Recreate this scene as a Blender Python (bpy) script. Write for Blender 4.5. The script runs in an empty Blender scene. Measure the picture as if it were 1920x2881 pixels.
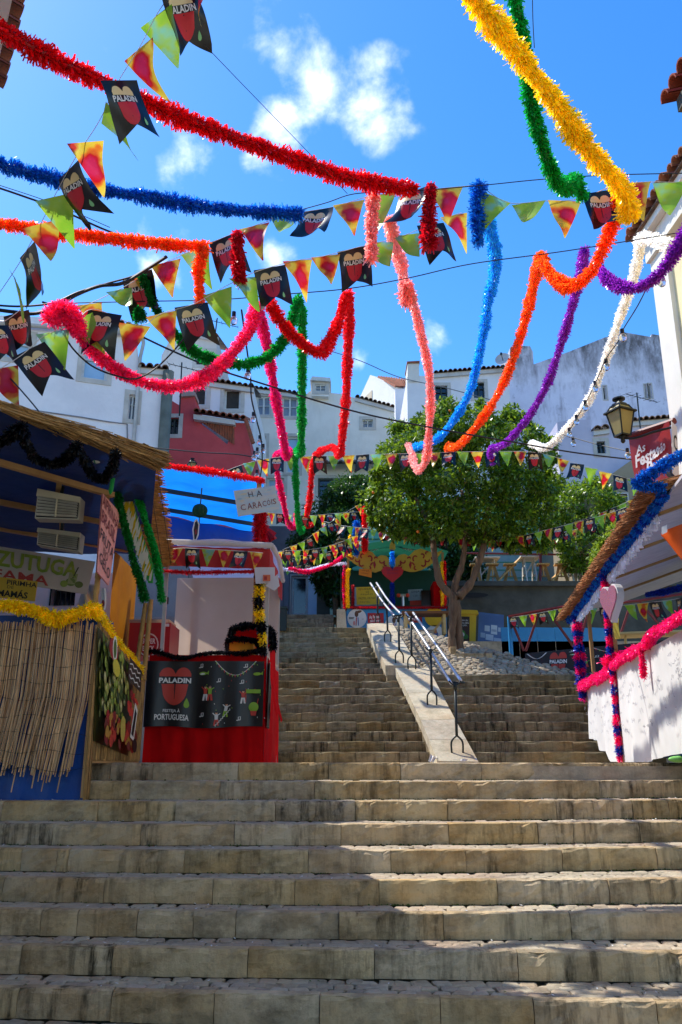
import bpy, math, random
import numpy as np
from mathutils import Vector, Matrix
from mathutils.geometry import tessellate_polygon
from mathutils import noise as mnoise
R = math.radians
random.seed(7); rng = np.random.default_rng(7)
scene = bpy.context.scene
COL = scene.collection

# ---------------- camera ----------------
FPX, CX, CY, PH = 2330.0, 960.0, 1440.5, R(16.87)
cd = bpy.data.cameras.new('camera'); cam = bpy.data.objects.new('camera', cd); COL.objects.link(cam)
cd.sensor_fit = 'VERTICAL'; cd.sensor_height = 36.0; cd.lens = FPX / 2881 * 36.0
cd.clip_start = 0.1; cd.clip_end = 2000
cam.location = (0, 0, 0); cam.rotation_euler = (R(90) + PH, 0, 0)
scene.camera = cam

# ---------------- sun, sky, exposure ----------------
SUND = Vector((0.50, -0.30, -0.81)).normalized()
sl = bpy.data.lights.new('sun', 'SUN'); sl.energy = 3.9; sl.angle = R(0.53); sl.color = (1.0, 0.955, 0.87)
so = bpy.data.objects.new('sun', sl); COL.objects.link(so)
so.rotation_euler = SUND.to_track_quat('-Z', 'Y').to_euler(); so.location = (-12, 10, 20)
W = bpy.data.worlds.new('World'); scene.world = W; W.use_nodes = True
wn = W.node_tree; wn.nodes.clear()
def N(nt, t, **kw):
    n = nt.nodes.new(t)
    for k, v in kw.items():
        if k in ('inp',):
            for a, b in v.items(): n.inputs[a].default_value = b
        else: setattr(n, k, v)
    return n
sky = N(wn, 'ShaderNodeTexSky', sky_type='NISHITA', sun_disc=False)
sky.sun_elevation = math.asin(-SUND.z); sky.sun_rotation = math.atan2(-SUND.x, -SUND.y)
sky.air_density = 1.0; sky.dust_density = 0.3; sky.ozone_density = 3.0; sky.altitude = 50
hs = N(wn, 'ShaderNodeHueSaturation'); hs.inputs['Saturation'].default_value = 1.34; hs.inputs['Hue'].default_value=0.505
hs.inputs['Value'].default_value = 1.34
wn.links.new(sky.outputs[0], hs.inputs['Color'])
tc = N(wn, 'ShaderNodeTexCoord')
def raydir(px, py):
    a, b, v = px - CX, FPX, CY - py
    return Vector((a, b * math.cos(PH) - v * math.sin(PH), b * math.sin(PH) + v * math.cos(PH)))
acc = None
def wmath(op, a, b=None, c=None, clamp=False):
    n = N(wn, 'ShaderNodeMath', operation=op, use_clamp=clamp)
    for i, x in enumerate((a, b, c)):
        if x is None: continue
        if isinstance(x, (int, float)): n.inputs[i].default_value = x
        else: wn.links.new(x, n.inputs[i])
    return n.outputs[0]
# clouds standing in the sky: soft lumps by direction, broken up by noise
for (px, py, rad, wgt) in [(800, 150, .050, .9), (900, 245, .060, 1.0), (1020, 265, .062, 1.0), (1120, 290, .035, .7), (790, 310, .05, .85), (880, 360, .04, .55), (560, 420, .050, .75), (700, 470, .045, .65), (260, 95, .028, .5),
                           (1235, 945, .026, .85), (1010, 1020, .026, .75), (430, 745, .05, .8), (520, 660, .03, .7), (760, 725, .03, .75), (690, 60, .02, .1),
                           (-500, 700, .12, .8), (2600, 500, .14, .8), (300, -900, .12, .8)]:
    d = raydir(px, py).normalized()
    sb = N(wn, 'ShaderNodeVectorMath', operation='DISTANCE'); wn.links.new(tc.outputs['Generated'], sb.inputs[0]); sb.inputs[1].default_value = d
    g = wmath('MULTIPLY', wmath('SUBTRACT', 1.0, wmath('DIVIDE', sb.outputs['Value'], rad * 1.35), clamp=True), wgt)
    acc = g if acc is None else wmath('MAXIMUM', acc, g)
nz = N(wn, 'ShaderNodeTexNoise'); nz.inputs['Scale'].default_value = 13; nz.inputs['Detail'].default_value = 7; nz.inputs['Roughness'].default_value = .56
nz.inputs['Distortion'].default_value = .12
wn.links.new(tc.outputs['Generated'], nz.inputs['Vector'])
m = wmath('ADD', wmath('MULTIPLY', acc, 0.85), wmath('MULTIPLY', wmath('SUBTRACT', nz.outputs['Fac'], .5), 2.3))
mr = N(wn, 'ShaderNodeMapRange', interpolation_type='SMOOTHSTEP'); wn.links.new(m, mr.inputs[0])
mr.inputs[1].default_value = .32; mr.inputs[2].default_value = 1.45
mk_ = wmath('MULTIPLY', mr.outputs[0], wmath('MINIMUM', wmath('MULTIPLY', acc, 5), 1.0))
mixc = N(wn, 'ShaderNodeMixRGB'); wn.links.new(mk_, mixc.inputs[0]); wn.links.new(hs.outputs[0], mixc.inputs[1])
mixc.inputs[2].default_value = (11.5, 11.7, 12.0, 1)
bg = N(wn, 'ShaderNodeBackground'); bg.inputs['Strength'].default_value = 0.15
wn.links.new(mixc.outputs[0], bg.inputs[0])
wo = N(wn, 'ShaderNodeOutputWorld'); wn.links.new(bg.outputs[0], wo.inputs[0])
vs = scene.view_settings
vs.view_transform = 'Standard'; vs.look = 'None'; vs.exposure = 0.62; vs.gamma = 1.0; vs.use_curve_mapping = False
scene.cycles.max_bounces = 8; scene.cycles.use_denoising = True
scene.cycles.transparent_max_bounces = 8

# ---------------- pixel -> place helpers ----------------
def P(px, py, Y):
    d = raydir(px, py); return d * (Y / d.y)
def PZ(px, py, z):
    d = raydir(px, py); return d * (z / d.z)
def PPL(px, py, p0, n):
    d = raydir(px, py); return d * (p0.dot(n) / d.dot(n))
class VP:      # a vertical plane standing in the scene
    def __init__(s, a, b):
        s.o = Vector((a.x, a.y, 0)); s.d = Vector((b.x - a.x, b.y - a.y, 0)).normalized(); s.n = Vector((s.d.y, -s.d.x, 0))
    def hit(s, px, py):
        p = PPL(px, py, s.o, s.n); return ((p - s.o).dot(s.d), p.z)
    def pt(s, u, z, h=0.0):
        return s.o + s.d * u + s.n * h + Vector((0, 0, z))
def flatvp(Y): return VP(Vector((0, Y, 0)), Vector((1, Y, 0)))

# ---------------- object helpers ----------------
def top(o, label=None, cat=None, group=None, kind=None):
    if label: o['label'] = label
    if cat: o['category'] = cat
    if group: o['group'] = group
    if kind: o['kind'] = kind
    return o
def thing(name, label, cat, base, group=None):
    o = bpy.data.objects.new(name, None); COL.objects.link(o); o.location = base; o.empty_display_size = .1
    return top(o, label, cat, group)
ORI = {}
def worig(o):
    v = Vector((0, 0, 0))
    while o is not None: v = v + o.location; o = o.parent
    return v
def mkobj(name, me, parent=None, org=None):
    o = bpy.data.objects.new(name, me); COL.objects.link(o)
    if parent is not None:
        o.parent = parent; o.location = (Vector(org) if org is not None else worig(parent)) - worig(parent)
    elif org is not None: o.location = org
    return o
class MB:
    def __init__(s): s.V = []; s.F = []; s.M = []; s.UV = None
    def quad(s, a, b, c, d, m=0):
        i = len(s.V); s.V += [tuple(a), tuple(b), tuple(c), tuple(d)]; s.F.append((i, i+1, i+2, i+3)); s.M.append(m)
    def tri(s, a, b, c, m=0):
        i = len(s.V); s.V += [tuple(a), tuple(b), tuple(c)]; s.F.append((i, i+1, i+2)); s.M.append(m)
    def hexa(s, b, t, m=0):       # 4 bottom pts ccw, 4 top pts
        i = len(s.V); s.V += [tuple(p) for p in b] + [tuple(p) for p in t]
        for f in ((3,2,1,0),(4,5,6,7),(0,1,5,4),(1,2,6,5),(2,3,7,6),(3,0,4,7)):
            s.F.append(tuple(i+k for k in f)); s.M.append(m)
    def box(s, lo, hi, m=0):
        x0,y0,z0 = lo; x1,y1,z1 = hi
        s.hexa([(x0,y0,z0),(x1,y0,z0),(x1,y1,z0),(x0,y1,z0)], [(x0,y0,z1),(x1,y0,z1),(x1,y1,z1),(x0,y1,z1)], m)
    def beam(s, a, b, w, h, m=0, up=(0,0,1)):
        a = Vector(a); b = Vector(b); d = (b-a).normalized(); u = Vector(up)
        sd = d.cross(u)
        if sd.length < 1e-3: sd = d.cross(Vector((0,1,0)))
        sd.normalize(); u = sd.cross(d).normalized(); sd *= w/2; u *= h/2
        s.hexa([a-sd-u, a+sd-u, b+sd-u, b-sd-u], [a-sd+u, a+sd+u, b+sd+u, b-sd+u], m)
    def tube(s, pts, r, n=6, m=0, cap=True):
        pts = [Vector(p) for p in pts]; rs = r if isinstance(r, (list, tuple)) else [r]*len(pts)
        i0 = len(s.V); ref = Vector((0,0,1)); prev = None
        for k, p in enumerate(pts):
            t = (pts[min(k+1, len(pts)-1)] - pts[max(k-1, 0)])
            t = t.normalized() if t.length > 1e-9 else Vector((0,0,1))
            if prev is None:
                a = t.cross(ref)
                if a.length < 1e-2: a = t.cross(Vector((1,0,0)))
                a.normalize()
            else:
                a = (prev - t*prev.dot(t))
                a = a.normalized() if a.length > 1e-6 else t.orthogonal().normalized()
            prev = a; b = t.cross(a)
            for j in range(n):
                q = 2*math.pi*j/n; s.V.append(tuple(p + (a*math.cos(q) + b*math.sin(q))*rs[k]))
        for k in range(len(pts)-1):
            for j in range(n):
                j2 = (j+1) % n
                s.F.append((i0+k*n+j, i0+k*n+j2, i0+(k+1)*n+j2, i0+(k+1)*n+j)); s.M.append(m)
        if cap:
            s.F.append(tuple(i0+j for j in range(n))[::-1]); s.M.append(m)
            e = i0+(len(pts)-1)*n; s.F.append(tuple(e+j for j in range(n))); s.M.append(m)
    def grid(s, fn, nu, nv, m=0, mfn=None):
        i0 = len(s.V)
        for j in range(nv+1):
            for i in range(nu+1): s.V.append(tuple(fn(i/nu, j/nv)))
        for j in range(nv):
            for i in range(nu):
                a = i0+j*(nu+1)+i; s.F.append((a, a+1, a+nu+2, a+nu+1)); s.M.append(mfn(i/nu, j/nv) if mfn else m)
    def ball(s, c, r, nu=10, nv=7, m=0, sq=(1,1,1)):
        c = Vector(c)
        s.grid(lambda u, v: c + Vector((math.cos(2*math.pi*u)*math.sin(math.pi*v)*r*sq[0], math.sin(2*math.pi*u)*math.sin(math.pi*v)*r*sq[1], -math.cos(math.pi*v)*r*sq[2])), nu, nv, m)
    def prism(s, poly, vp, h0, h1, m=0, holes=(), mh=None):   # poly in (u,z) of vertical plane vp, from depth h0 (back) to h1 (front)
        loops = [list(poly)] + [list(h) for h in holes]
        flat = [p for l in loops for p in l]
        tris = tessellate_polygon([[Vector((p[0], p[1], 0)) for p in l] for l in loops])
        i0 = len(s.V); n = len(flat)
        for p in flat: s.V.append(tuple(vp.pt(p[0], p[1], h1)))
        for p in flat: s.V.append(tuple(vp.pt(p[0], p[1], h0)))
        for t in tris:
            s.F.append((i0+t[0], i0+t[1], i0+t[2])); s.M.append(m)
            s.F.append((i0+n+t[2], i0+n+t[1], i0+n+t[0])); s.M.append(m)
        k = 0
        for l in loops:
            L = len(l)
            for j in range(L):
                a = i0+k+j; b = i0+k+(j+1) % L
                s.F.append((a, a+n, b+n, b)); s.M.append(m)
            k += L
    def build(s, name, mats, parent=None, smooth=False, org=None, bev=0):
        if not isinstance(mats, (list, tuple)): mats = [mats]
        V = np.array(s.V, dtype=float)
        if org is None:
            if parent is not None: org = worig(parent)
            else:
                lo, hi = V.min(0), V.max(0); org = Vector(((lo[0]+hi[0])/2, (lo[1]+hi[1])/2, lo[2]))
        V = V - np.array(org)
        me = bpy.data.meshes.new(name); me.from_pydata(V.tolist(), [], s.F)
        for m in mats: me.materials.append(m)
        if len(mats) > 1: me.polygons.foreach_set('material_index', s.M)
        if smooth: me.polygons.foreach_set('use_smooth', [True]*len(s.F))
        me.validate(); me.update()
        return mkobj(name, me, parent, org)
def npmesh(name, V, F, mats, parent=None, M=None, org=None, smooth=False):
    V = np.asarray(V, dtype=float).reshape(-1, 3); F = np.asarray(F)
    if org is None: org = worig(parent) if parent is not None else Vector(((V[:,0].min()+V[:,0].max())/2, (V[:,1].min()+V[:,1].max())/2, V[:,2].min()))
    V = V - np.array(org)
    me = bpy.data.meshes.new(name)
    me.vertices.add(len(V)); me.vertices.foreach_set('co', V.ravel())
    k = F.shape[1]; me.loops.add(F.size); me.loops.foreach_set('vertex_index', F.ravel().astype(np.int32))
    me.polygons.add(len(F)); me.polygons.foreach_set('loop_start', np.arange(0, F.size, k, dtype=np.int32))
    if not isinstance(mats, (list, tuple)): mats = [mats]
    for m in mats: me.materials.append(m)
    if M is not None: me.polygons.foreach_set('material_index', np.asarray(M, dtype=np.int32))
    if smooth: me.polygons.foreach_set('use_smooth', np.ones(len(F), bool))
    me.update(calc_edges=True)
    return mkobj(name, me, parent, org)
def smooth_path(pts, n=12):
    pts = [Vector(p) for p in pts]; out = []
    for i in range(len(pts)-1):
        p0 = pts[max(i-1,0)]; p1 = pts[i]; p2 = pts[i+1]; p3 = pts[min(i+2, len(pts)-1)]
        for k in range(n):
            t = k/n
            out.append(0.5*((2*p1) + (p2-p0)*t + (2*p0-5*p1+4*p2-p3)*t*t + (3*p1-p0-3*p2+p3)*t*t*t))
    out.append(pts[-1]); return out
def pxpath(l, n=8):      # list of (px,py[,Y]); missing Y interpolated between given ones
    Ys = [(i, q[2]) for i, q in enumerate(l) if len(q) > 2]; out = []
    for i, q in enumerate(l):
        a = [y for y in Ys if y[0] <= i][-1]; bl = [y for y in Ys if y[0] >= i]; b = bl[0] if bl else a
        Y = a[1] if b[0] == a[0] else a[1] + (b[1]-a[1])*(i-a[0])/(b[0]-a[0])
        out.append(P(q[0], q[1], Y))
    return smooth_path(out, n) if n else out

# ---------------- materials ----------------
def lin(h):
    if isinstance(h, str):
        h = h.lstrip('#'); c = [int(h[i:i+2], 16)/255 for i in (0,2,4)]
        return tuple(((x+.055)/1.055)**2.4 if x > .04045 else x/12.92 for x in c)
    return h
def newmat(name):
    m = bpy.data.materials.new(name); m.use_nodes = True; nt = m.node_tree
    return m, nt, nt.nodes['Principled BSDF'], nt.nodes['Material Output']
_mc = {}
def mat(name, c1, c2=None, scale=6, rough=.7, bump=.0, bscale=None, metal=0, trans=0, sheen=0, stretch=(1,1,1), contrast=1, island=0, objrand=0, spec=None, coat=0):
    if name in _mc: return _mc[name]
    m, nt, b, out = newmat(name); L = nt.links
    c1 = lin(c1); c2 = lin(c2) if c2 is not None else tuple(x*.72 for x in c1)
    b.inputs['Roughness'].default_value = rough; b.inputs['Metallic'].default_value = metal
    if spec is not None: b.inputs['Specular IOR Level'].default_value = spec
    if coat: b.inputs['Coat Weight'].default_value = coat
    t = N(nt, 'ShaderNodeTexCoord'); mp = N(nt, 'ShaderNodeMapping'); mp.inputs['Scale'].default_value = stretch
    L.new(t.outputs['Object'], mp.inputs[0])
    n1 = N(nt, 'ShaderNodeTexNoise'); n1.inputs['Scale'].default_value = scale; n1.inputs['Detail'].default_value = 6; n1.inputs['Roughness'].default_value = .6
    L.new(mp.outputs[0], n1.inputs['Vector'])
    mr = N(nt, 'ShaderNodeMapRange'); L.new(n1.outputs['Fac'], mr.inputs[0]); w = .22/contrast
    mr.inputs[1].default_value = .5-w; mr.inputs[2].default_value = .5+w
    mx = N(nt, 'ShaderNodeMixRGB'); L.new(mr.outputs[0], mx.inputs[0]); mx.inputs[1].default_value = (*c1, 1); mx.inputs[2].default_value = (*c2, 1)
    col = mx.outputs[0]
    if island or objrand:
        if island: g = N(nt, 'ShaderNodeNewGeometry').outputs['Random Per Island']; amt = island
        else: g = N(nt, 'ShaderNodeObjectInfo').outputs['Random']; amt = objrand
        r = N(nt, 'ShaderNodeMapRange'); L.new(g, r.inputs[0]); r.inputs[3].default_value = 1-amt; r.inputs[4].default_value = 1+amt
        h = N(nt, 'ShaderNodeHueSaturation'); L.new(r.outputs[0], h.inputs['Value']); L.new(col, h.inputs['Color']); col = h.outputs[0]
    L.new(col, b.inputs['Base Color'])
    if bump:
        n2 = N(nt, 'ShaderNodeTexNoise'); n2.inputs['Scale'].default_value = bscale or scale*4; n2.inputs['Detail'].default_value = 5
        L.new(mp.outputs[0], n2.inputs['Vector'])
        bp = N(nt, 'ShaderNodeBump'); bp.inputs['Strength'].default_value = bump; bp.inputs['Distance'].default_value = .02
        L.new(n2.outputs['Fac'], bp.inputs['Height']); L.new(bp.outputs[0], b.inputs['Normal'])
    if trans:
        tr = N(nt, 'ShaderNodeBsdfTranslucent'); L.new(col, tr.inputs[0])
        ms = N(nt, 'ShaderNodeMixShader'); ms.inputs[0].default_value = trans
        L.new(b.outputs[0], ms.inputs[1]); L.new(tr.outputs[0], ms.inputs[2]); L.new(ms.outputs[0], out.inputs[0])
    _mc[name] = m; return m
def flat(hexc, rough=.55, trans=0):       # ink or paint of one colour
    return mat('paint_' + hexc.lstrip('#') + ('t' if trans else ''), hexc, tuple(x*.9 for x in lin(hexc)), scale=20, rough=rough, trans=trans)

def stone_mat(name, base, warm, dark, streak=.75):
    m, nt, b, out = newmat(name); L = nt.links
    g = N(nt, 'ShaderNodeNewGeometry')
    def noise(scale, st, det=6, ro=.6):
        mp = N(nt, 'ShaderNodeMapping'); mp.inputs['Scale'].default_value = st; L.new(g.outputs['Position'], mp.inputs[0])
        oi = N(nt, 'ShaderNodeObjectInfo'); cb = N(nt, 'ShaderNodeVectorMath', operation='SCALE'); cb.inputs[0].default_value = (1.2, .5, .8)
        L.new(oi.outputs['Random'], cb.inputs['Scale'])
        ad = N(nt, 'ShaderNodeVectorMath', operation='ADD'); L.new(mp.outputs[0], ad.inputs[0]); L.new(cb.outputs[0], ad.inputs[1])
        n = N(nt, 'ShaderNodeTexNoise'); n.inputs['Scale'].default_value = scale; n.inputs['Detail'].default_value = det; n.inputs['Roughness'].default_value = ro
        L.new(ad.outputs[0], n.inputs['Vector']); return n.outputs['Fac']
    def rng_(x, a, c, lo=0, hi=1):
        r = N(nt, 'ShaderNodeMapRange'); L.new(x, r.inputs[0]); r.inputs[1].default_value = a; r.inputs[2].default_value = c; r.inputs[3].default_value = lo; r.inputs[4].default_value = hi; return r.outputs[0]
    def mix(f, a, c, mode='MIX'):
        x = N(nt, 'ShaderNodeMixRGB', blend_type=mode)
        for i, v in enumerate((f, a, c)):
            if isinstance(v, (int, float)): x.inputs[i].default_value = v
            elif isinstance(v, tuple): x.inputs[i].default_value = (*v, 1)
            else: L.new(v, x.inputs[i])
        return x.outputs[0]
    base, warm, dark = lin(base), lin(warm), lin(dark)
    c = mix(rng_(noise(1.6, (1,1,1)), .42, .68), base, warm)
    c = mix(rng_(noise(2.6, (1,1,1.6), 8, .7), .47, .72, 0, .75), c, dark)
    st = noise(1.0, (13,13,1.6), 7, .7); lim = noise(.9, (1,1,1), 3)
    mm = N(nt, 'ShaderNodeMath', operation='MULTIPLY'); L.new(rng_(st, .46, .64), mm.inputs[0]); L.new(rng_(lim, .42, .62, .15, streak), mm.inputs[1])
    c = mix(mm.outputs[0], c, tuple(x*.35 for x in dark))
    c = mix(rng_(noise(30, (1,1,1), 4, .7), .56, .8, 0, .35), c, (.03,.028,.022))
    c = mix(rng_(noise(5, (1,1,1), 6, .75), .60, .80, 0, .55), c, tuple(min(1,x*1.35) for x in base))
    oi = N(nt, 'ShaderNodeObjectInfo')
    h = N(nt, 'ShaderNodeHueSaturation'); L.new(rng_(oi.outputs['Random'], 0, 1, .91, 1.09), h.inputs['Value']); L.new(c, h.inputs['Color'])
    fr = N(nt, 'ShaderNodeMath', operation='FRACT'); mu = N(nt, 'ShaderNodeMath', operation='MULTIPLY'); L.new(oi.outputs['Random'], mu.inputs[0]); mu.inputs[1].default_value = 17.3
    L.new(mu.outputs[0], fr.inputs[0]); L.new(rng_(fr.outputs[0], 0, 1, .8, 1.03), h.inputs['Saturation'])
    L.new(h.outputs[0], b.inputs['Base Color']); b.inputs['Roughness'].default_value = .9; b.inputs['Specular IOR Level'].default_value = .25
    bp = N(nt, 'ShaderNodeBump'); bp.inputs['Strength'].default_value = .9; bp.inputs['Distance'].default_value = .016
    L.new(noise(22, (1,1,1), 8, .75), bp.inputs['Height']); L.new(bp.outputs[0], b.inputs['Normal'])
    return m
M_STEP = stone_mat('worn_limestone', '#ccb48a', '#c09a62', '#5a4b32', 1.0)
M_STEP2 = stone_mat('grimy_limestone', '#9a8a64', '#8c7044', '#302919', 1.0)
M_SLAB = stone_mat('pale_slab_stone', '#c9bda0', '#c0a885', '#8d8268', .2)
M_COB = stone_mat('cobble_stone', '#bcae93', '#b59a80', '#6c6354', .2)
M_DIRT = mat('mortar_dirt', '#7a6d55', '#564b39', scale=18, rough=.95, bump=.5)
M_MOSS = mat('moss', '#4f6a20', '#2f4416', scale=14, rough=.95, bump=.5)

def tinselmat(name, c, sat=1.0):
    if name in _mc: return _mc[name]
    m, nt, b, out = newmat(name); L = nt.links; c = lin(c)
    g = N(nt, 'ShaderNodeNewGeometry')
    r = N(nt, 'ShaderNodeMapRange'); L.new(g.outputs['Random Per Island'], r.inputs[0]); r.inputs[3].default_value = .8; r.inputs[4].default_value = 1.75
    h = N(nt, 'ShaderNodeHueSaturation'); h.inputs['Color'].default_value = (*c, 1); L.new(r.outputs[0], h.inputs['Value'])
    L.new(h.outputs[0], b.inputs['Base Color']); b.inputs['Roughness'].default_value = .28; b.inputs['Metallic'].default_value = .15
    b.inputs['Specular IOR Level'].default_value = .7
    tr = N(nt, 'ShaderNodeBsdfTranslucent'); L.new(h.outputs[0], tr.inputs[0])
    ms = N(nt, 'ShaderNodeMixShader'); ms.inputs[0].default_value = .58
    L.new(b.outputs[0], ms.inputs[1]); L.new(tr.outputs[0], ms.inputs[2]); L.new(ms.outputs[0], out.inputs[0])
    _mc[name] = m; return m
TM = dict(red='#ec1c24', blue='#1876cc', orange='#ff701c', pink='#ff3f86', green='#14aa40', dgreen='#0b7a2a', yellow='#ffe11c', purple='#9a30bc', white='#f3efe6', sky='#22aef0', salmon='#ffb0a6', black='#0a0a0c', navy='#1238a8', hot='#f01f78', silver='#e6e6ee', crimson='#cc1626')
TM = {k: tinselmat('tinsel_' + k, v) for k, v in TM.items()}

def tinsel(name, label, pts, rad, mats, parent=None, group=None, dens=420, wid=.016, cat='garland', spiral=False, lean=.35, alt=.28, tuft=0):
    """a foil garland: thin cord with thousands of cut foil strips round it"""
    P_ = np.array([tuple(p) for p in pts]); seg = np.linalg.norm(np.diff(P_, axis=0), axis=1); cum = np.concatenate([[0], np.cumsum(seg)]); L = cum[-1]
    n = max(60, int(L*dens*1.9)); s = np.sort(rng.random(n))*L
    def at(s_): return np.stack([np.interp(s_, cum, P_[:, k]) for k in range(3)], 1)
    C = at(s); T = at(np.minimum(s+.03, L)) - at(np.maximum(s-.03, 0)); T /= np.linalg.norm(T, axis=1, keepdims=True)+1e-9
    ref = np.where(np.abs(T[:, 2:3]) > .9, np.array([[1., 0, 0]]), np.array([[0, 0, 1.]]))
    A = np.cross(T, ref); A /= np.linalg.norm(A, axis=1, keepdims=True)+1e-9; B = np.cross(T, A)
    th = rng.random(n)*2*np.pi
    ph = rng.random(4)*6; modr = 1.04 + .11*np.sin(s*6.1+ph[0]) + .09*np.sin(s*15.7+ph[1]) + .08*np.sin(s*38+ph[2])
    rr = rad*modr*(.76+.30*rng.random(n))*(1+.12*np.cos(2*(th+s*2.2+ph[3])))
    if tuft: rr *= 1 + tuft*np.exp(-(L-s)/.12)*.8
    D = A*np.cos(th)[:, None] + B*np.sin(th)[:, None] + T*(lean + .35*rng.standard_normal(n))[:, None] + .18*rng.standard_normal((n, 3)); D /= np.linalg.norm(D, axis=1, keepdims=True)
    S = np.cross(D, T + .9*rng.standard_normal((n, 3))); S /= np.linalg.norm(S, axis=1, keepdims=True)+1e-9
    w = wid*.8*(.6+.7*rng.random(n))[:, None]/2
    bse = C + D*rad*.08; mid = C + D*(rr*.6)[:, None]; tip = C + D*rr[:, None] + np.cross(S, D)*(rr*.28*rng.standard_normal(n))[:, None]
    tip[:, 2] -= rr*.10
    V = np.stack([bse - S*w*.6, bse + S*w*.6, mid + S*w, mid - S*w, tip + S*w*.9, tip - S*w*.9], 1).reshape(-1, 3)
    i = np.arange(n)[:, None]*6
    F = np.concatenate([i + np.array([[0, 1, 2, 3]]), i + np.array([[3, 2, 4, 5]])], 1).reshape(-1, 4)
    if not isinstance(mats, (list, tuple)): mats = [mats]
    Mi = (np.floor(s/alt).astype(int) % len(mats)).repeat(2)
    # core cord
    mb = MB(); step = max(1, int(len(pts)/60)); mb.tube([pts[k] for k in range(0, len(pts), step)] + [pts[-1]], rad*.5, 7)
    cv = np.array(mb.V); cf = [f for f in mb.F if len(f) == 4]
    F = np.concatenate([F, np.array(cf) + len(V)]); V = np.concatenate([V, cv]); Mi = np.concatenate([Mi, np.zeros(len(cf), int)])
    o = npmesh(name, V, F, mats, parent, Mi if len(mats) > 1 else None)
    if parent is None: top(o, label, cat, group)
    elif label: o['label'] = label
    return o

# flat print: shapes laid on a surface S(u,v,h)
_tx = {}
def text_mesh(s, bold=.0, shear=0):
    k = (s, bold, shear)
    if k in _tx: return _tx[k]
    c = bpy.data.curves.new('t', 'FONT'); c.body = s; c.size = 1; c.offset = bold; c.shear = shear; c.resolution_u = 2; c.align_x = 'CENTER'; c.space_line = .95
    o = bpy.data.objects.new('t', c); COL.objects.link(o)
    dg = bpy.context.evaluated_depsgraph_get(); me = o.evaluated_get(dg).to_mesh()
    V = np.array([tuple(v.co) for v in me.vertices])[:, :2]; F = [tuple(p.vertices) for p in me.polygons]
    o.evaluated_get(dg).to_mesh_clear(); bpy.data.objects.remove(o); bpy.data.curves.remove(c)
    lo, hi = V.min(0), V.max(0); V = (V-lo)/(hi-lo); _tx[k] = (V, F, (hi-lo)); return _tx[k]
class Art:
    def __init__(s, S, h0=.003): s.S = S; s.mb = MB(); s.mats = []; s.h = h0
    def mi(s, m):
        if isinstance(m, str): m = flat(m)
        if m not in s.mats: s.mats.append(m)
        return s.mats.index(m)
    def up(s): s.h += .0002; return s.h
    def poly(s, pts, m):
        h = s.up(); k = s.mi(m); i = len(s.mb.V)
        for p in pts: s.mb.V.append(tuple(s.S(p[0], p[1], h)))
        for t in tessellate_polygon([[Vector((p[0], p[1], 0)) for p in pts]]): s.mb.F.append(tuple(i+q for q in t)); s.mb.M.append(k)
    def rect(s, x0, y0, x1, y1, m): s.poly([(x0,y0),(x1,y0),(x1,y1),(x0,y1)], m)
    def ell(s, cx, cy, rx, ry, m, n=16, rot=0, a0=0, a1=2*math.pi):
        full = a1-a0 > 6.2
        pts = []
        for j in range(n + (0 if full else 1)):
            a = a0 + (a1-a0)*j/n; x, y = rx*math.cos(a), ry*math.sin(a)
            pts.append((cx + x*math.cos(rot) - y*math.sin(rot), cy + x*math.sin(rot) + y*math.cos(rot)))
        s.poly(pts, m)
    def cols(s, x0, x1, lo, hi, m, nx=10, ny=4):
        h = s.up(); k = s.mi(m); i0 = len(s.mb.V)
        for i in range(nx+1):
            x = x0 + (x1-x0)*i/nx; a, b = lo(x), hi(x)
            for j in range(ny+1): s.mb.V.append(tuple(s.S(x, a+(b-a)*j/ny, h)))
        for i in range(nx):
            for j in range(ny):
                a = i0+i*(ny+1)+j; s.mb.F.append((a, a+ny+1, a+ny+2, a+1)); s.mb.M.append(k)
    def line(s, pts, w, m):
        h = s.up(); k = s.mi(m)
        for a, b in zip(pts[:-1], pts[1:]):
            dx, dy = b[0]-a[0], b[1]-a[1]; l = math.hypot(dx, dy) or 1; nx, ny = -dy/l*w/2, dx/l*w/2
            s.mb.quad(s.S(a[0]+nx, a[1]+ny, h), s.S(a[0]-nx, a[1]-ny, h), s.S(b[0]-nx, b[1]-ny, h), s.S(b[0]+nx, b[1]+ny, h), k)
    def text(s, t, x0, y0, x1, y1, m, bold=.02, rot=0, shear=0, flip=False):
        V, F, _ = text_mesh(t, bold, shear); h = s.up(); k = s.mi(m); i = len(s.mb.V); cx, cy = (x0+x1)/2, (y0+y1)/2
        for v in V:
            x, y = (v[0]-.5)*(x1-x0), (v[1]-.5)*(y1-y0)
            if flip: x = -x
            s.mb.V.append(tuple(s.S(cx + x*math.cos(rot) - y*math.sin(rot), cy + x*math.sin(rot) + y*math.cos(rot), h)))
        for f in F: s.mb.F.append(tuple(i+q for q in f)); s.mb.M.append(k)
    def build(s, name, parent): return s.mb.build(name, s.mats, parent)
def quadS(a, b, c, d):   # a=lower left, b=lower right, c=upper right, d=upper left; u,v in 0..1, v up
    a, b, c, d = map(Vector, (a, b, c, d)); n = (b-a).cross(d-a).normalized()
    return lambda u, v, h: (a*(1-u)+b*u)*(1-v) + (d*(1-u)+c*u)*v + n*h

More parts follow.
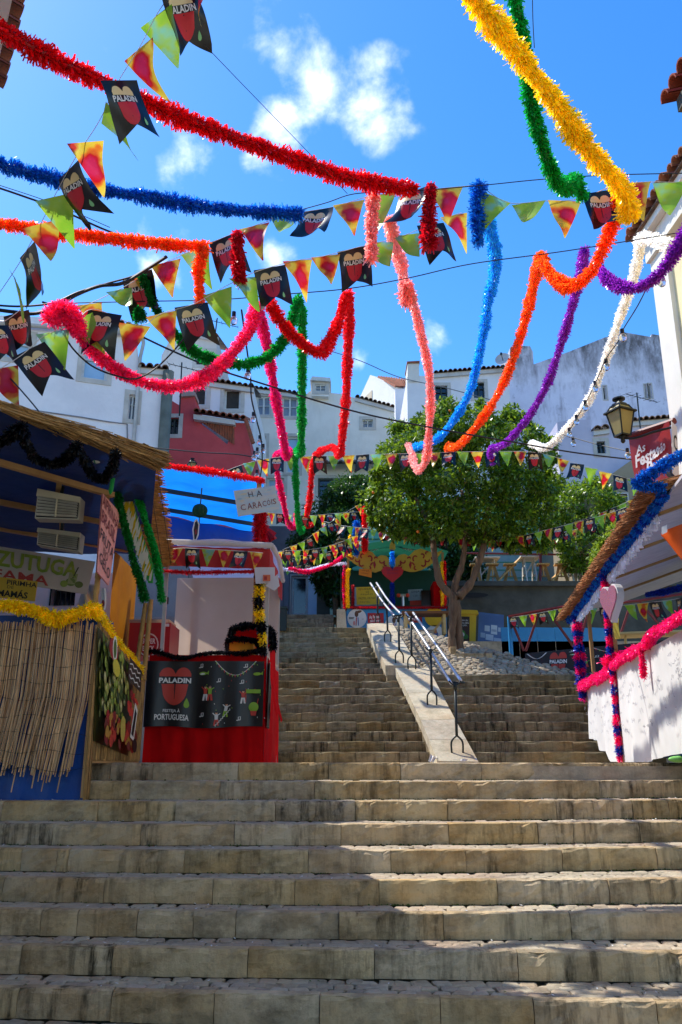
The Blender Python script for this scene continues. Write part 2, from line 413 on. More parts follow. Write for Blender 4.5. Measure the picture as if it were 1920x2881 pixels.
# ================= GROUND, STEPS =================
RS = .16
g = MB()
g.box((-14, -6, -1.9), (14, 4.9, -1.62)); g.build('ground', M_DIRT)['kind'] = 'structure'
hill = MB()      # the hillside that carries everything further up
hill.quad((-60, 22, -2), (60, 22, -2), (60, 200, 2), (-60, 200, 2)); hill.quad((-200, 40, -2.5), (200, 40, -2.5), (200, 400, -2.5), (-200, 400, -2.5))
hill.quad((-300, -60, -2.4), (300, -60, -2.4), (300, 40.01, -2.4), (-300, 40.01, -2.4))
hill.build('terrain', M_DIRT)['kind'] = 'structure'

def block_mesh(L, D, H, rough=.012, nx=10):
    """dressed stone with a chipped, slightly uneven front; local x along its length, y into the stair"""
    V = []; F = []
    prof = [(.004, 0), (0, .05), (0, H*.5), (0, H-.025), (.004, H-.006), (.014, H), (D, H)]
    for i in range(nx+1):
        x = -L/2 + L*i/nx
        chip = (max(0, random.gauss(.001, .005)) + (random.uniform(.006, .02) if random.random() < .10 else 0)) if 0 < i < nx else random.random()*.012
        for j, (y, z) in enumerate(prof):
            e = random.gauss(0, rough*.35)
            yy = y + e; zz = z
            if j in (3, 4, 5): yy += chip*(1.4 if j == 4 else .8); zz -= chip*(.7 if j == 5 else .9)
            if i in (0, nx) and j < 6: yy += .008
            if j == 6: yy = y
            V.append((x, yy, zz))
    k = len(prof)
    for i in range(nx):
        for j in range(k-1):
            a = i*k+j; F.append((a, a+k, a+k+1, a+1))
    for i in (0, nx):
        b0 = i*k; V.append((-L/2+L*i/nx, D, 0)); f = [b0+j for j in range(k)] + [len(V)-1]
        F.append(tuple(f) if i == nx else tuple(f[::-1]))
    me = bpy.data.meshes.new('stone_block'); me.from_pydata(V, [], F); return me
def lay_blocks(parent, mat_, curve, joints, ztop, D=.16, gap=.005, rough=.012, H=RS, nx=12):
    for a, b in zip(joints[:-1], joints[1:]):
        p, q = curve(a), curve(b); d = Vector((q.x-p.x, q.y-p.y, 0)); L = d.length - gap
        if L < .05: continue
        me = block_mesh(L, D, H + .004, rough, max(4, int(L/(.06 if nx > 8 else .12)))); me.materials.append(mat_)
        o = mkobj('stone_block', me, parent); c = (p+q)/2
        o.location = Vector((c.x, c.y + random.gauss(0, .005), ztop - H + random.gauss(0, .0015))) - worig(parent)
        o.rotation_euler = (random.gauss(0, .006), random.gauss(0, .0015), math.atan2(d.y, d.x) + random.gauss(0, .001))
# lower flight: nose heights and where each nose line runs (left, middle, right pixel rows)
LOW = [  # ztop, (Yl,Ym,Yr) , joints px
 (0.0, (8.45, 8.42, 8.75), [-200, 312, 432, 671, 926, 1128, 1355, 1557, 1799, 2150]),
 (-.16, (8.06, 8.02, 8.40), [-160, 100, 367, 620, 886, 1124, 1396, 1687, 1960, 2200]),
 (-.32, (7.70, 7.64, 7.98), [-250, 8, 276, 495, 776, 1000, 1260, 1462, 1566, 1780, 1882, 2150]),
 (-.48, (7.30, 7.23, 7.55), [-200, 150, 398, 661, 960, 1263, 1514, 1800, 2100]),
 (-.64, (6.98, 6.80, 7.08), [-180, 61, 162, 195, 520, 868, 1100, 1312, 1583, 1849, 2150]),
 (-.80, (6.60, 6.40, 6.50), [-250, 10, 295, 600, 830, 1067, 1400, 1713, 2050]),
 (-.96, (6.24, 6.09, 6.08), [-240, 116, 219, 385, 545, 664, 954, 1248, 1606, 1930, 2300]),
 (-1.12, (5.90, 5.75, 5.66), [-250, 60, 318, 698, 1053, 1456, 1851, 2250]),
 (-1.28, (5.56, 5.34, 5.20), [-200, 50, 315, 603, 900, 1239, 1502, 1848, 2250]),
 (-1.44, (5.15, 4.95, 4.80), [-300, 200, 700, 1100, 1600, 2200])]
sroot = thing('lower_steps', None, None, (0, 8.4, -1.6)); sroot['kind'] = 'structure'
def lowcurve(Ys):
    yl, ym, yr = Ys
    a = PV = None
    xl, xr = -960*yl*.98/FPX, 960*yr*.98/FPX
    # quadratic through (xl,yl),(0,ym),(xr,yr)
    A = np.array([[xl*xl, xl, 1], [0, 0, 1], [xr*xr, xr, 1]]); c = np.linalg.solve(A, np.array([yl, ym, yr]))
    def f(x):
        xx = max(xl*1.05, min(xr*1.05, x)); y = c[0]*xx*xx + c[1]*xx + c[2] + (x-xx)*(2*c[0]*xx+c[1]); return Vector((x, y, 0))
    return f
curves = [lowcurve(l[1]) for l in LOW]
base = MB(); cobs = []
for k, (zt, Ys, jp) in enumerate(LOW):
    cf = curves[k]
    xs = [(px-960)*(cf(0).y*math.cos(PH)+zt*math.sin(PH))/FPX for px in jp]
    for _ in range(2): xs = [(px-960)*(cf(x).y*math.cos(PH)+zt*math.sin(PH))/FPX for px, x in zip(jp, xs)]
    lay_blocks(sroot, M_STEP, lambda x, cf=cf: cf(x), xs, zt, D=.075)
    # bedding behind the stones up to the next riser
    back = (lambda x: Vector((x, 8.9, 0))) if k == 0 else curves[k-1]
    for i in range(12):
        xa = -4.6 + i*9.2/12; xb = xa + 9.2/12
        base.hexa([(xa, cf(xa).y+.06, -1.75), (xb, cf(xb).y+.06, -1.75), (xb, back(xb).y+.2, -1.75), (xa, back(xa).y+.2, -1.75)],
                  [(xa, cf(xa).y+.06, zt-.016), (xb, cf(xb).y+.06, zt-.016), (xb, back(xb).y+.05, zt-.024), (xa, back(xa).y+.05, zt-.024)])
    if k == 0: continue
    x = -4.3
    while x < 4.3:
        y = cf(x).y + .08; row = 0
        yb = back(x).y - .01
        nrow = max(1, int((yb-y)/.088)); dy = (yb-y)/nrow
        for r_ in range(nrow):
            cobs.append((k, x + random.gauss(0, .008) + (.05 if r_ % 2 else 0), y + dy*(r_+.5), zt - .002 + random.gauss(0, .0022), dy))
        x += random.uniform(.085, .125)
base.build('bedding', M_DIRT, sroot)
cm = []
for i in range(6):
    mb = MB(); a, b_ = .053, .043
    def cp(u, v, a=a, b_=b_): return (u*a*(1+random.gauss(0, .06)), v*b_*(1+random.gauss(0, .06)))
    r0 = [cp(-1,-1), cp(0,-1.08), cp(1,-1), cp(1.05,0), cp(1,1), cp(0,1.06), cp(-1,1), cp(-1.05,0)]
    for q in r0: mb.V.append((q[0], q[1], -.03))
    for q in r0: mb.V.append((q[0], q[1], -.004))
    for q in r0: mb.V.append((q[0]*.72, q[1]*.72, .003))
    for lv in (0, 8):
        for j in range(8): mb.F.append((lv+j, lv+(j+1)%8, lv+8+(j+1)%8, lv+8+j)); mb.M.append(0)
    mb.F.append(tuple(range(16, 24))); mb.M.append(0)
    me = bpy.data.meshes.new('cobble'); me.from_pydata(mb.V, [], mb.F); me.materials.append(M_COB); cm.append((me, mb))
vis = [c for c in cobs if c[0] >= 7 and abs(c[1]) < .44*c[2]]; vis.sort(key=lambda c: -c[0])
single = set(id(c) for c in vis[:300]); big = MB()
for c in cobs:
    k, x, y, z, dy = c; rz = random.gauss(0, .12); s = random.uniform(.88, 1.1)
    if id(c) in single:
        o = mkobj('cobble', random.choice(cm)[0], sroot); o.location = Vector((x, y, z)) - worig(sroot); o.rotation_euler = (random.gauss(0,.04), random.gauss(0,.04), rz); o.scale = (s, s*dy/.086, 1)
    else:
        mb = random.choice(cm)[1]; i0 = len(big.V); cz, sz = math.cos(rz), math.sin(rz)
        for v in mb.V: big.V.append((x+(v[0]*cz-v[1]*sz)*s, y+(v[0]*sz+v[1]*cz)*s*dy/.086, z+v[2]))
        for f in mb.F: big.F.append(tuple(i0+q for q in f)); big.M.append(0)
o = big.build('cobble_paving', M_COB, sroot); o['kind'] = 'stuff'
# moss and weeds at the foot of the risers
mo = MB()
for k in range(1, 7):
    for _ in range(90):
        x = random.choice([random.uniform(.2, 3.6), random.uniform(-3.2, 3.6)]); yb = curves[k-1](x).y - .012; z = LOW[k][0]
        for q in range(4):
            a = random.random()*6.28; l = random.uniform(.006, .018); dx = math.cos(a)*l; b = Vector((x+random.gauss(0, .02), yb, z))
            mo.tri(b, b+Vector((dx*.6, -.006, l*.9)), b+Vector((dx, -.012, .002)))
o = mo.build('moss', M_MOSS); o['kind'] = 'stuff'

# landing
ld = MB(); ld.hexa([(-9, 8.55, -1.2), (9, 8.55, -1.2), (9, 13.2, -1.2), (-9, 13.2, -1.2)], [(-9, 8.55, -.03), (9, 8.55, -.03), (9, 13.2, -.03), (-9, 13.2, -.03)])
o = ld.build('landing', M_COB); o['kind'] = 'structure'

# upper left flight (19 risers) and the right flight (10 risers)
def vflat(py):  # tan elevation at a pixel row on the centre line
    d = raydir(960, py); return d.z/d.y
LT = [2115, 2085, 2056, 2030, 2004, 1980, 1956, 1935, 1916, 1897, 1880, 1866, 1850, 1835, 1821, 1808, 1794, 1780, 1765]
Yk = [max(13.0 + .31*i, 0) if i < 3 else (i+1)*RS/vflat(p) for i, p in enumerate(LT)]
Yk = [13.05, 13.3, 13.55] + Yk[3:]
for i in range(1, len(Yk)): Yk[i] = max(Yk[i], Yk[i-1]+.25)
Yk = list(np.convolve(np.pad(Yk, 1, mode='reflect', reflect_type='odd'), [.25, .5, .25], 'valid'))
# ramp slabs
def ln(p, q, y): return p + (q-p)*(y-p.y)/(q.y-p.y)
SL = dict(a0=P(1232, 2141, 12.4), a1=P(1185, 2026, 13.45), a2=P(1113, 1879, 15.6), b0=P(1347, 2143, 12.4), b1=P(1281, 2023, 13.45), b2=P(1206, 1879, 15.6),
          c0=P(1085, 1872, 15.62), c1=P(1032, 1753, 19.0), d0=P(1177, 1872, 15.62), d1=P(1104, 1753, 19.0))
for k_ in SL: SL[k_] = SL[k_] + Vector((0, 0, 0))
def leftx(Y):
    if Y < 13.45: return ln(SL['a0'], SL['a1'], Y).x
    if Y < 15.6: return ln(SL['a1'], SL['a2'], Y).x
    return ln(SL['c0'], SL['c1'], Y).x
def rightx(Y):
    if Y < 13.45: return ln(SL['b0'], SL['b1'], Y).x
    return ln(SL['b1'], SL['b2'], Y).x
uroot = thing('upper_steps', None, None, (0, 13, 0)); uroot['kind'] = 'structure'
rroot = thing('side_steps', None, None, (3, 13, 0)); rroot['kind'] = 'structure'
bs = MB(); bs2 = MB()
for i, Y in enumerate(Yk):
    z = RS*(i+1); xr = leftx(Y) + .03; xl = -3.2
    js = [xl]
    while js[-1] < xr - .5: js.append(js[-1] + random.uniform(.38, .95))
    if js[-1] > xr - .2: js.pop()
    js.append(xr)
    lay_blocks(uroot, M_STEP2, lambda x, Y=Y: Vector((x, Y, 0)), js, z, D=.2, gap=.006, rough=.01, nx=6)
    Yn = Yk[i+1] if i < len(Yk)-1 else 21.4
    bs.box((xl, Y+.1, -.3), (xr, Yn+.12, z-.012))
    if i < 10:
        xr2 = 4.35; xl2 = rightx(Y) - .03; js = [xl2]
        while js[-1] < xr2 - .7: js.append(js[-1] + random.uniform(.55, 1.05))
        js.append(xr2)
        lay_blocks(rroot, M_STEP2, lambda x, Y=Y: Vector((x, Y, 0)), js, z, D=.2, gap=.006, rough=.01, nx=6)
        Yn = Yk[i+1]; bs2.box((xl2, Y+.1, -.3), (xr2+.6, Yn+.12 if i < 9 else 16.3, z-.012))
bs.build('bedding', M_DIRT, uroot); bs2.build('bedding', M_DIRT, rroot)
# upper landing and the last short flight
ul = MB(); ul.box((-6, 19.6, 1.5), (2.2, 22.4, 3.03)); o = ul.build('upper_landing', M_COB); o['kind'] = 'structure'
froot = thing('far_steps', None, None, (-1, 21, 3)); froot['kind'] = 'structure'; fb = MB()
for i in range(5):
    Y = 21.0 + .3*i; z = 3.04 + .16*(i+1); js = [-3.0]; xr = -.2
    while js[-1] < xr - .6: js.append(js[-1] + random.uniform(.5, .9))
    js.append(xr)
    lay_blocks(froot, M_STEP2, lambda x, Y=Y: Vector((x, Y, 0)), js, z, D=.2, rough=.008, nx=4); fb.box((-3.1, Y+.1, 2.9), (xr, 28 if i == 4 else Y+.42, z-.012))
fb.build('bedding', M_DIRT, froot)

# stair parapet of sloping slabs
pr = thing('stair_parapet', 'pale sloping stone slab parapet dividing the two upper stair flights', 'parapet', SL['a0'])
def slab(a, b, c, d, th):    # near-left, near-right, far-right, far-left top points
    mb = MB(); t = Vector((0, 0, th)); mb.hexa([a-t, b-t, c-t, d-t], [a, b, c, d]); mb.build('slab', M_SLAB, pr)
def sub(p, q, t): return p + (q-p)*t
segs = [(0, .33), (.33, .66), (.66, 1)]
for (A, B, C_, D_, sg) in ((SL['a0'], SL['b0'], SL['b1'], SL['a1'], [(0, .5), (.5, 1)]), (SL['a1'], SL['b1'], SL['b2'], SL['a2'], [(0, .48), (.48, 1)]), (SL['c0'], SL['d0'], SL['d1'], SL['c1'], segs)):
    for s0, s1 in sg:
        e = .004/ (B-C_).length
        slab(sub(A, D_, s0+e), sub(B, C_, s0+e), sub(B, C_, s1-e), sub(A, D_, s1-e), .16 if A is not SL['c0'] else .2)
wl = MB()
for (A, B, C_, D_) in ((SL['a0'], SL['b0'], SL['b1'], SL['a1']), (SL['a1'], SL['b1'], SL['b2'], SL['a2']), (SL['c0'], SL['d0'], SL['d1'], SL['c1'])):
    i_ = Vector((.03, 0, 0)); t = Vector((0, 0, .18))
    bt = [Vector((p.x, p.y, -.2)) for p in (A+i_, B-i_, C_-i_, D_+i_)]; wl.hexa(bt, [A+i_-t, B-i_-t, C_-i_-t, D_+i_-t])
wl.build('kerb_wall', M_STEP2, pr)

# handrails
M_STEEL = mat('polished_steel', '#e4e6ea', '#c4c7cc', scale=3, rough=.36, metal=.85)
M_IRON = mat('green_grey_iron', '#2c332f', '#1e2422', scale=9, rough=.45, metal=.4)
def onplane(px, py, a, b, c):
    n = (b-a).cross(c-a).normalized(); return PPL(px, py, a, n)
def rail_set(label, posts, rails, pl_, collar):
    hr = None
    for (f1, f2, tp, pl) in posts:
        a = onplane(*f1, *pl); b = onplane(*f2, *pl); m_ = (a+b)/2; mb = MB()
        t = P(tp[0], tp[1], m_.y); t = Vector((m_.x*.7+t.x*.3, m_.y, t.z)); k = Vector((m_.x, m_.y, m_.z+.24)); k2 = Vector((m_.x, m_.y, m_.z+.32))
        if hr is None: hr = thing('handrail', label, 'handrail', m_)
        mb.tube([t, k2, k], .021, 8)
        for e in (a, b): mb.tube(smooth_path([k, Vector((e.x, e.y, e.z+.15)), Vector((e.x, e.y, e.z-.02))], 4), .015, 6)
        mb.tube([t+Vector((0,0,-.08)), t+Vector((0, -.01, .02))], .028, 8)
        mb.build('post', M_IRON, hr, smooth=True)
        # saddle that carries the two rails
        mb = MB(); mb.tube(smooth_path([t+Vector((-.09, 0, .05)), t+Vector((-.04, 0, 0)), t+Vector((.04, 0, 0)), t+Vector((.09, 0, .05))], 4), .012, 6); mb.build('bracket', M_IRON, hr, smooth=True)
    for r_ in rails:
        mb = MB(); mb.tube(pxpath(r_, 6), .024, 10); mb.build('rail', M_STEEL, hr, smooth=True)
    for (c, rx) in collar:
        p = P(*c); mb = MB(); mb.tube([p + Vector((math.cos(q)*rx, math.sin(q)*rx*.55, 0)) for q in np.linspace(0, 2*math.pi, 17)], .016, 6, cap=False); mb.build('rail_end', M_IRON, hr, smooth=True)
LP = (SL['a0'], SL['b0'], SL['b1']); LP2 = (SL['a1'], SL['b1'], SL['b2']); UP = (SL['c0'], SL['d0'], SL['d1'])
rail_set('lower steel double handrail on dark forked posts beside the tilting stair slab',
  [((1272, 2117), (1303, 2117), (1283, 1925), LP), ((1204, 1983), (1229, 1983), (1213, 1829), LP2), ((1149, 1880), (1170, 1880), (1158, 1737), UP)],
  [[(1142, 1724, 15.9), (1205, 1820), (1270, 1923, 12.7)], [(1163, 1724, 15.9), (1228, 1815), (1297, 1915, 12.7)]], None, [((1288, 1921, 12.75), .1)])
rail_set('upper steel double handrail on dark posts near the festive kiosk',
  [((1114, 1865), (1135, 1865), (1120, 1738), UP), ((1083, 1805), (1100, 1805), (1083, 1702), UP), ((1058, 1752), (1069, 1752), (1056, 1652), UP)],
  [[(1043, 1641, 19.0), (1075, 1690), (1112, 1735, 16.1)], [(1060, 1640, 19.0), (1092, 1688), (1128, 1727, 16.1)]], None, [((1120, 1733, 16.15), .1)])

# cobbled bank right of the parapet
BA, BB, BC = P(1108, 1757, 19.6), P(1650, 1895, 16.6), P(1206, 1899, 15.98)
bn = (BB-BA).cross(BC-BA).normalized(); bn = -bn if bn.z < 0 else bn
BD = P(1690, 1899, 15.98)
bk = MB(); dn = Vector((0, 0, 3.0))
RB = P(1290, 1812, 18.6) # ridge bulge
def bankz(x, y): return BA.z - (bn.x*(x-BA.x) + bn.y*(y-BA.y))/bn.z
core = [Vector((BC.x+.02, BC.y, 0)), BD, BB, RB, Vector((SL['d1'].x+.03, BA.y, 0)), Vector((SL['d0'].x+.03, 15.99, 0))]
core = [Vector((p.x, p.y, bankz(p.x, p.y)-.05)) for p in core]
cen = Vector((2.4, 17.0, 0)); cen.z = bankz(cen.x, cen.y)-.05
for a, b in zip(core, core[1:]+core[:1]):
    bk.tri(a, b, cen); bk.quad(a-dn, b-dn, b, a)
bkroot = thing('cobbled_bank', None, None, (2, 17, 2)); bkroot['kind'] = 'structure'
bk.build('bank_bedding', M_DIRT, bkroot)
M_BANK = stone_mat('bank_stones', '#b3a488', '#9c8566', '#5f5545', .2)
bm_ = []
for i in range(10):
    mb = MB(); n = 7; rr = [random.uniform(.78, 1.15) for _ in range(n)]
    for h, k in ((-.05, 1.0), (.012, .96), (.036, .62)):
        for j in range(n):
            a = 2*math.pi*j/n; mb.V.append((math.cos(a)*rr[j]*k*.5, math.sin(a)*rr[j]*k*.5, h+random.gauss(0, .003)))
    for lv in (0, n):
        for j in range(n): mb.F.append((lv+j, lv+(j+1)%n, lv+n+(j+1)%n, lv+n+j)); mb.M.append(0)
    mb.F.append(tuple(range(2*n, 3*n)))
    me = bpy.data.meshes.new('stone'); me.from_pydata(mb.V, [], mb.F); me.materials.append(M_BANK); bm_.append(me)
def inpoly(x, y, poly):
    c = False
    for a, b in zip(poly, poly[1:]+poly[:1]):
        if (a[1] > y) != (b[1] > y) and x < (b[0]-a[0])*(y-a[1])/(b[1]-a[1]) + a[0]: c = not c
    return c
bp2 = [(p.x, p.y) for p in core]; rot = bn.to_track_quat('Z', 'Y'); ns = 0; y = 15.98; rowi = 0
bank_stuff = MB()
while y < 19.7:
    x = .6 + (rowi % 2)*.09
    while x < 5.2:
        w = random.uniform(.10, .19)
        if inpoly(x, y, bp2) and x > (rightx(y) if y < 15.92 else ln(SL['d0'], SL['d1'], y).x) + .07:
            z = bankz(x, y) - .03
            if ns < 300:
                o = mkobj('stone', random.choice(bm_), bkroot); o.rotation_mode = 'QUATERNION'
                o.rotation_quaternion = rot @ Matrix.Rotation(random.gauss(0, .25), 3, 'Z').to_quaternion(); o.scale = (w*1.12, .15, .5 + random.random()*.4)
                o.location = Vector((x, y + random.gauss(0, .01), z)) - worig(bkroot); ns += 1
            else:
                i0 = len(bank_stuff.V); me = random.choice(bm_)
                for v in me.vertices:
                    q = rot @ Vector((v.co.x*w*1.12, v.co.y*.185, v.co.z)); bank_stuff.V.append((x+q.x, y+q.y, z+q.z))
                for f in me.polygons: bank_stuff.F.append(tuple(i0+k for k in f.vertices)); bank_stuff.M.append(0)
        x += w
    y += .128; rowi += 1
if bank_stuff.V: bank_stuff.build('stone_paving', M_BANK, bkroot)['kind'] = 'stuff'
pl = MB()
for i in range(7): pl.box((0, 0, 0), (0.001, .001, .001)) if False else None
pl.box((2.36, 17.35, bankz(2.9, 17.2)-.4), (3.15, 17.47, bankz(2.7, 17.35)+.06)); pl.box((2.3, 17.47, bankz(2.3, 17.8)-.5), (2.42, 18.0, bankz(2.4, 17.6)+.1))
o = pl.build('tree_kerb', M_STEP); top(o, 'low stone kerb round the foot of the big orange tree', 'kerb')

# terraces behind
tr = MB(); tr.box((-.2, 21.0, -2), (9, 24.0, 2.95)); tr.box((2.5, 17.0, -2), (12, 21.0, 1.45)); o = tr.build('terrace', M_COB); o['kind'] = 'structure'
tu = MB(); tu.box((2.2, 24.0, -2), (16, 29, 5.08)); tu.box((2.0, 23.85, 4.98), (16, 24.1, 5.12))
M_DARKW = mat('dark_render', '#5b5a50', '#3f3f38', scale=3, rough=.9, bump=.2)
o = tu.build('retaining_wall', M_DARKW); top(o, 'dark grey rendered retaining wall below the terrace of stacked tables', 'wall')
for (px, py) in ((1352, 1675), (1378, 1675),):
    pass
dk = MB()
for (px, py) in ((1340, 1674), (1590, 1735)):
    p = P(px, py, 23.83); dk.tube([p+Vector((math.cos(a)*.3, 0, math.sin(a)*.06)) for a in np.linspace(0, 6.28, 13)][:1]*2, .001, 3) if False else None
    mb = MB(); n = 20; c0 = p
    i0 = len(mb.V)
    mb.V += [tuple(p + Vector((math.cos(a)*.36, -.005, math.sin(a)*.07))) for a in np.linspace(0, 2*math.pi, n, endpoint=False)]
    mb.V += [tuple(p + Vector((math.cos(a)*.36, .02, math.sin(a)*.07))) for a in np.linspace(0, 2*math.pi, n, endpoint=False)]
    mb.F.append(tuple(range(n))); mb.M.append(0)
    for j in range(n): mb.F.append((j, (j+1) % n, n+(j+1) % n, n+j)); mb.M.append(0)
    q = mb.build('drain_slot', flat('#0b0b0a'), None); q.parent = o; q.location = q.location - o.location

# ================= BUILDINGS =================
M_GLASS = mat('window_glass', '#27303a', '#151b22', scale=2, rough=.08, spec=.8)
M_GLASSB = mat('pale_blue_shutter', '#9cc0dc', '#8fb4d2', scale=2, rough=.3)
M_FRAME = mat('window_white_paint', '#cfd0cc', '#b5b6b0', scale=9, rough=.5)
M_DFRAME = mat('window_dark_paint', '#2a3830', '#1c2622', scale=9, rough=.5)
M_TILE = mat('terracotta', '#a8583a', '#6e4a38', scale=7, rough=.85, bump=.3, contrast=1.2)
M_TILEW = mat('weathered_terracotta', '#8a6a55', '#4c4038', scale=5, rough=.9, bump=.3, contrast=1.3)
def wallmat(name, c, c2, dirt='#6d6a66', amt=.35, sc=.7, top_z=None):
    if name in _mc: return _mc[name]
    m, nt, b, out = newmat(name); L = nt.links; g = N(nt, 'ShaderNodeNewGeometry')
    def ns_(scale, st, det=7, ro=.65):
        mp = N(nt, 'ShaderNodeMapping'); mp.inputs['Scale'].default_value = st; L.new(g.outputs['Position'], mp.inputs[0])
        n = N(nt, 'ShaderNodeTexNoise'); n.inputs['Scale'].default_value = scale; n.inputs['Detail'].default_value = det; n.inputs['Roughness'].default_value = ro; L.new(mp.outputs[0], n.inputs['Vector']); return n.outputs['Fac']
    def mr(x, a, c_, hi=1, lo=0):
        r = N(nt, 'ShaderNodeMapRange'); L.new(x, r.inputs[0]); r.inputs[1].default_value = a; r.inputs[2].default_value = c_; r.inputs[3].default_value = lo; r.inputs[4].default_value = hi; return r.outputs[0]
    def mx(f, a, c_):
        x = N(nt, 'ShaderNodeMixRGB')
        for i, v in enumerate((f, a, c_)):
            if isinstance(v, tuple): x.inputs[i].default_value = (*v, 1)
            else: L.new(v, x.inputs[i])
        return x.outputs[0]
    col = mx(mr(ns_(sc, (1, 1, 1)), .4, .65), lin(c), lin(c2))
    a = N(nt, 'ShaderNodeMath', operation='MULTIPLY'); L.new(mr(ns_(1.6, (1.5, 1.5, .35)), .5, .72), a.inputs[0]); L.new(mr(ns_(.45, (1, 1, 1), 3), .4, .62, amt*1.6), a.inputs[1])
    col = mx(a.outputs[0], col, lin(dirt))
    col = mx(mr(ns_(3.5, (1, 1, 1), 8, .75), .58, .74, amt), col, lin(dirt))
    if top_z:      # soot and lichen creeping down from the wall head
        sx = N(nt, 'ShaderNodeSeparateXYZ'); L.new(g.outputs['Position'], sx.inputs[0])
        ad = N(nt, 'ShaderNodeMath', operation='MULTIPLY_ADD'); L.new(ns_(.9, (1.2, 1.2, .5), 8, .7), ad.inputs[0]); ad.inputs[1].default_value = 7; L.new(sx.outputs[2], ad.inputs[2])
        mm_ = N(nt, 'ShaderNodeMath', operation='MULTIPLY'); L.new(mr(ad.outputs[0], top_z+1.9, top_z+4.2, .9), mm_.inputs[0]); L.new(mr(ns_(1.3, (2.2, 2.2, .7), 9, .8), .36, .56, .95, .08), mm_.inputs[1])
        col = mx(mm_.outputs[0], col, lin('#4c4742'))
    L.new(col, b.inputs['Base Color']); b.inputs['Roughness'].default_value = .92; b.inputs['Specular IOR Level'].default_value = .2
    bp = N(nt, 'ShaderNodeBump'); bp.inputs['Strength'].default_value = .35; bp.inputs['Distance'].default_value = .03; L.new(ns_(4, (1, 1, 1), 8, .7), bp.inputs['Height']); L.new(bp.outputs[0], b.inputs['Normal'])
    _mc[name] = m; return m
def pxrect(vp, r_):
    x0, y0, x1, y1 = r_; ym, xm = (y0+y1)/2, (x0+x1)/2
    return vp.hit(x0, ym)[0], vp.hit(xm, y1)[1], vp.hit(x1, ym)[0], vp.hit(xm, y0)[1]
def add_window(root, vp, w, style, depth=.16):
    u0, z0, u1, z1 = w; W_, H_ = u1-u0, z1-z0; f = .07 if W_ > .5 else .04
    fm = M_DFRAME if style in ('dark', 'open') else M_FRAME
    mb = MB()
    def bar(a0, b0, a1, b1, h0=-depth+.0, h1=-depth+.07): mb.prism([(a0, b0), (a1, b0), (a1, b1), (a0, b1)], vp, h0, h1)
    bar(u0, z0, u0+f, z1); bar(u1-f, z0, u1, z1); bar(u0+f, z1-f, u1-f, z1); bar(u0+f, z0, u1-f, z0+f)
    if style in ('cross', 'pair', 'dark'):
        um = (u0+u1)/2; bar(um-f*.6, z0+f, um+f*.6, z1-f, -depth+.005, -depth+.08)
    if style in ('cross', 'pair', 'louvre', 'blue', 'dark'):
        zs = [.62] if style != 'pair' else [.5]
        if style != 'louvre':
            for q in zs:
                for (a, b) in ((u0+f, (u0+u1)/2-f*.6), ((u0+u1)/2+f*.6, u1-f)) if style != 'blue' else ((u0+f, u1-f),):
                    bar(a, z0+H_*q, b, z0+H_*q+f*.5, -depth+.01, -depth+.06)
    o = mb.build('window', fm, root)
    pm = {'blue': M_GLASSB, 'shut': M_GLASSB}.get(style, M_GLASS)
    p = MB(); p.prism([(u0, z0), (u1, z0), (u1, z1), (u0, z1)], vp, -depth-.03, -depth-.005)
    p.build('pane', pm, o)
    if style == 'louvre':
        l = MB(); k = 9
        for i in range(k):
            z = z0+f + (H_-2*f)*(i+.5)/k; l.prism([(u0+f, z-.05), (u1-f, z-.05), (u1-f, z+.03), (u0+f, z+.03)], vp, -depth+.0, -depth+.03)
        l.build('shutter', mat('dark_louvre', '#3b342c', '#26221e', scale=5), o)
    if style in ('pair', 'cross'):
        c = MB()
        for (a, b) in ((u0+f, u0+W_*.42), (u1-W_*.42, u1-f)):
            c.grid(lambda u, v, a=a, b=b: vp.pt(a+(b-a)*u, z0+f+(H_-2*f)*v, -depth-.0+.004*math.sin(u*22)), 10, 1)
        c.build('curtain', mat('grey_blue_curtain', '#8e9db0', '#76869a', scale=3), o)
    # stone surround, 2 cm proud
    s = MB(); e = .13 if style != 'slit' else .05
    s.prism([(u0-e, z0-e), (u1+e, z0-e), (u1+e, z1+e), (u0-e, z1+e)], vp, 0.0, .02, holes=[[(u0, z0), (u1, z0), (u1, z1), (u0, z1)]])
    s.build('surround', mat('window_surround', '#c4c0b8', '#a9a59c', scale=3, rough=.9), o)
def tile_row(root, a, b, back, rad=.09, name='roof_tiles', matl=None, rows=1, lift=0):
    """barrel tiles: half pipes side by side from a to b, running 'back' (up the slope)"""
    a, b, back = Vector(a), Vector(b), Vector(back); d = (b-a); n = max(2, int(d.length/(rad*2.1))); d /= n; mb = MB(); up = d.cross(back).normalized()
    if up.z < 0: up = -up
    for i in range(n):
        c = a + d*(i+.5) + Vector((0, 0, random.gauss(0, .008))); r = d.length*.5
        for j in range(6):
            q0, q1 = math.pi*j/6, math.pi*(j+1)/6
            def pt(q, k, rr=r): return c + back*k + d.normalized()*math.cos(q)*rr + up*math.sin(q)*rr*1.1
            o0 = random.gauss(0, .01) if j == 0 else 0
            mb.quad(pt(q0, 0), pt(q1, 0), pt(q1, 1), pt(q0, 1)); mb.quad(pt(q1, 0, r*.8), pt(q0, 0, r*.8), pt(q0, 1, r*.8), pt(q1, 1, r*.8)); mb.quad(pt(q0, 0, r*.8), pt(q1, 0, r*.8), pt(q1, 0), pt(q0, 0))
    mb.quad(a - up*.02, b - up*.02, b + back - up*.02, a + back - up*.02)
    o = mb.build(name, matl or M_TILEW, root); o['kind'] = 'stuff'; return o
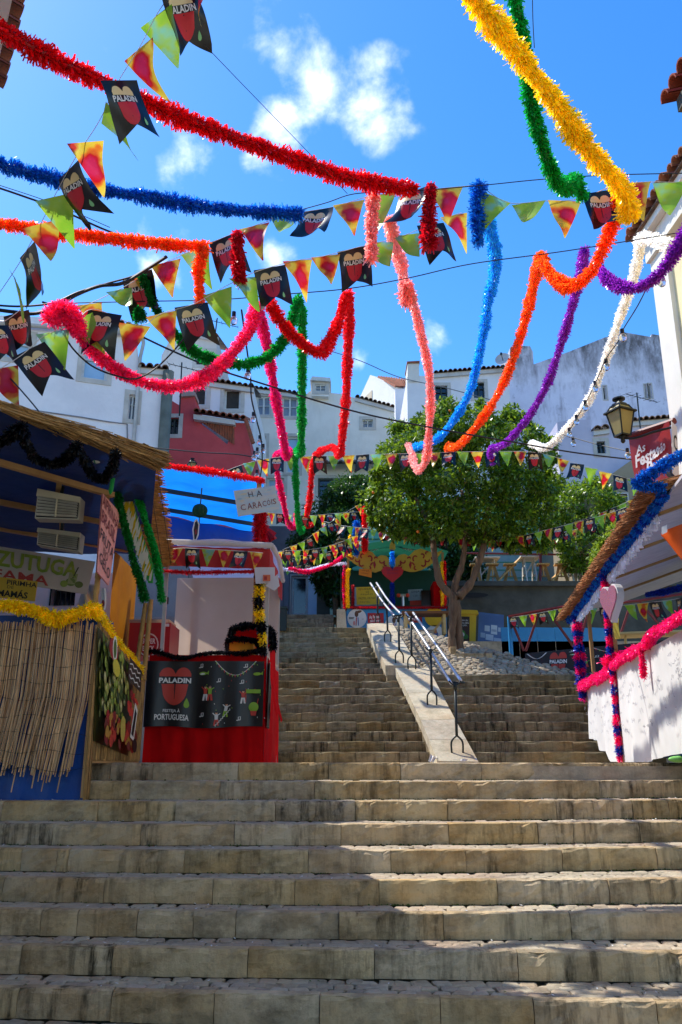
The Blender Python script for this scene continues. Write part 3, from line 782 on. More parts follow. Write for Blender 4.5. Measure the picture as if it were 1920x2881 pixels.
def building(name, label, vp, outline, wins, wm, depth=6, roof=None, cat='building', eave=.0, tiles=M_TILEW):
    """outline in pixels on the facade plane, wins [(rect px, style)], roof list of px polyline for the tile edge"""
    ol = [vp.hit(*q) for q in outline]; zm = min(p[1] for p in ol); ol = [(p[0], -2.5 if p[1] < zm+.6 else p[1]) for p in ol]; holes = []; ws = []
    for r_, st in wins:
        w = pxrect(vp, r_); ws.append((w, st)); u0, z0, u1, z1 = w; holes.append([(u0, z0), (u0, z1), (u1, z1), (u1, z0)])
    root = thing(name, label, cat, vp.pt(ol[0][0], min(p[1] for p in ol)))
    mb = MB(); mb.prism(ol, vp, -.22, 0, holes=holes)
    # returns and back
    k = len(ol)
    for j in range(k):
        a, b = ol[j], ol[(j+1) % k]; mb.quad(vp.pt(a[0], a[1], -.22), vp.pt(a[0], a[1], -depth), vp.pt(b[0], b[1], -depth), vp.pt(b[0], b[1], -.22))
    mb.build('wall', wm, root)
    for w, st in ws: add_window(root, vp, w, st)
    if roof:
        for seg in roof:
            (x0, y0), (x1, y1) = seg[0], seg[1]; a = vp.hit(x0, y0); b = vp.hit(x1, y1)
            A, B = vp.pt(a[0], a[1]-.02, .16), vp.pt(b[0], b[1]-.02, .16)
            tile_row(root, A, B, -vp.n*2.6 + Vector((0, 0, 1.1 if len(seg) < 3 else seg[2])), matl=tiles)
            fm = MB(); a3, b3 = vp.pt(a[0], a[1]-.22, 0), vp.pt(b[0], b[1]-.22, 0)
            fm.prism([(a[0], a[1]-.03), (b[0], b[1]-.03), (b[0], b[1]-.2), (a[0], a[1]-.2)], vp, 0, .1); fm.build('cornice', mat('cornice_white', '#cbc9c4', '#b0ada8', scale=2, rough=.9), root)
    return root
WW = wallmat('wall_white_cool', '#e2e1e2', '#d5d4d6', '#a09da0', .12)
WW2 = wallmat('wall_white_warm', '#e0dcd2', '#d2cec4', '#8d8880', .16)
WW3 = wallmat('wall_white_sunny', '#e4e1da', '#dad6cc', '#b0aaa0', .1)

v1 = VP(P(0, 1000, 20), P(400, 1000, 21.2))
b1 = building('white_house', 'white plastered house with pale blue windows behind the reed stall at left', v1,
  [(-160, 1700), (-160, 880), (205, 897), (385, 935), (392, 1035), (470, 1040), (470, 1700)],
  [((14, 940, 88, 1010), 'blue'), ((232, 978, 305, 1068), 'blue'), ((362, 1110, 384, 1180), 'cross')], WW, 7,
  roof=[((268, 902), (392, 928)), ((388, 1034), (474, 1042), .6)])
gt = MB(); a = v1.hit(-160, 905); b = v1.hit(400, 945)
gt.tube([v1.pt(a[0], a[1], .16), v1.pt(b[0], b[1], .16)], .07, 8)
c = v1.hit(395, 1000); gt.tube([v1.pt(b[0], b[1], .16), v1.pt(b[0]+.05, b[1]-.3, .12), v1.pt(c[0], c[1]-.1, .07), v1.pt(c[0], -1, .07)], .05, 8)
gt.build('gutter', mat('grey_gutter', '#b9bab8', '#9a9b99', scale=3, rough=.5), b1, smooth=True)
cb = MB(); pts = [v1.hit(*q) for q in ((0, 1140), (78, 1153), (230, 1175), (300, 1187), (358, 1194), (360, 1300))]
cb.tube([v1.pt(p[0], p[1], .03) for p in pts], .018, 5); cb.build('cable_duct', mat('grey_duct', '#8b8a8c', '#6d6c6e', scale=3), b1)
dp = MB(); p = v1.hit(470, 1100); dp.tube([v1.pt(p[0], -1, .1), v1.pt(p[0], v1.hit(470, 1050)[1], .1)], .16, 8); dp.build('drain_pipe', mat('mossy_render', '#7d7c6e', '#5a5a4c', scale=2, rough=.9), b1, smooth=True)

v2 = flatvp(27)
building('white_tower_house', 'tall narrow white house with tiled eave rising behind the pink house', v2, [(455, 1300), (455, 1000), (490, 935), (612, 950), (605, 1080), (605, 1300)],
  [((553, 990, 598, 1026), 'dark')], wallmat('wall_tower', '#d0ccc6', '#bdb9b4', '#8d8a86', .2), 4, roof=[((528, 934), (616, 950), .8)])
v3 = flatvp(25.5)
building('louvre_window_house', 'white house with two dark louvred windows between the pink house and garlands', v3, [(465, 1500), (465, 1085), (590, 1075), (714, 1092), (714, 1500)],
  [((538, 1083, 582, 1140), 'louvre'), ((631, 1092, 678, 1152), 'louvre')], WW, 5, roof=[((588, 1074), (716, 1092), .8)])
v4 = flatvp(24)
b4 = building('pink_house', 'dusky pink house with chimney stack, lean-to tiled roof and small window', v4,
  [(472, 1600), (472, 1120), (505, 1140), (512, 1112), (548, 1112), (548, 1178), (640, 1250), (660, 1190), (695, 1190), (708, 1280), (700, 1600)],
  [((476, 1175, 503, 1222), 'dark')], wallmat('wall_pink', '#cf5a5c', '#bb4c4f', '#7a3a3e', .15), 4)
mb = MB(); mb.prism([v4.hit(*q) for q in ((506, 1120), (512, 1105), (552, 1107), (551, 1117))], v4, -.6, .12); mb.build('chimney_cap', mat('chimney_cap', '#b39a90', '#93807a', scale=3, rough=.9), b4)
a = v4.hit(548, 1166); b = v4.hit(696, 1190)
tile_row(b4, v4.pt(a[0], a[1], .3), v4.pt(b[0], b[1], .3), Vector((0, 1.4, .5)), matl=M_TILE)
mb = MB(); mb.prism([v4.hit(*q) for q in ((548, 1172), (664, 1190), (664, 1202), (548, 1186))], v4, 0, .2); mb.build('fascia', mat('cornice_white', '#cbc9c4'), b4)
# corrugated terracotta sheet filling the gap under the eave, and the tiles falling down the right verge
mb = MB(); pts = [v4.hit(*q) for q in ((562, 1186), (660, 1200), (660, 1252))]
for i in range(14):
    t0, t1 = i/14, (i+1)/14; A = sub(Vector((*pts[0], 0)), Vector((*pts[1], 0)), t0); B = sub(Vector((*pts[0], 0)), Vector((*pts[1], 0)), t1)
    C0 = sub(Vector((*pts[0], 0)), Vector((*pts[2], 0)), t0); C1 = sub(Vector((*pts[0], 0)), Vector((*pts[2], 0)), t1); m_ = .04
    mb.quad(v4.pt(A.x, A.y, .02), v4.pt(C0.x, C0.y, .02), v4.pt((C0.x+C1.x)/2, (C0.y+C1.y)/2, .02+m_), v4.pt((A.x+B.x)/2, (A.y+B.y)/2, .02+m_))
    mb.quad(v4.pt((A.x+B.x)/2, (A.y+B.y)/2, .02+m_), v4.pt((C0.x+C1.x)/2, (C0.y+C1.y)/2, .02+m_), v4.pt(C1.x, C1.y, .02), v4.pt(B.x, B.y, .02))
mb.build('tile_infill', M_TILE, b4)
mb = MB(); A = v4.pt(*v4.hit(694, 1190), .32); B = v4.pt(*v4.hit(714, 1255), .32)
for i in range(9):
    p = sub(A, B, i/9); q = sub(A, B, (i+1.15)/9); mb.tube([p, q + Vector((.02, 0, -.02))], .07, 6)
mb.build('verge_tiles', M_TILE, b4)

v5 = flatvp(32)
b5 = building('long_white_house', 'long pale house with curtained windows and dormer behind the garlands', v5,
  [(712, 1700), (712, 1098), (860, 1112), (872, 1100), (960, 1108), (1110, 1150), (1106, 1700)],
  [((722, 1114, 762, 1168), 'pair'), ((794, 1117, 838, 1172), 'pair'), ((720, 1228, 748, 1330), 'shut'), ((806, 1228, 842, 1330), 'shut'), ((1020, 1180, 1050, 1202), 'cross'),
   ((752, 1345, 800, 1395), 'shut'), ((895, 1345, 1000, 1400), 'dark')], WW2, 8, roof=[((716, 1094), (862, 1112), .9), ((1000, 1118), (1110, 1148), .4)])
mb = MB(); mb.prism([v5.hit(*q) for q in ((878, 1122), (880, 1078), (927, 1082), (925, 1124))], v5, -2, .3, holes=[[v5.hit(*q) for q in ((888, 1108), (888, 1090), (918, 1092), (917, 1111))]]); mb.build('dormer', WW3, b5)
add_window(b5, VP(v5.pt(0, 0, .3), v5.pt(1, 0, .3)), pxrect(v5, (888, 1091, 918, 1110)), 'pair', .1)
mb = MB(); mb.prism([v5.hit(*q) for q in ((874, 1082), (880, 1072), (930, 1076), (932, 1086))], v5, -2, .45); mb.build('dormer_roof', M_FRAME, b5)
a = v5.hit(885, 1320); b = v5.hit(1060, 1320); tile_row(b5, v5.pt(a[0], a[1], .7), v5.pt(b[0], b[1], .7), Vector((0, .7, .3)), matl=M_TILEW)
# sunlit gable turned to the left, with a red tiled roof
A5 = P(990, 1170, 38); B5 = P(1120, 1100, 34.5); v6 = VP(A5, B5)
b6 = building('sunlit_gable_house', 'bright sunlit white gable with red tiled roof beyond the rooftops', v6, [(985, 1500), (985, 1180), (1042, 1055), (1122, 1088), (1122, 1500)], [], WW3, 5)
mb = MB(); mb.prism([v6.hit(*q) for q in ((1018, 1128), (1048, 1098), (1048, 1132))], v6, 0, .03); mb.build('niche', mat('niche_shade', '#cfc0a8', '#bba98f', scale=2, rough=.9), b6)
p0 = P(1062, 1062, 36.2); p1 = P(1150, 1070, 35.2); p2 = P(1150, 1092, 34.3); p3 = P(1112, 1090, 34.3)
mb = MB(); n = 12
for i in range(n):
    a, b = sub(p3, p2, i/n), sub(p3, p2, (i+1)/n); c_, d_ = sub(p0, p1, (i+1)/n), sub(p0, p1, i/n); up = Vector((0, -.05, .09))
    mb.quad(a, sub(a, b, .5)+up, sub(d_, c_, .5)+up, d_); mb.quad(sub(a, b, .5)+up, b, c_, sub(d_, c_, .5)+up)
mb.build('roof', M_TILE, b6)
mb = MB(); mb.box((p3.x, p3.y+.02, 0), (p2.x+.2, p2.y+1.5, p3.z-.05)); mb.build('side_wall', WW, b6)

v7 = flatvp(30)
b7 = building('chimney_house', 'white house with two open dark windows, chimney and satellite dish', v7, [(1146, 1600), (1146, 1060), (1220, 1055), (1432, 1035), (1436, 1600)],
  [((1225, 1085, 1260, 1130), 'dark'), ((1333, 1075, 1364, 1120), 'dark')], WW, 6, roof=[((1220, 1052), (1420, 1036), .8)])
mb = MB(); mb.prism([v7.hit(*q) for q in ((1148, 1075), (1147, 1024), (1179, 1024), (1181, 1075))], v7, -1, .05); mb.build('chimney', WW2, b7)
mb = MB(); mb.prism([v7.hit(*q) for q in ((1145, 1025), (1145, 1020), (1181, 1018), (1181, 1024))], v7, -1.05, .1); mb.build('chimney_cap', M_TILE, b7)
dish = thing('satellite_dish', 'round pale satellite dish on the roof beside the grimy chimney', 'satellite dish', P(1415, 1040, 29.7))
c = P(1416, 1014, 29.6); mb = MB(); ax = Vector((-.35, -.9, .25)).normalized(); aa = ax.orthogonal().normalized(); bb = ax.cross(aa)
mb.grid(lambda u, v: c + (aa*math.cos(2*math.pi*u) + bb*math.sin(2*math.pi*u))*.30*v + ax*(.09*v*v), 20, 5)
mb.build('reflector', mat('dish_grey', '#b9b9bb', '#a2a2a6', scale=3, rough=.5), dish, smooth=True)
mb = MB(); mb.tube([P(1415, 1045, 29.7), c - ax*.05], .03, 6); mb.tube([c, c+ax*.4], .015, 5); mb.box(tuple(c+ax*.4-Vector((.04,.04,.04))), tuple(c+ax*.4+Vector((.04,.04,.04)))); mb.build('arm', M_IRON, dish)

v8 = flatvp(33)
building('weathered_wall_house', 'huge weathered lilac-white blank wall with sooty sloping top and slit windows', v8,
  [(1432, 1600), (1430, 1100), (1436, 978), (1445, 972), (1492, 974), (1500, 990), (1502, 1025), (1600, 990), (1700, 950), (1752, 934), (1832, 948), (1834, 940), (1990, 962), (1990, 1600)],
  [((1698, 1086, 1707, 1124), 'slit'), ((1815, 1082, 1822, 1120), 'slit'), ((1826, 1080, 1834, 1120), 'slit')], wallmat('wall_weathered', '#dddce6', '#cccbd8', '#77727a', .7, top_z=17.2), 8)
v9 = flatvp(26)
b9 = building('lilac_house', 'small lilac-shaded house with two tiled eaves and a tiny window left of the lantern', v9,
  [(1567, 1500), (1568, 1188), (1600, 1182), (1662, 1180), (1664, 1215), (1668, 1212), (1700, 1190), (1920, 1175), (1990, 1175), (1990, 1500)],
  [((1680, 1242, 1704, 1276), 'dark')], wallmat('wall_lilac', '#c3c0d0', '#b3b0c2', '#8c8894', .15), 5, roof=[((1668, 1212), (1712, 1206), .3), ((1774, 1186), (1905, 1176), .6)])
v10 = flatvp(25)
building('beige_gable_house', 'beige triangular gable house with a dark window left of the red festival banner', v10, [(1600, 1500), (1600, 1420), (1790, 1285), (2000, 1180), (2000, 1500)],
  [((1722, 1390, 1765, 1408), 'slit')], wallmat('wall_beige', '#a3957e', '#93866f', '#6d6355', .2), 4)
# mint green building and yellow edge behind the big tree
v11 = flatvp(29)
b11 = building('mint_house', 'mint green boarded house front behind the orange trees', v11, [(985, 1800), (985, 1400), (1760, 1400), (1900, 1400), (1900, 1800)], [], mat('mint_boards', '#7fc9a4', '#6ab690', scale=2, rough=.8, stretch=(.2, 1, 5)), 3)
mb = MB()
for py in range(1430, 1640, 22):
    a = v11.hit(985, py); b = v11.hit(1900, py); mb.prism([(a[0], a[1]), (b[0], a[1]), (b[0], a[1]+.04), (a[0], a[1]+.04)], v11, 0, .04)
mb.build('board_ribs', mat('mint_rib', '#4f9d7a', '#478f6e', scale=3), b11)
mb = MB(); a = v11.hit(1680, 1412); b = v11.hit(1900, 1412); mb.prism([(a[0], a[1]), (b[0], a[1]), (b[0], a[1]+.2), (a[0], a[1]+.2)], v11, 0, .15); mb.build('yellow_trim', TM['yellow'], b11)
pw = v11.hit(1380, 1560)
mb = MB(); a = v11.hit(1300, 1640); b = v11.hit(1900, 1440); mb.prism([(a[0], a[1]-.5), (b[0], a[1]-.5), (b[0], b[1]-1.3), (a[0], b[1]-1.3)], v11, 0, .03); mb.build('pale_panel', mat('pale_mint_wall', '#9fb8b0', '#8ea8a0', scale=2, rough=.9), b11)

# dark passage and doors at the head of the stairs
v12 = flatvp(27)
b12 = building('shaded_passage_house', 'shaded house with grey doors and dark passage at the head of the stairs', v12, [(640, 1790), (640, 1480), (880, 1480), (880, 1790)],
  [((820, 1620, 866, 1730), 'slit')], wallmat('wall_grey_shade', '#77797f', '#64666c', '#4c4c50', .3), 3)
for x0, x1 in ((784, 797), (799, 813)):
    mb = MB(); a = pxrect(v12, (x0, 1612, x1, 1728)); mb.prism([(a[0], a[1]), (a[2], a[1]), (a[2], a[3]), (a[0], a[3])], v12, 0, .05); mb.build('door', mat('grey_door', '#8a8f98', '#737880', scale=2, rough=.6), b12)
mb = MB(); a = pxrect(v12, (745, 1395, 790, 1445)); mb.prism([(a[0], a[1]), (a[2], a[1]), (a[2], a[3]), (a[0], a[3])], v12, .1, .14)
b13 = building('pale_blue_wall', 'pale blue wall beside the dark passage at the head of the stairs', flatvp(26), [(868, 1780), (868, 1585), (925, 1590), (925, 1780)], [], mat('pale_blue_wall', '#b9cfe6', '#a5bdd6', scale=2, rough=.9), 2, cat='wall')
gp = thing('gate_pillar', 'dark square gate pillar with stepped cap at the head of the stairs', 'pillar', P(910, 1725, 25)); mb = MB()
p = P(910, 1725, 25); mb.box((p.x-.2, 25, 3.7), (p.x+.2, 25.4, 5.1)); mb.box((p.x-.3, 24.9, 3.7), (p.x+.3, 25.5, 4.3)); mb.box((p.x-.25, 24.95, 5.1), (p.x+.25, 25.45, 5.18)); mb.box((p.x-.15, 25.05, 5.18), (p.x+.15, 25.35, 5.26)); mb.build('shaft', M_DARKW, gp)
fh = thing('iron_fence', 'black iron railing right of the gate pillar at the head of the stairs', 'fence', P(950, 1725, 25))
for i in range(9):
    mb = MB(); x = p.x + .4 + i*.13; mb.tube([(x, 25.2, 3.75), (x, 25.2, 5.0+.02*i)], .015, 5); mb.build('bar', M_IRON, fh)
mb = MB(); mb.beam((p.x+.3, 25.2, 4.9), (p.x+1.6, 25.2, 4.95), .03, .04); mb.beam((p.x+.3, 25.2, 3.9), (p.x+1.6, 25.2, 3.9), .03, .04); mb.build('rail', M_IRON, fh)
# building at the right edge: pale pilaster, yellow wall, long tiled eave
A = P(1853, 800, 11.6); v14 = VP(Vector((A.x, A.y, 0)), Vector((A.x+.45, 3.0, 0)))
M_PIL = mat('pilaster_cream', '#e6e2d6', '#d8d4c6', scale=2, rough=.85, bump=.1); M_YEL = mat('yellow_render', '#e5d6a6', '#d9c898', scale=2, rough=.9, bump=.1)
b14 = thing('yellow_townhouse', 'tall cream and yellow townhouse with long tiled eave at the right edge', 'building', v14.pt(0, 0))
def vbox(vp, u0, u1, z0, z1, h0, h1, name, m, root):
    mb = MB(); mb.prism([(u0, z0), (u1, z0), (u1, z1), (u0, z1)], vp, h0, h1); return mb.build(name, m, root)
vbox(v14, .0, 9, 0, 8.05, -4, 0, 'wall', M_YEL, b14); vbox(v14, -.02, .50, 0, 8.05, 0.0, .08, 'pilaster', M_PIL, b14)
vbox(v14, -.05, 9, 7.72, 8.05, 0.0, .14, 'cornice', M_PIL, b14); vbox(v14, -.06, 9, 8.05, 8.2, -.1, .26, 'soffit', M_PIL, b14)
k = 0; u = -.12
tm = MB(); r = .085
for j in range(7):
    q = math.pi*j/6
    for (yy, rr) in ((0, r), (.5, r*.86), (0, r*.8), (.5, r*.66)): tm.V.append((math.cos(q)*rr, yy, math.sin(q)*rr))
for j in range(6):
    a = j*4; tm.F += [(a, a+4, a+5, a+1), (a+6, a+2, a+3, a+7), (a, a+2, a+6, a+4)]
tme = bpy.data.meshes.new('roof_tile'); tme.from_pydata(tm.V, [], tm.F)
M_TILE2 = mat('eave_tile', '#9c5b40', '#6b5444', scale=5, rough=.9, bump=.3, objrand=.3); tme.materials.append(M_TILE2)
def put_tile(root, loc, rz, tilt, s=1):
    o = mkobj('roof_tile', tme, root); o.location = loc - worig(root); o.rotation_euler = (tilt, random.gauss(0, .05), rz); o.scale = (s, s, s)
ang = math.atan2(v14.n.y, v14.n.x) + math.pi/2
while u < 8.6:
    put_tile(b14, v14.pt(u, 8.22 + random.gauss(0, .01), .40 + random.gauss(0, .015)), ang, .25)
    put_tile(b14, v14.pt(u, 8.33 + random.gauss(0, .01), .06), ang, .25)
    u += .185; k += 1
vbox(v14, -.12, 9, 8.17, 8.20, -.2, .32, 'tile_bed', M_TILEW, b14)
# a second eave, nearer and higher: corner of the next house
NE = P(1868, 200, 5.6)
b15 = thing('neighbour_house', 'corner of the next house with dark red tiled eave at top right', 'building', Vector((NE.x+.3, 4, 0)))
v15 = VP(Vector((NE.x+.22, NE.y+.3, 0)), Vector((NE.x+.35, 0, 0))); zt = NE.z
vbox(v15, .9, 5, 0, zt-.15, -3, -.25, 'wall', M_PIL, b15); vbox(v15, .0, 5, zt-.15, zt-.02, -2.5, .0, 'soffit', M_DARKW, b15)
ang = math.atan2(v15.n.y, v15.n.x)+math.pi/2; u = 0
M_RED = mat('red_eave_tile', '#a34327', '#7a3522', scale=5, rough=.85, bump=.3, objrand=.2); tme2 = tme.copy(); tme2.materials[0] = M_RED
while u < 3.5:
    for hh, zz in ((.1, 0), (-.25, .1)):
        o = mkobj('roof_tile', tme2, b15); o.location = v15.pt(u, zt+zz, hh) - worig(b15); o.rotation_euler = (.25, random.gauss(0, .04), ang); o.scale = (.9, .9, .9)
    u += .17
# corner of the house at top left
A = PZ(74, -60, 6.5); B = PZ(8, 226, 6.5); v16 = VP(A, B); l16 = Vector((B.x-A.x, B.y-A.y, 0)).length
b16 = thing('corner_house', 'cream house corner with terracotta eave at the top left edge', 'building', Vector((A.x-.8, 3, -1.6)))
vbox(v16, -6, l16-.15, -1.6, 6.3, -3, -.42, 'wall', M_PIL, b16); vbox(v16, -6, l16, 6.3, 6.42, -2.6, -.08, 'soffit', M_PIL, b16)
ang = math.atan2(v16.n.y, v16.n.x)+math.pi/2; u = -1.5
while u < l16+.05:
    for hh, zz in ((.02, 6.46), (-.3, 6.56)):
        o = mkobj('roof_tile', tme, b16); o.location = v16.pt(u, zz, hh) - worig(b16); o.rotation_euler = (.25, random.gauss(0, .04), ang)
    u += .185
# the next house down the left side of the street, just outside the frame
v17 = VP(Vector((-4.22, 7.3, 0)), Vector((-6.0, 12.2, 0)))
b17 = thing('street_house', 'plain white house lining the left side of the street behind the reed stall', 'building', Vector((-6, 9, -1.6)))
vbox(v17, 0, 5.2, -1.6, 6.2, -4, -.05, 'wall', WW2, b17); vbox(v17, -.02, 5.22, 6.2, 6.4, -4, .1, 'cornice', M_PIL, b17)

# ================= STALLS =================
M_REEDL = mat('reed_straw', '#c69a5a', '#8d6a3c', scale=9, rough=.75, bump=.2, island=.35)
M_REED = mat('reed_cane', '#e2b884', '#b0825a', scale=14, rough=.5, stretch=(1, 1, .3), objrand=.4)
M_TARPB = mat('blue_tarp', '#0f4e9e', '#0a3f86', scale=3, rough=.45, bump=.5, bscale=8)
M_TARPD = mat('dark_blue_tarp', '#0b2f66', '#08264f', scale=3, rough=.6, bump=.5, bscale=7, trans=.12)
M_TARPT = mat('bright_blue_tarp', '#1583e8', '#0f74d8', scale=3, rough=.5, bump=.5, bscale=9, trans=.75)
M_RED = mat('red_cloth', '#d80c10', '#b0080c', scale=2, rough=.9, bump=.3, spec=.1)
M_REDC = mat('red_canopy', '#c4302c', '#a82220', scale=2, rough=.7, bump=.2, trans=.25)
M_WOOD = mat('raw_pine', '#c39a62', '#9c7442', scale=3, rough=.7, stretch=(1, 1, .15), bump=.2)
M_WOODP = mat('pale_pine', '#d8bf86', '#c0a268', scale=3, rough=.7)
M_CREAM = mat('cream_sheet', '#d8c2ae', '#c9b19c', scale=1.5, rough=.85, bump=.3, trans=.6)
M_BLACKV = mat('black_vinyl', '#1b1b1c', '#121213', scale=2, rough=.38, bump=.15, bscale=4)
M_WHITEC = mat('white_sheet', '#e2e1df', '#cfceca', scale=2, rough=.85, bump=.3, bscale=2)
def cloth(name, parent, vp, u0, u1, ztop, zbot, m, amp=.02, nu=40, nv=14, h=0.0, k=5.0, seed=0):
    mb = MB()
    def fn(a, b):
        u = u0 + (u1-u0)*a; zt, zb = ztop(a), zbot(a); z = zb + (zt-zb)*b
        w = (1.15-b)*amp*(mnoise.noise(Vector((u*k, z*.35, seed)))*1.6 + .5*mnoise.noise(Vector((u*k*2.3+z*1.5, z*1.1, seed+5)))) + amp*.25*math.sin(u*k*1.3)
        return vp.pt(u, z, h + w)
    mb.grid(fn, nu, nv); return mb.build(name, m, parent, smooth=True)
def reeds_stuff(name, parent, gen, m, n, r=.005):
    """gen(i) -> (a, b): n thin canes as one mesh"""
    V = []; F = []
    for i in range(n):
        a, b = gen(i); d = (b-a).normalized(); s = d.orthogonal().normalized(); t = d.cross(s); k = len(V); rr = r*random.uniform(.6, 1.3)
        for p in (a, b):
            for j in range(3): q = 2.1*j + i; V.append(tuple(p + (s*math.cos(q)+t*math.sin(q))*rr))
        for j in range(3): F.append((k+j, k+(j+1) % 3, k+3+(j+1) % 3, k+3+j))
    o = npmesh(name, V, F, m, parent); o['kind'] = 'stuff'; return o
def paladin(a, cx, top_, w, h, m_heart='#c8402e', m_lip=None, txt='#f2efe6', drop='#8db62e', dx=.0, bg='#161616', bold=.035):
    """tongue-and-lips emblem with the word across it, in the art's own units; v grows upward"""
    lip = m_lip or m_heart; hw = w/2
    hump = lambda x: top_ - h*.24 + h*.24*(math.sqrt(max(0, 1-((abs(x-cx)-hw*.5)/(hw*.52))**2)))
    a.cols(cx-hw*.99, cx+hw*.99, lambda x: top_-h*.24, hump, lip, 16, 3)
    a.cols(cx-hw*.84, cx+hw*.84, lambda x: top_-h*.44 - h*.56*math.sqrt(max(0, 1-((x-cx)/(hw*.84))**2)), lambda x: top_-h*.44, m_heart, 14, 5)
    a.poly([(cx-w*.022, top_-h*.44), (cx+w*.022, top_-h*.44), (cx+w*.008, top_-h*.84), (cx-w*.008, top_-h*.84)], bg)
    a.text('PALADIN', cx-hw*1.0, top_-h*.415, cx+hw*1.0, top_-h*.275, txt, bold)
    dxx = cx + hw*.78; dy = top_-h*.93
    pts = [(dxx + w*.115*math.sin(t)*math.sin(t/2)**1.2, dy + h*.13*math.cos(t)) for t in np.linspace(0, 2*math.pi, 18, endpoint=False)]
    a.poly(pts, drop)
def line_pts(fn, a, b, n): return [fn(a+(b-a)*i/n) for i in range(n+1)]
def party(a, sx=1.0, x0=0, asp=1.0):
    """confetti, notes, fish, bunting and small dancers printed on the festival vinyl; units 0..1 over the panel right of the emblem"""
    W_ = '#ddd9cf'; Rr = '#c8402e'; Gg = '#8db62e'
    X = lambda x: x0 + x*sx
    rs = random.Random(3)
    for _ in range(26):
        x, y = rs.random(), .05 + .9*rs.random(); s_ = .008
        a.poly([(X(x)-s_*sx, y), (X(x)+s_*sx, y-s_*asp), (X(x)+s_*sx*.4, y+s_*asp)], rs.choice([W_, Rr, Gg]))
    ar = lambda t: (X(.22 + .62*t), 1.0 - .22*math.sin(math.pi*t)*1.0)
    a.line(line_pts(ar, 0, 1, 16), .008, W_)
    for i in range(15):
        p, q = ar(i/15+.01), ar(i/15+.05); a.poly([p, q, ((p[0]+q[0])/2, (p[1]+q[1])/2-.04)], Rr if i % 2 else Gg)
    for (x, y, r_) in ((.04, .81, .5), (.86, .80, -.5)):      # fish
        a.ell(X(x), y, .06*sx, .025, Gg, rot=.12); a.ell(X(x)-.01*sx, y-.006, .04*sx, .014, W_, rot=.12); a.poly([(X(x)+.05*sx, y), (X(x)+.09*sx, y+.045), (X(x)+.085*sx, y-.02)], Gg)
    for (x, y) in ((.0, .93), (.68, .93), (.63, .68), (.04, .2), (.28, .71), (.6, .12)):   # notes
        a.line([(X(x), y-.03), (X(x), y+.02), (X(x+.03), y+.025), (X(x+.03), y-.025)], .006, W_); a.ell(X(x)-.008, y-.03, .01, .008, W_, 8); a.ell(X(x+.03)-.008, y-.025, .01, .008, W_, 8)
    def man(x, y, s_, sh, tr, lean=0):
        a.ell(X(x)+lean, y+.085*s_, .016*sx*s_, .018*s_, '#d9a07a', 10); a.ell(X(x)+lean, y+.1*s_, .017*sx*s_, .01*s_, '#2a1a12', 8)
        a.poly([(X(x)-.025*sx*s_+lean, y+.07*s_), (X(x)+.025*sx*s_+lean, y+.07*s_), (X(x)+.02*sx*s_, y), (X(x)-.02*sx*s_, y)], sh)
        a.line([(X(x)-.02*sx*s_+lean, y+.06*s_), (X(x)-.05*sx*s_+lean, y+.09*s_)], .01, sh); a.line([(X(x)+.02*sx*s_+lean, y+.06*s_), (X(x)+.05*sx*s_+lean, y+.08*s_)], .01, sh)
        a.line([(X(x)-.012*sx*s_, y), (X(x)-.025*sx*s_, y-.08*s_)], .014*s_, tr); a.line([(X(x)+.012*sx*s_, y), (X(x)+.025*sx*s_, y-.08*s_)], .014*s_, tr)
    man(.09, .5, 1.2, Rr, W_); man(.16, .5, 1.2, Gg, Rr); man(.40, .24, 1.1, W_, Gg, .01); man(.27, .12, 1.1, W_, Rr); man(.66, .43, 1.1, Rr, W_)
    st = [];
    for i in range(9): st += [(X(.26+.026*i), .02+.028*i), (X(.26+.026*i), .048+.028*i)]
    a.line(st, .006, W_)
    a.rect(X(.70), .5, X(.92), .56, Gg); a.text('SABE A LISBOA', X(.715), .515, X(.905), .545, '#2c3a12', 0); a.line([(X(.70), .36), (X(.70), .57)], .006, Rr)
    a.ell(X(.82), .29, .075*sx, .075, Gg, 20); a.poly([(X(.77), .23), (X(.87), .23), (X(.855), .16), (X(.785), .16)], Rr); a.line([(X(.87), .33), (X(.89), .42)], .006, Rr)

# ---- red festival stall ----
vs1 = flatvp(9.6); p = P(410, 2140, 9.6)
st = thing('market_stall', 'red cloth market stall with black vinyl banner and cream back sheet', 'stall', Vector((p.x, 9.6, 0)))
u0, u1 = vs1.hit(412, 1990)[0], vs1.hit(745, 1990)[0]; zc = vs1.hit(600, 1843)[1]
cloth('table_skirt', st, vs1, u0, u1, lambda a: zc, lambda a: .005, M_RED, .03, 60, 16, k=7)
vside = VP(Vector((u1, 9.6, 0)), Vector((u1, 11.5, 0)))
sd = cloth('side_skirt', st, vside, .0, 1.9, lambda a: zc, lambda a: .005, M_RED, .03, 20, 10, k=6)
mb = MB(); mb.box((u0, 9.62, zc-.04), (u1, 10.3, zc)); mb.build('counter_top', M_RED, st)
mb = MB(); mb.grid(lambda u, v: Vector((u1+.03+.05*u+.10*(1-v)**3, 9.75+.2*u, .5+.95*v+.05*math.sin(u*6))), 6, 12); mb.build('side_drape', M_RED, st, smooth=True)
for x in (u0+.12, u1-.01):
    for y in (9.68, 11.45):
        mb = MB(); mb.beam((x, y, .0), (x, y, 2.5), .04, .04); mb.build('pole', mat('white_pole', '#c9c2ba', scale=4), st)
zv0, zv1 = vs1.hit(600, 1604)[1], vs1.hit(600, 1548)[1]; ua = u0+.12
mb = MB(); mb.grid(lambda a, b: Vector((ua + (u1+.02-ua)*a, 9.56 + .012*math.sin(a*30), zv0 + (zv1-zv0)*b + (.045*(1-a)))), 30, 3); mb.build('valance', M_REDC, st, smooth=True)
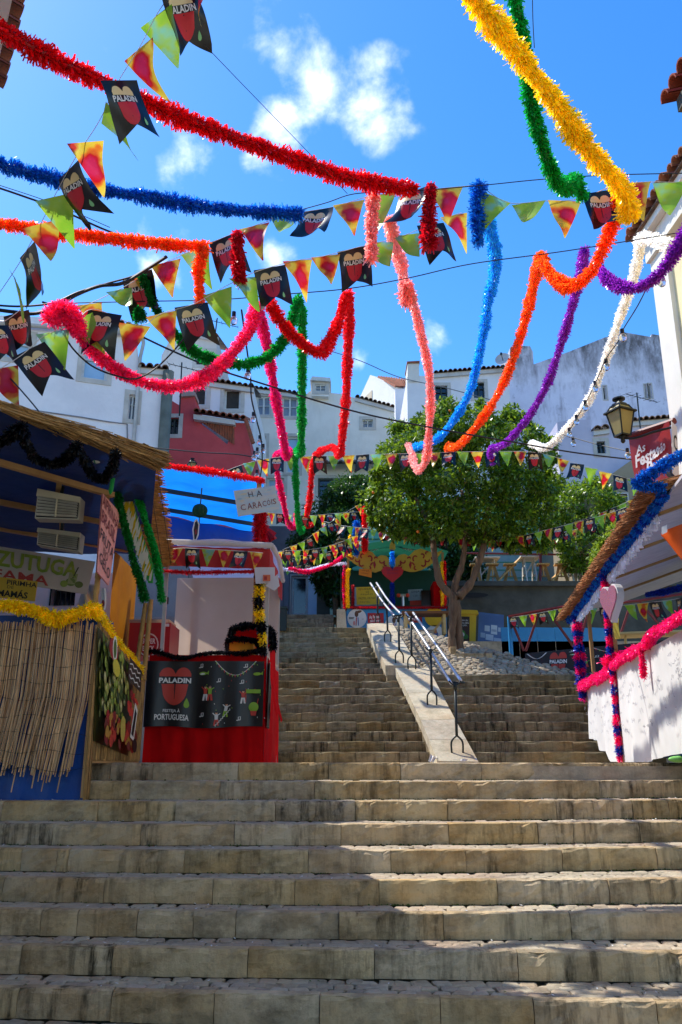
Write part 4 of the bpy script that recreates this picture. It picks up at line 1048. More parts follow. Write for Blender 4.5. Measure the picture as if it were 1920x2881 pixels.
mb = MB(); mb.grid(lambda a, b: Vector((u1+.02+.012*math.sin(a*14), 9.56 + 2*a, zv0 + (zv1-zv0)*b)), 12, 3); mb.build('side_valance', M_REDC, st, smooth=True)
mb = MB(); mb.grid(lambda a, b: Vector((ua-.02 + (u1+.06-ua)*a, 9.53+2.05*b, zv1+.08 + .05*(1-a)*(1-b) + .14*math.sin(math.pi*b) - .015*math.sin(a*9))), 20, 8)
mb.tube(line_pts(lambda t: Vector((ua-.02+(u1+.06-ua)*t, 9.54, zv1+.045 + .045*(1-t))), 0, 1, 12), .035, 8); mb.tube([Vector((u1+.04, 9.54, zv1+.045)), Vector((u1+.06, 10.5, zv1+.1)), Vector((u1+.04, 11.55, zv1+.045))], .03, 8)
mb.build('canopy_roof', mat('white_canopy', '#f0ece6', '#e4ded6', scale=3, rough=.7, trans=.55), st, smooth=True)
vb = flatvp(11.4); cloth('back_sheet', st, vb, u0-.1, u1, lambda a: zv0+.3, lambda a: .4, M_CREAM, .05, 40, 12, k=2.5)
ya, yb_ = P(312, 1700, 9.9), P(384, 1700, 11.2); cloth('yellow_side_sheet', st, VP(ya, yb_), 0, Vector((yb_.x-ya.x, yb_.y-ya.y, 0)).length, lambda a: zv0+.3, lambda a: .1, mat('mustard_cloth', '#c9841a', '#a8680e', scale=2, rough=.8, trans=.3), .05, 20, 8, k=3)
vbn = flatvp(9.54); r_ = pxrect(vbn, (410, 1860, 742, 2046))
bn_ = thing('vinyl_banner', 'black vinyl banner with red tongue emblem hung on the red stall counter', 'banner', vbn.pt(r_[0], r_[1]))
bw = lambda u, v, h: vbn.pt(r_[0]+(r_[2]-r_[0])*u, r_[1]+(r_[3]-r_[1])*v + .012*math.sin(u*9)*(1-v), h + .014*math.sin(u*26)*(.4+.6*(1-v)) + .012*math.sin(u*11+1))
mb = MB(); mb.grid(lambda u, v: bw(u, v, 0), 60, 6); mb.build('vinyl', M_BLACKV, bn_, smooth=True)
a = Art(bw, .006); paladin(a, .245, .90, .27, .58, dx=0); a.text('FESTEJA À', .155, .20, .30, .27, '#e8e4da', .02); a.text('PORTUGUESA', .09, .095, .375, .185, '#e8e4da', .025)
a.build('emblem', bn_)
a = Art(bw, .006); party(a, .56, .46, 1.5); a.build('print', bn_)
wv = lambda u, v, h: vside.pt(.0+.42*u, r_[1]+(r_[3]-r_[1])*v*1.0, .03 + h + .02*math.sin(u*6+v))
mb = MB(); mb.grid(lambda u, v: wv(u, v, 0), 8, 6); mb.build('vinyl_wrap', M_BLACKV, bn_, smooth=True)
a = Art(wv, .006); a.ell(.5, .3, .3, .09, '#8db62e', 14); a.poly([(.3, .22), (.7, .22), (.65, .14), (.35, .14)], '#c8402e'); a.ell(.4, .62, .2, .03, '#8db62e', 10); a.rect(.3, .8, .8, .84, '#ddd9cf'); a.build('print', bn_)
tinsel('black_garland', 'black tinsel garland sagging along the red stall counter top', pxpath([(412, 1832, 9.5), (440, 1833), (480, 1846), (520, 1851), (570, 1840), (620, 1836), (680, 1838), (740, 1830, 9.5)]), .035, TM['black'], dens=700, wid=.012)
tinsel('red_garland', 'thin dark red tinsel fringe under the red stall canopy', pxpath([(450, 1606, 9.5), (560, 1610), (740, 1607, 9.5)]), .03, TM['crimson'], dens=600, wid=.01)
tinsel('black_yellow_garland', 'black and yellow striped tinsel wound down the right post of the red stall', pxpath([(722, 1615, 9.5), (732, 1640), (728, 1700), (735, 1760), (740, 1800), (742, 1838, 9.5)]), .06, [TM['black'], TM['yellow']], dens=1100, wid=.014, alt=.14)
def boxthing(name, label, cat, rect, Y, dep, m, art=None):
    vp = flatvp(Y); w = pxrect(vp, rect); t = thing(name, label, cat, vp.pt(w[0], w[1])); mb = MB(); mb.prism([(w[0], w[1]), (w[2], w[1]), (w[2], w[3]), (w[0], w[3])], vp, -dep, 0); mb.build('case', m, t)
    if art: a = Art(lambda u, v, h: vp.pt(w[0]+(w[2]-w[0])*u, w[1]+(w[3]-w[1])*v, h)); art(a); a.build('printing', t)
    return t, vp, w
t, vp, w = boxthing('drinks_cooler', 'red drinks cooler with round white emblem inside the red stall', 'cooler', (362, 1752, 478, 1845), 10.35, .6, mat('cooler_red', '#b5141c', '#9a1018', scale=2, rough=.35),
  lambda a: (a.ell(.5, .32, .24, .36, '#e8d8d0', 22), a.ell(.5, .32, .21, .32, '#a8141c', 22), a.text('SUPER', .34, .36, .66, .52, '#f0e8e4', .02), a.text('BOCK', .36, .14, .64, .30, '#f0e8e4', .02), a.rect(.86, .88, .97, .97, '#e8e0dc')))
mb = MB(); mb.prism([(w[0]-.02, w[3]), (w[2]-.03, w[3]), (w[2]-.03, w[3]+.05), (w[0]-.02, w[3]+.05)], vp, -.5, -.05); mb.build('lid', M_CREAM, t)
boxthing('display_box', 'red display box edged with black tinsel on the red stall counter', 'box', (655, 1762, 755, 1812), 9.95, .4, M_RED)
boxthing('display_box', 'yellow display box edged with black tinsel on the red stall counter', 'box', (642, 1806, 712, 1840), 9.8, .3, mat('yellow_card', '#e0a818', '#c89010', scale=3))
tinsel('black_garland', 'thick black tinsel round the red display box on the counter', pxpath([(648, 1800, 9.75), (658, 1768), (700, 1760), (750, 1764), (766, 1790), (768, 1825, 9.75)]), .055, TM['black'], dens=900)
tinsel('black_garland', 'short black tinsel over the yellow display box on the counter', pxpath([(640, 1832, 9.7), (644, 1800), (690, 1798), (722, 1806), (732, 1830, 9.7)]), .04, TM['black'], dens=900)
pnq = thing('paper_notice', 'pair of white paper notices pinned to the red stall right corner', 'notice', P(745, 1640, 9.45))
for q, lab in ((((716, 1596), (720, 1642), (774, 1640), (774, 1596)), None), (((748, 1648), (772, 1662), (787, 1648), (782, 1614)), None)):
    mb = MB(); pp = [P(x, y, 9.4+.03*(lab is None)) for x, y in q]; mb.hexa(pp, [p_ + Vector((0, .012, 0)) for p_ in pp]); mb.build('sheet', mat('notice_paper', '#d8cfcc', '#c9bfbc', scale=3), pnq)
a = Art(quadS(P(716, 1640, 9.39), P(774, 1640, 9.39), P(774, 1598, 9.39), P(716, 1600, 9.39))); a.rect(.42, .12, .78, .55, '#d86a3a'); a.rect(.47, .2, .62, .45, '#b02018'); a.build('picture', pnq)
ap = thing('white_apron', 'white apron with red badge hanging from the bamboo pole', 'apron', P(290, 1715, 8.6)); mb = MB()
mb.grid(lambda u, v: P(283+14*u+3*math.sin(v*3), 1715-60*v, 8.6+.02*math.sin(u*7)), 6, 6); mb.build('fabric', M_WHITEC, ap, smooth=True)
a = Art(quadS(P(285, 1712, 8.57), P(297, 1712, 8.57), P(296, 1685, 8.57), P(286, 1685, 8.57))); a.ell(.5, .5, .4, .4, '#7a1420'); a.build('badge', ap)

# ---- blue tarp stall behind ----
zt_ = 3.57
bt = thing('tarp_stall', 'bright blue tarp awning behind the red stall with green beams', 'stall', PZ(735, 1540, zt_) - Vector((0, 0, zt_)))
c4 = [PZ(430, 1306, zt_), PZ(742, 1350, zt_), PZ(742, 1500, zt_), PZ(395, 1440, zt_)]
mb = MB(); mb.grid(lambda u, v: (c4[0]*(1-u)+c4[1]*u)*(1-v) + (c4[3]*(1-u)+c4[2]*u)*v + Vector((0, 0, -.06*math.sin(math.pi*v*3)**2 - .02*math.sin(u*17))), 24, 18); mb.build('awning', M_TARPT, bt, smooth=True)
mb = MB(); mb.grid(lambda u, v: (c4[3]*(1-u)+c4[2]*u) + Vector((0, .03*math.sin(u*20), -v*(.62 - .12*math.sin(u*3)))), 24, 4); mb.build('hem', M_TARPB, bt, smooth=True)
for (a_, b_) in (((440, 1376), (735, 1425)), ((430, 1428), (735, 1478))):
    mb = MB(); mb.beam(PZ(*a_, zt_-.1), PZ(*b_, zt_-.1), .05, .05); mb.build('beam', mat('dark_green_steel', '#12302c', '#0c211e', scale=3, rough=.5), bt)
pr_ = PZ(730, 1356, zt_)
mb = MB(); mb.beam((pr_.x, pr_.y, 0), (pr_.x, pr_.y, zt_+.05), .06, .06); mb.build('post', M_WOOD, bt)
tinsel('red_garland', 'glossy red tinsel roll along the front edge of the blue awning', [PZ(420, 1304, zt_), PZ(500, 1314, zt_), PZ(620, 1330, zt_), PZ(742, 1352, zt_)], .055, TM['red'], dens=800, wid=.012)
tinsel('red_garland', 'deep red tinsel wound thickly on the post under the snail sign', [Vector((pr_.x+.03, pr_.y-.05, zt_-.35)), Vector((pr_.x+.04, pr_.y-.05, zt_-.9)), Vector((pr_.x+.03, pr_.y-.05, 2.4))], .1, TM['crimson'], dens=1500, wid=.014)
pb = P(563, 1437, 9.9); t = thing('paper_ball', 'dark green honeycomb paper ball hanging under the blue awning', 'paper ball', pb)
mb = MB(); mb.ball(pb, .092, 24, 12)
for i, v in enumerate(mb.V):
    q = Vector(v)-pb; an = math.atan2(q.y, q.x); mb.V[i] = tuple(pb + Vector((q.x, q.y, q.z*.9))*(1+.06*math.cos(an*12)))
mb.build('globe', mat('green_tissue', '#0d5a3a', '#0a4a30', scale=4, trans=.3), t); mb = MB(); mb.tube([pb, pb+Vector((.01, 0, .3))], .008, 4); mb.tube([pb, pb-Vector((0, 0, .2))], .006, 4); mb.build('string', M_IRON, t)
fg = thing('paper_cutout', 'small white-edged cutout hanging below the green paper ball', 'cutout', P(552, 1520, 9.9)); mb = MB(); vq = flatvp(9.9)
mb.prism([vq.hit(*q) for q in ((545, 1522), (542, 1490), (548, 1465), (555, 1460), (562, 1475), (560, 1505), (553, 1522))], vq, 0, .01); mb.build('board', M_WHITEC, fg)
a = Art(lambda u, v, h: vq.pt(u, v, h+.01)); a.poly([vq.hit(*q) for q in ((548, 1518), (546, 1492), (550, 1470), (555, 1466), (559, 1478), (557, 1502), (552, 1518))], '#16181c'); a.poly([vq.hit(*q) for q in ((550, 1505), (549, 1492), (555, 1490), (556, 1503))], '#7a2024'); a.build('picture', fg)
def board(name, label, cat, q, Y, col, texts, extra=None, th=.012, group=None, dy=(0,0,0,0)):
    """flat sign: q = lower-left, lower-right, upper-right, upper-left pixels"""
    pp = [P(x, y, Y+d) for (x, y), d in zip(q, dy)]; t = thing(name, label, cat, pp[0], group); S = quadS(*pp); mb = MB()
    if any(dy):
        mb.grid(lambda u, v: S(u, v, 0), 14, 8); mb.grid(lambda u, v: S(1-u, v, -th), 14, 8)
    else: mb.hexa([S(0,0,-th), S(1,0,-th), S(1,1,-th), S(0,1,-th)], [S(0,0,0), S(1,0,0), S(1,1,0), S(0,1,0)])
    mb.build('board', col, t)
    a = Art(S, .002 if not any(dy) else .006)
    if extra: extra(a)
    for (s_, x0, y0, x1, y1, c, bo, ro) in texts: a.text(s_, x0, y0, x1, y1, c, bo, ro)
    if a.mb.V: a.build('lettering', t)
    return t
M_SNB = mat('brushed_blue_white', '#b9cfd4', '#d4d4c4', scale=5, rough=.8, stretch=(1, 1, 5), contrast=1.6)
board('hand_painted_sign', 'pale blue painted board reading HA CARACÓIS above the red tinsel post', 'sign', [(670, 1453), (786, 1434), (775, 1366), (658, 1381)], 9.75, M_SNB,
  [('H', .33, .66, .44, .88, '#4a4a52', 0, .05), ('A', .52, .64, .66, .88, '#4a4a52', 0, 0), ('C', .10, .20, .22, .42, '#8a3a30', 0, 0), ('A', .26, .20, .38, .44, '#8a3a30', 0, 0), ('R', .40, .20, .49, .44, '#8a3a30', 0, 0), ('A', .50, .20, .61, .46, '#8a3a30', 0, 0), ('C', .63, .22, .72, .44, '#8a3a30', 0, 0), ('Ó', .74, .24, .82, .50, '#8a3a30', 0, 0), ('I', .845, .25, .86, .46, '#8a3a30', 0, 0), ('S', .88, .25, .96, .47, '#8a3a30', 0, 0)],
  lambda a: [a.ell(random.uniform(.1, .9), random.uniform(.5, .95), random.uniform(.04, .1), random.uniform(.02, .04), random.choice(['#a4c8d4', '#c4d8d4', '#d8d4b4']), 8) for _ in range(9)])

# ---- reed (cane) stall, front left ----
YB = 7.9
rb = thing('reed_stall', 'reed-clad drinks stall with blue tarp base at the left edge', 'stall', P(100, 2240, YB))
vf = flatvp(YB); zb_ = -.33
z_top = vf.hit(130, 1745)[1]; uR = vf.hit(258, 1990)[0]; uL = uR - 2.3
cloth('tarp_skirt', rb, vf, uL, uR-.02, lambda a: z_top+.05, lambda a: zb_+.01, M_TARPB, .03, 50, 14, k=4, h=-.03)
mb = MB(); mb.box((uL, YB+.02, z_top), (uR+.02, YB+.45, z_top+.05)); mb.build('counter_top', M_TARPB, rb)
for i in range(190):
    x = uL + .9 + (uR-uL-.93)*i/190 + random.gauss(0, .006); zt2 = z_top - abs(random.gauss(0, .045)) - .01; zb2 = zb_ + .16 + abs(random.gauss(0, .09)) + (.05 if random.random() > .1 else -.1)
    tl = .02 + random.gauss(0, .014); r = random.uniform(.0045, .0085); y = YB - .045 - random.random()*.03
    mb = MB(); mb.tube([(x+tl, y, zt2), (x+tl*.4+random.gauss(0, .004), y-.006, (zt2+zb2)/2), (x-.07-tl, y, zb2)], r, 4); mb.build('reed', M_REED, rb)
for j in range(9):
    z = z_top - .12 - j*.155; mb = MB(); mb.tube([(uL+.9+(uR-uL-.9)*q/24, YB-.078, z + .018*math.sin(q*.7+j*2)-.03*(q/24-.5)) for q in range(25)], .0022, 3); mb.build('binding_wire', M_IRON, rb)
vs_ = VP(P(256, 2000, YB-.03), P(402, 2000, 9.35)); L_ = (P(402, 2000, 9.35)-P(256, 2000, YB-.03)); L_ = Vector((L_.x, L_.y, 0)).length
za, zb3 = vs_.hit(268, 1748)[1], vs_.hit(402, 1912)[1]
def sgen(i):
    t = (i+.5)/330; u = t*L_; zt2 = za+(zb3-za)*t + random.gauss(0, .008); zb2 = (-.32 if t < .08 else .02) + abs(random.gauss(0, .01))
    return vs_.pt(u+random.gauss(0,.01), zt2, random.random()*.01), vs_.pt(u+random.gauss(0, .006), zb2, random.random()*.01)
reeds_stuff('side_reed_mat', rb, sgen, M_REEDL, 330, .0045)
mb = MB(); mb.prism([(0, -.3), (.12, 0), (L_, 0), (L_, zb3-.02), (0, za-.02)], vs_, -.03, -.005); mb.build('side_board', M_WOOD, rb)
# food poster on the side
pq = [P(258, 2084, 7.86), P(356, 2127, 8.95), P(372, 1884, 9.0), P(271, 1764, 7.95)]
pq = [vs_.pt(*vs_.hit(*q), .02) for q in ((258, 2084), (356, 2127), (372, 1884), (271, 1764))]
fp = thing('food_poster', 'printed poster of green pickles and peppers on the reed stall side', 'poster', pq[0]); S = quadS(*pq); mb = MB()
mb.hexa([S(0,0,-.006), S(1,0,-.006), S(1,1,-.006), S(0,1,-.006)], [S(0,0,0), S(1,0,0), S(1,1,0), S(0,1,0)]); mb.build('sheet', mat('poster_olive', '#4a4a1c', '#2a2a14', scale=5, rough=.35, stretch=(3, 3, 1)), fp)
a = Art(S, .002); rs = random.Random(11)
for _ in range(190):
    x, y = rs.random()*.66+.03, rs.random()*.68+.26; c1, c2 = rs.choice([('#8a9a2a', '#b4bc5a'), ('#5f7420', '#8a9c3a'), ('#a8a848', '#d0cc84'), ('#3f5214', '#66782a'), ('#b0a860', '#dcd49a'), ('#2c3810', '#4a5a1c')]); ex, ey, ro = rs.uniform(.018, .045), rs.uniform(.03, .08), rs.uniform(-.4, .4)
    a.ell(x, y, ex, ey, c1, 9, ro); a.ell(x-ex*.2, y+ey*.2, ex*.4, ey*.5, c2, 7, ro)
for _ in range(70):
    x, y = rs.random()*.9+.05, rs.random()*.26+.03; a.ell(x, y, rs.uniform(.02, .07), rs.uniform(.02, .07), rs.choice(['#a01c10', '#c43a20', '#8a1810', '#b8842a', '#7a2a18']), 10, rs.uniform(-1, 1))
for _ in range(16):
    x, y = rs.random()*.26+.66, rs.random()*.3+.35; a.ell(x, y, rs.uniform(.03, .07), rs.uniform(.02, .06), rs.choice(['#b81c14', '#d23a22', '#8a1810']), 10, rs.uniform(-1, 1))
a.ell(.52, .2, .07, .13, '#c9b048', 14); a.poly([(.74, .16), (.86, .14), (.93, .5), (.84, .56)], '#e8e2d4'); a.poly([(.77, .2), (.84, .18), (.9, .46), (.85, .5)], '#1c1412'); a.ell(.9, .1, .07, .08, '#2a0e0a', 12)
a.ell(.17, .86, .12, .1, '#a02014', 14); a.ell(.2, .88, .06, .12, '#e8e4d0', 14); a.ell(.2, .88, .04, .09, '#4f6a1c', 14); a.ell(.26, .72, .1, .08, '#d2c43a', 14)
a.rect(.60, .72, .98, .97, '#3a2a1a')
for k in range(3): a.line([(.62+.04*j, .90-.07*k+.015*((j*7+k) % 3)) for j in range(9)], .012, '#e8e4da')
a.build('printed_picture', fp)
tinsel('yellow_garland', 'golden yellow tinsel along the reed stall counter and down its side', pxpath([(-60, 1695, 7.75), (0, 1700), (60, 1708), (110, 1722), (155, 1738), (200, 1732), (240, 1718), (268, 1712, 7.75), (285, 1745), (310, 1795), (335, 1822), (360, 1852), (390, 1888, 9.2)]), .075, TM['yellow'], dens=1000, wid=.016)
for (a_, b_, Y, lab) in (((302, 1392), (266, 1712), 7.9, 'split bamboo corner pole of the reed stall'), ((410, 1700), (382, 1900), 9.3, 'left of the two slim bamboo poles beside the red stall'), ((425, 1690), (404, 1915), 9.3, 'right of the two slim bamboo poles beside the red stall')):
    t = thing('bamboo_pole', lab, 'pole', P(b_[0], b_[1], Y)); A, B = P(*a_, Y), P(*b_, Y)
    mb = MB(); n = 8; rr = []; pts = []
    for k in range(n+1):
        q = sub(B, A, k/n); pts += [q, q+(A-B).normalized()*.012]; rr += [.026, .031]
    mb.tube(pts, rr, 7); mb.build('cane', M_REEDL, t, smooth=True)
# roof: dark tarp ceiling, beams, straw edge
zr = 2.62; e0, e1 = PZ(-60, 1130, zr), PZ(440, 1312, zr); k0, k1 = PZ(-260, 1545, zr-.1), PZ(420, 1560, zr-.1)
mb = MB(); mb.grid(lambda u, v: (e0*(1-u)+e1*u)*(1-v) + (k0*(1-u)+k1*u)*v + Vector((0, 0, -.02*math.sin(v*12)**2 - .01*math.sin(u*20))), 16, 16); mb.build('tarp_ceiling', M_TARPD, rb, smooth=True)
for (a_, b_) in (((-40, 1290), (318, 1393)), ((-40, 1405), (345, 1480)), ((-40, 1480), (360, 1548))):
    mb = MB(); mb.beam(PZ(*a_, zr-.09), PZ(*b_, zr-.09), .06, .05); mb.build('beam', M_WOOD, rb)
for (a_, b_) in (((168, 1352), (164, 1385)), ((174, 1455), (176, 1500))):
    mb = MB(); mb.beam(PZ(*a_, zr-.06), PZ(*b_, zr-.06), .05, .04); mb.build('beam', M_WOOD, rb)
ed = (e1-e0).normalized(); eo = ed.cross(Vector((0, 0, 1))).normalized()
if eo.y > 0: eo = -eo
el = (e1-e0).length
def egen(i):
    t = random.random()**.8; dl_ = random.uniform(.25, .6); t = min(t, 1-(dl_-.06*random.random())/el); c = e0 + ed*el*t; w = .04 + .12*t; c = c + eo*random.uniform(-.02, w) + Vector((0, 0, random.uniform(-.01, .06+.06*t)))
    d = ed*dl_ + eo*random.gauss(0, .03) + Vector((0, 0, random.gauss(-.01, .02))); return c, c+d
reeds_stuff('straw_edge', rb, egen, M_REEDL, 900, .0055)
cq = [P(412, 1594, 9.0), P(492, 1590, 9.5), P(456, 1318, 9.0), P(362, 1300, 8.6)]; Sc = quadS(*cq)
def cgen(i):
    v = (i % 420)/420; u0_ = random.random()*.5; a_ = Sc(u0_, v + random.gauss(0, .004), random.random()*.02); b_ = Sc(min(1.06, u0_+random.uniform(.4, .62)) , v + random.gauss(0, .008), random.random()*.02); return a_, b_
reeds_stuff('reed_curtain', rb, cgen, mat('reed_curtain_cane', '#d6994e', '#a8702f', scale=9, rough=.7, island=.3, trans=.45), 1100, .0056)
for u_ in (.2, .5, .8):
    mb = MB(); mb.tube([Sc(u_, v/8, .025) for v in range(9)], .003, 3); mb.build('binding_wire', M_IRON, rb)
tinsel('black_garland', 'black tinsel looping under the dark blue ceiling of the reed stall', [PZ(x, y, zr-.18) for x, y in ((-30, 1262), (20, 1235), (50, 1205), (62, 1200))] + [PZ(x, y, zr-.2) for x, y in ((72, 1240), (98, 1290), (150, 1308), (190, 1290), (215, 1252), (236, 1290), (262, 1338), (292, 1350), (318, 1315), (326, 1275))], .05, TM['black'], dens=800, wid=.012)
hb = P(273, 1291, 7.0); t = thing('lamp_bulb', 'round white bulb with green band under the straw roof edge', 'bulb', hb); mb = MB(); mb.ball(hb, .045, 14, 10, sq=(1.1, 1, .9)); mb.build('globe', mat('white_plastic', '#d8dcd8', '#c8ccc8', rough=.4), t, smooth=True); mb = MB(); mb.tube([hb+Vector((.035, 0, .015)), hb+Vector((.1, .02, .05))], .016, 6); mb.build('socket', M_IRON, t)
mb = MB(); mb.tube([hb+Vector((-.012+math.sin(-.5)*0, math.cos(q)*.046, math.sin(q)*.042)) for q in np.linspace(0, 6.28, 14)], .006, 4); mb.build('band', flat('#0c7a5a'), t)
for q, lab in ((((98, 1458), (222, 1462), (228, 1400), (108, 1376)), 'upper louvred heater lamp under the reed stall ceiling'), (((104, 1532), (222, 1552), (228, 1500), (108, 1486)), 'lower louvred heater lamp under the reed stall ceiling')):
    Y = 7.6 if '1458' in str(q) else 8.2
    pp = [P(x, y, Y) for x, y in q]; t = thing('heater_lamp', lab, 'heater', pp[0], 'louvred heater lamps'); S = quadS(*pp); mb = MB()
    mb.hexa([S(0,0,-.14), S(1,0,-.14), S(1,1,-.14), S(0,1,-.14)], [S(0,0,0), S(1,0,0), S(1,1,0), S(0,1,0)]); mb.build('housing', mat('heater_housing', '#c4bca8', '#a8a08c', scale=3, rough=.5), t)
    mb = MB(); mb.hexa([S(.03,.04,.001), S(.97,.04,.001), S(.97,.75,.001), S(.03,.75,.001)], [S(.03,.04,.004), S(.97,.04,.004), S(.97,.75,.004), S(.03,.75,.004)]); mb.build('grille_shade', flat('#2a2824'), t)  # dark plate: the shade in the gaps between louvres, put in as colour
    for i in range(6):
        mb = MB(); y0 = .06+.11*i; mb.hexa([S(.04,y0+.03,.008), S(.96,y0+.03,.008), S(.96,y0+.085,.03), S(.04,y0+.085,.03)], [S(.04,y0+.04,.014), S(.96,y0+.04,.014), S(.96,y0+.092,.036), S(.04,y0+.092,.036)]); mb.build('louvre', mat('louvre_steel', '#e0dccc', '#b8b4a4', scale=5, rough=.35, metal=.1), t)
    mb = MB(); mb.hexa([S(0,.74,.0), S(1,.74,.0), S(1,1,.0), S(0,1,.0)], [S(0,.74,.03), S(1,.74,.03), S(1,1,.02), S(0,1,.02)]); mb.build('hood', mat('heater_hood', '#e0d4b4', '#c8bc98', scale=3, rough=.35), t)
    mb = MB(); mb.hexa([S(.48,.04,.03), S(.51,.04,.03), S(.51,.74,.03), S(.48,.74,.03)], [S(.48,.04,.045), S(.51,.04,.045), S(.51,.74,.045), S(.48,.74,.045)]); mb.build('divider', mat('heater_hood', '#a89c80'), t)
    mb = MB(); c_ = S(.5, .95, -.07); mb.beam(c_, c_+Vector((0, 0, .35)), .03, .03); mb.build('bracket', M_IRON, t)
gm = mat('lettering_green', '#4f8a2a', '#a8b040', scale=3, stretch=(0, 0, 3))
board('bar_banner', 'grey bar banner with green and red lettering hung inside the reed stall', 'banner', [(-60, 1625), (245, 1672), (269, 1580), (-60, 1528)], 9.7, mat('banner_grey', '#b6b8b4', '#a4a6a2', scale=2, rough=.5),
  [('ZUTUGA', .14, .42, .86, .90, gm, .03, 0), ('FAMA', .12, .06, .62, .34, '#9a2a2c', .02, 0)],
  lambda a: (a.ell(.82, .28, .05, .12, '#5a7a34', 12), a.rect(.79, .22, .87, .55, '#8a9a6a'), a.ell(.76, .2, .035, .1, '#7a9a3a', 12), a.ell(.9, .24, .04, .1, '#4f6a2c', 12), a.line([(.83, .4), (.86, .75)], .012, '#2a3a1a')), dy=(-.8, 0, 0, -.8))
board('price_sign', 'yellow handwritten card below the bar banner', 'sign', [(-20, 1680), (98, 1692), (106, 1636), (-10, 1622)], 8.9, mat('yellow_card2', '#d8b43a', '#c8a22c', scale=3), [('PIRIMHA', .28, .68, 1.0, .92, '#1c1812', .02, 0), ('DE', .30, .50, .46, .64, '#1c1812', .0, 0), ('MAMÁS', .1, .08, .82, .48, '#1c1812', .03, 0)])
S0 = [(300, 1648), (307, 1648), (338, 1442), (290, 1388)]
board('drinks_sign', 'tall pink handwritten drinks card on the reed stall corner pole', 'sign', [(273, 1608), (307, 1648), (338, 1442), (290, 1388)], 7.6, mat('pink_card', '#e8a098', '#dc928c', scale=2),
  [('AIPIRINHA', .02, .80, .98, .94, '#7a2028', .0, -.12), ('BRASIL', .02, .60, .92, .76, '#7a2028', .0, -.1), ('FRUTA', .02, .38, .95, .52, '#2a1c28', .0, -.1), ('NO', .3, .25, .62, .36, '#2a1c28', .0, -.1), ('GELO', .08, .10, .9, .23, '#2a1c28', .0, -.12)], dy=(0, .45, .45, 0))
# flame-picture banner with green tinsel edges
fb_ = thing('carnival_panel', 'slanting panel of yellow, white and green flames edged in green tinsel', 'panel', P(440, 1690, 8.6))
q4 = [P(418, 1662, 8.5), P(428, 1640, 8.9), P(345, 1340, 8.0), P(322, 1320, 7.6)]; vq_ = [(330, 1345), (345, 1328), (372, 1400), (400, 1500), (432, 1590), (430, 1640), (418, 1640), (385, 1560), (360, 1480), (335, 1420)]
def PF(x, y, h=0): return P(x, y, 7.9 + (y-1320)/340*.9 - h)
mb = MB(); i0 = 0; mb.V = [tuple(PF(*q)) for q in vq_] + [tuple(PF(*q) + Vector((0, .015, 0))) for q in vq_]
n = len(vq_)
for tt in tessellate_polygon([[Vector((q[0], q[1], 0)) for q in vq_]]): mb.F += [tt, tuple(n+k for k in tt)[::-1]]
for j in range(n): mb.F.append((j, (j+1) % n, n+(j+1) % n, n+j))
mb.M = [0]*len(mb.F); mb.build('panel_board', flat('#3fae4a'), fb_)
a = Art(lambda u, v, h: PF(u, v, h*2), .004); rs = random.Random(5)
for i in range(34):
    t_ = (i+.5)/34; cx_ = 344 + 78*t_; cy_ = 1350 + 268*t_; s_ = 13
    for dx in (-11, 2):
        x, y = cx_+dx+rs.uniform(-2, 2), cy_+rs.uniform(-4, 4); a.poly([(x-4, y+16), (x-1, y), (x+7, y-18), (x+5, y+3), (x+2, y+17)], rs.choice(['#e6c21e', '#ece6d8', '#ece6d8', '#e0b818', '#55b0a0' if i < 6 else '#ece6d8']))
a.build('flames', fb_)
GR = pxpath([(326, 1300, 7.6), (326, 1350), (334, 1405), (348, 1465), (364, 1530), (380, 1590), (398, 1645), (408, 1685, 8.8)]); tinsel('green_garland', 'thick green tinsel on the near edge of the flame panel', GR, .046, TM['dgreen'], dens=1300, wid=.013)
GR = pxpath([(350, 1300, 7.75), (376, 1350), (396, 1420), (418, 1490), (436, 1550), (448, 1620), (456, 1690, 8.95)]); tinsel('green_garland', 'thick green tinsel on the far edge of the flame panel', GR, .046, TM['green'], dens=1300, wid=.013)
rbk = thing('green_balloon', 'long bright green balloon hanging under the straw roof', 'balloon', P(312, 1390, 7.5)); mb = MB(); pts = [P(318, 1293, 7.4), P(321, 1320, 7.4), P(316, 1360, 7.45), P(310, 1392, 7.5)]; mb.tube(smooth_path(pts, 5), [.004]+[.022]*13+[.012, .004], 8); mb.build('skin', mat('balloon_green', '#1ec05a', '#18b050', rough=.3, trans=.3), rbk, smooth=True)
# things seen through the reed stall
vw = flatvp(10.4)
wt = thing('white_tarpaulin', 'white crumpled sheet behind the counter of the reed stall', 'sheet', P(240, 1715, 10.2)); mb = MB()
mb.grid(lambda u, v: P(212+(60-8*v)*u + 25*v*(1-u), 1722-78*v, 10.2+.08*math.sin(u*7+v*4)), 10, 8); mb.build('sheet', M_WHITEC, wt, smooth=True)
bk_ = thing('back_wall', 'pale wall with barred window behind the reed stall', 'wall', Vector((-4.5, 10.9, 0)))
mb = MB(); vbk = flatvp(10.9); w = pxrect(vbk, (140, 1655, 212, 1704)); q = [vbk.hit(-400, 1700)[0], vbk.hit(318, 1700)[0]]
mb.prism([(q[0], 0), (q[1], 0), (q[1], 2.45), (q[0], 2.45)], vbk, -.2, 0, holes=[[(w[0], w[1]), (w[0], w[3]), (w[2], w[3]), (w[2], w[1])]]); mb.build('render', WW, bk_)
mb = MB(); mb.prism([(w[0], w[1]), (w[2], w[1]), (w[2], w[3]), (w[0], w[3])], vbk, -.22, -.18); mb.build('pane', M_GLASS, bk_)
for i in range(5):
    mb = MB(); x = w[0]+(w[2]-w[0])*(i+.2)/5; mb.tube([vbk.pt(x, w[1], .01), vbk.pt(x, w[3], .01)], .012, 5); mb.build('bar', M_IRON, bk_)
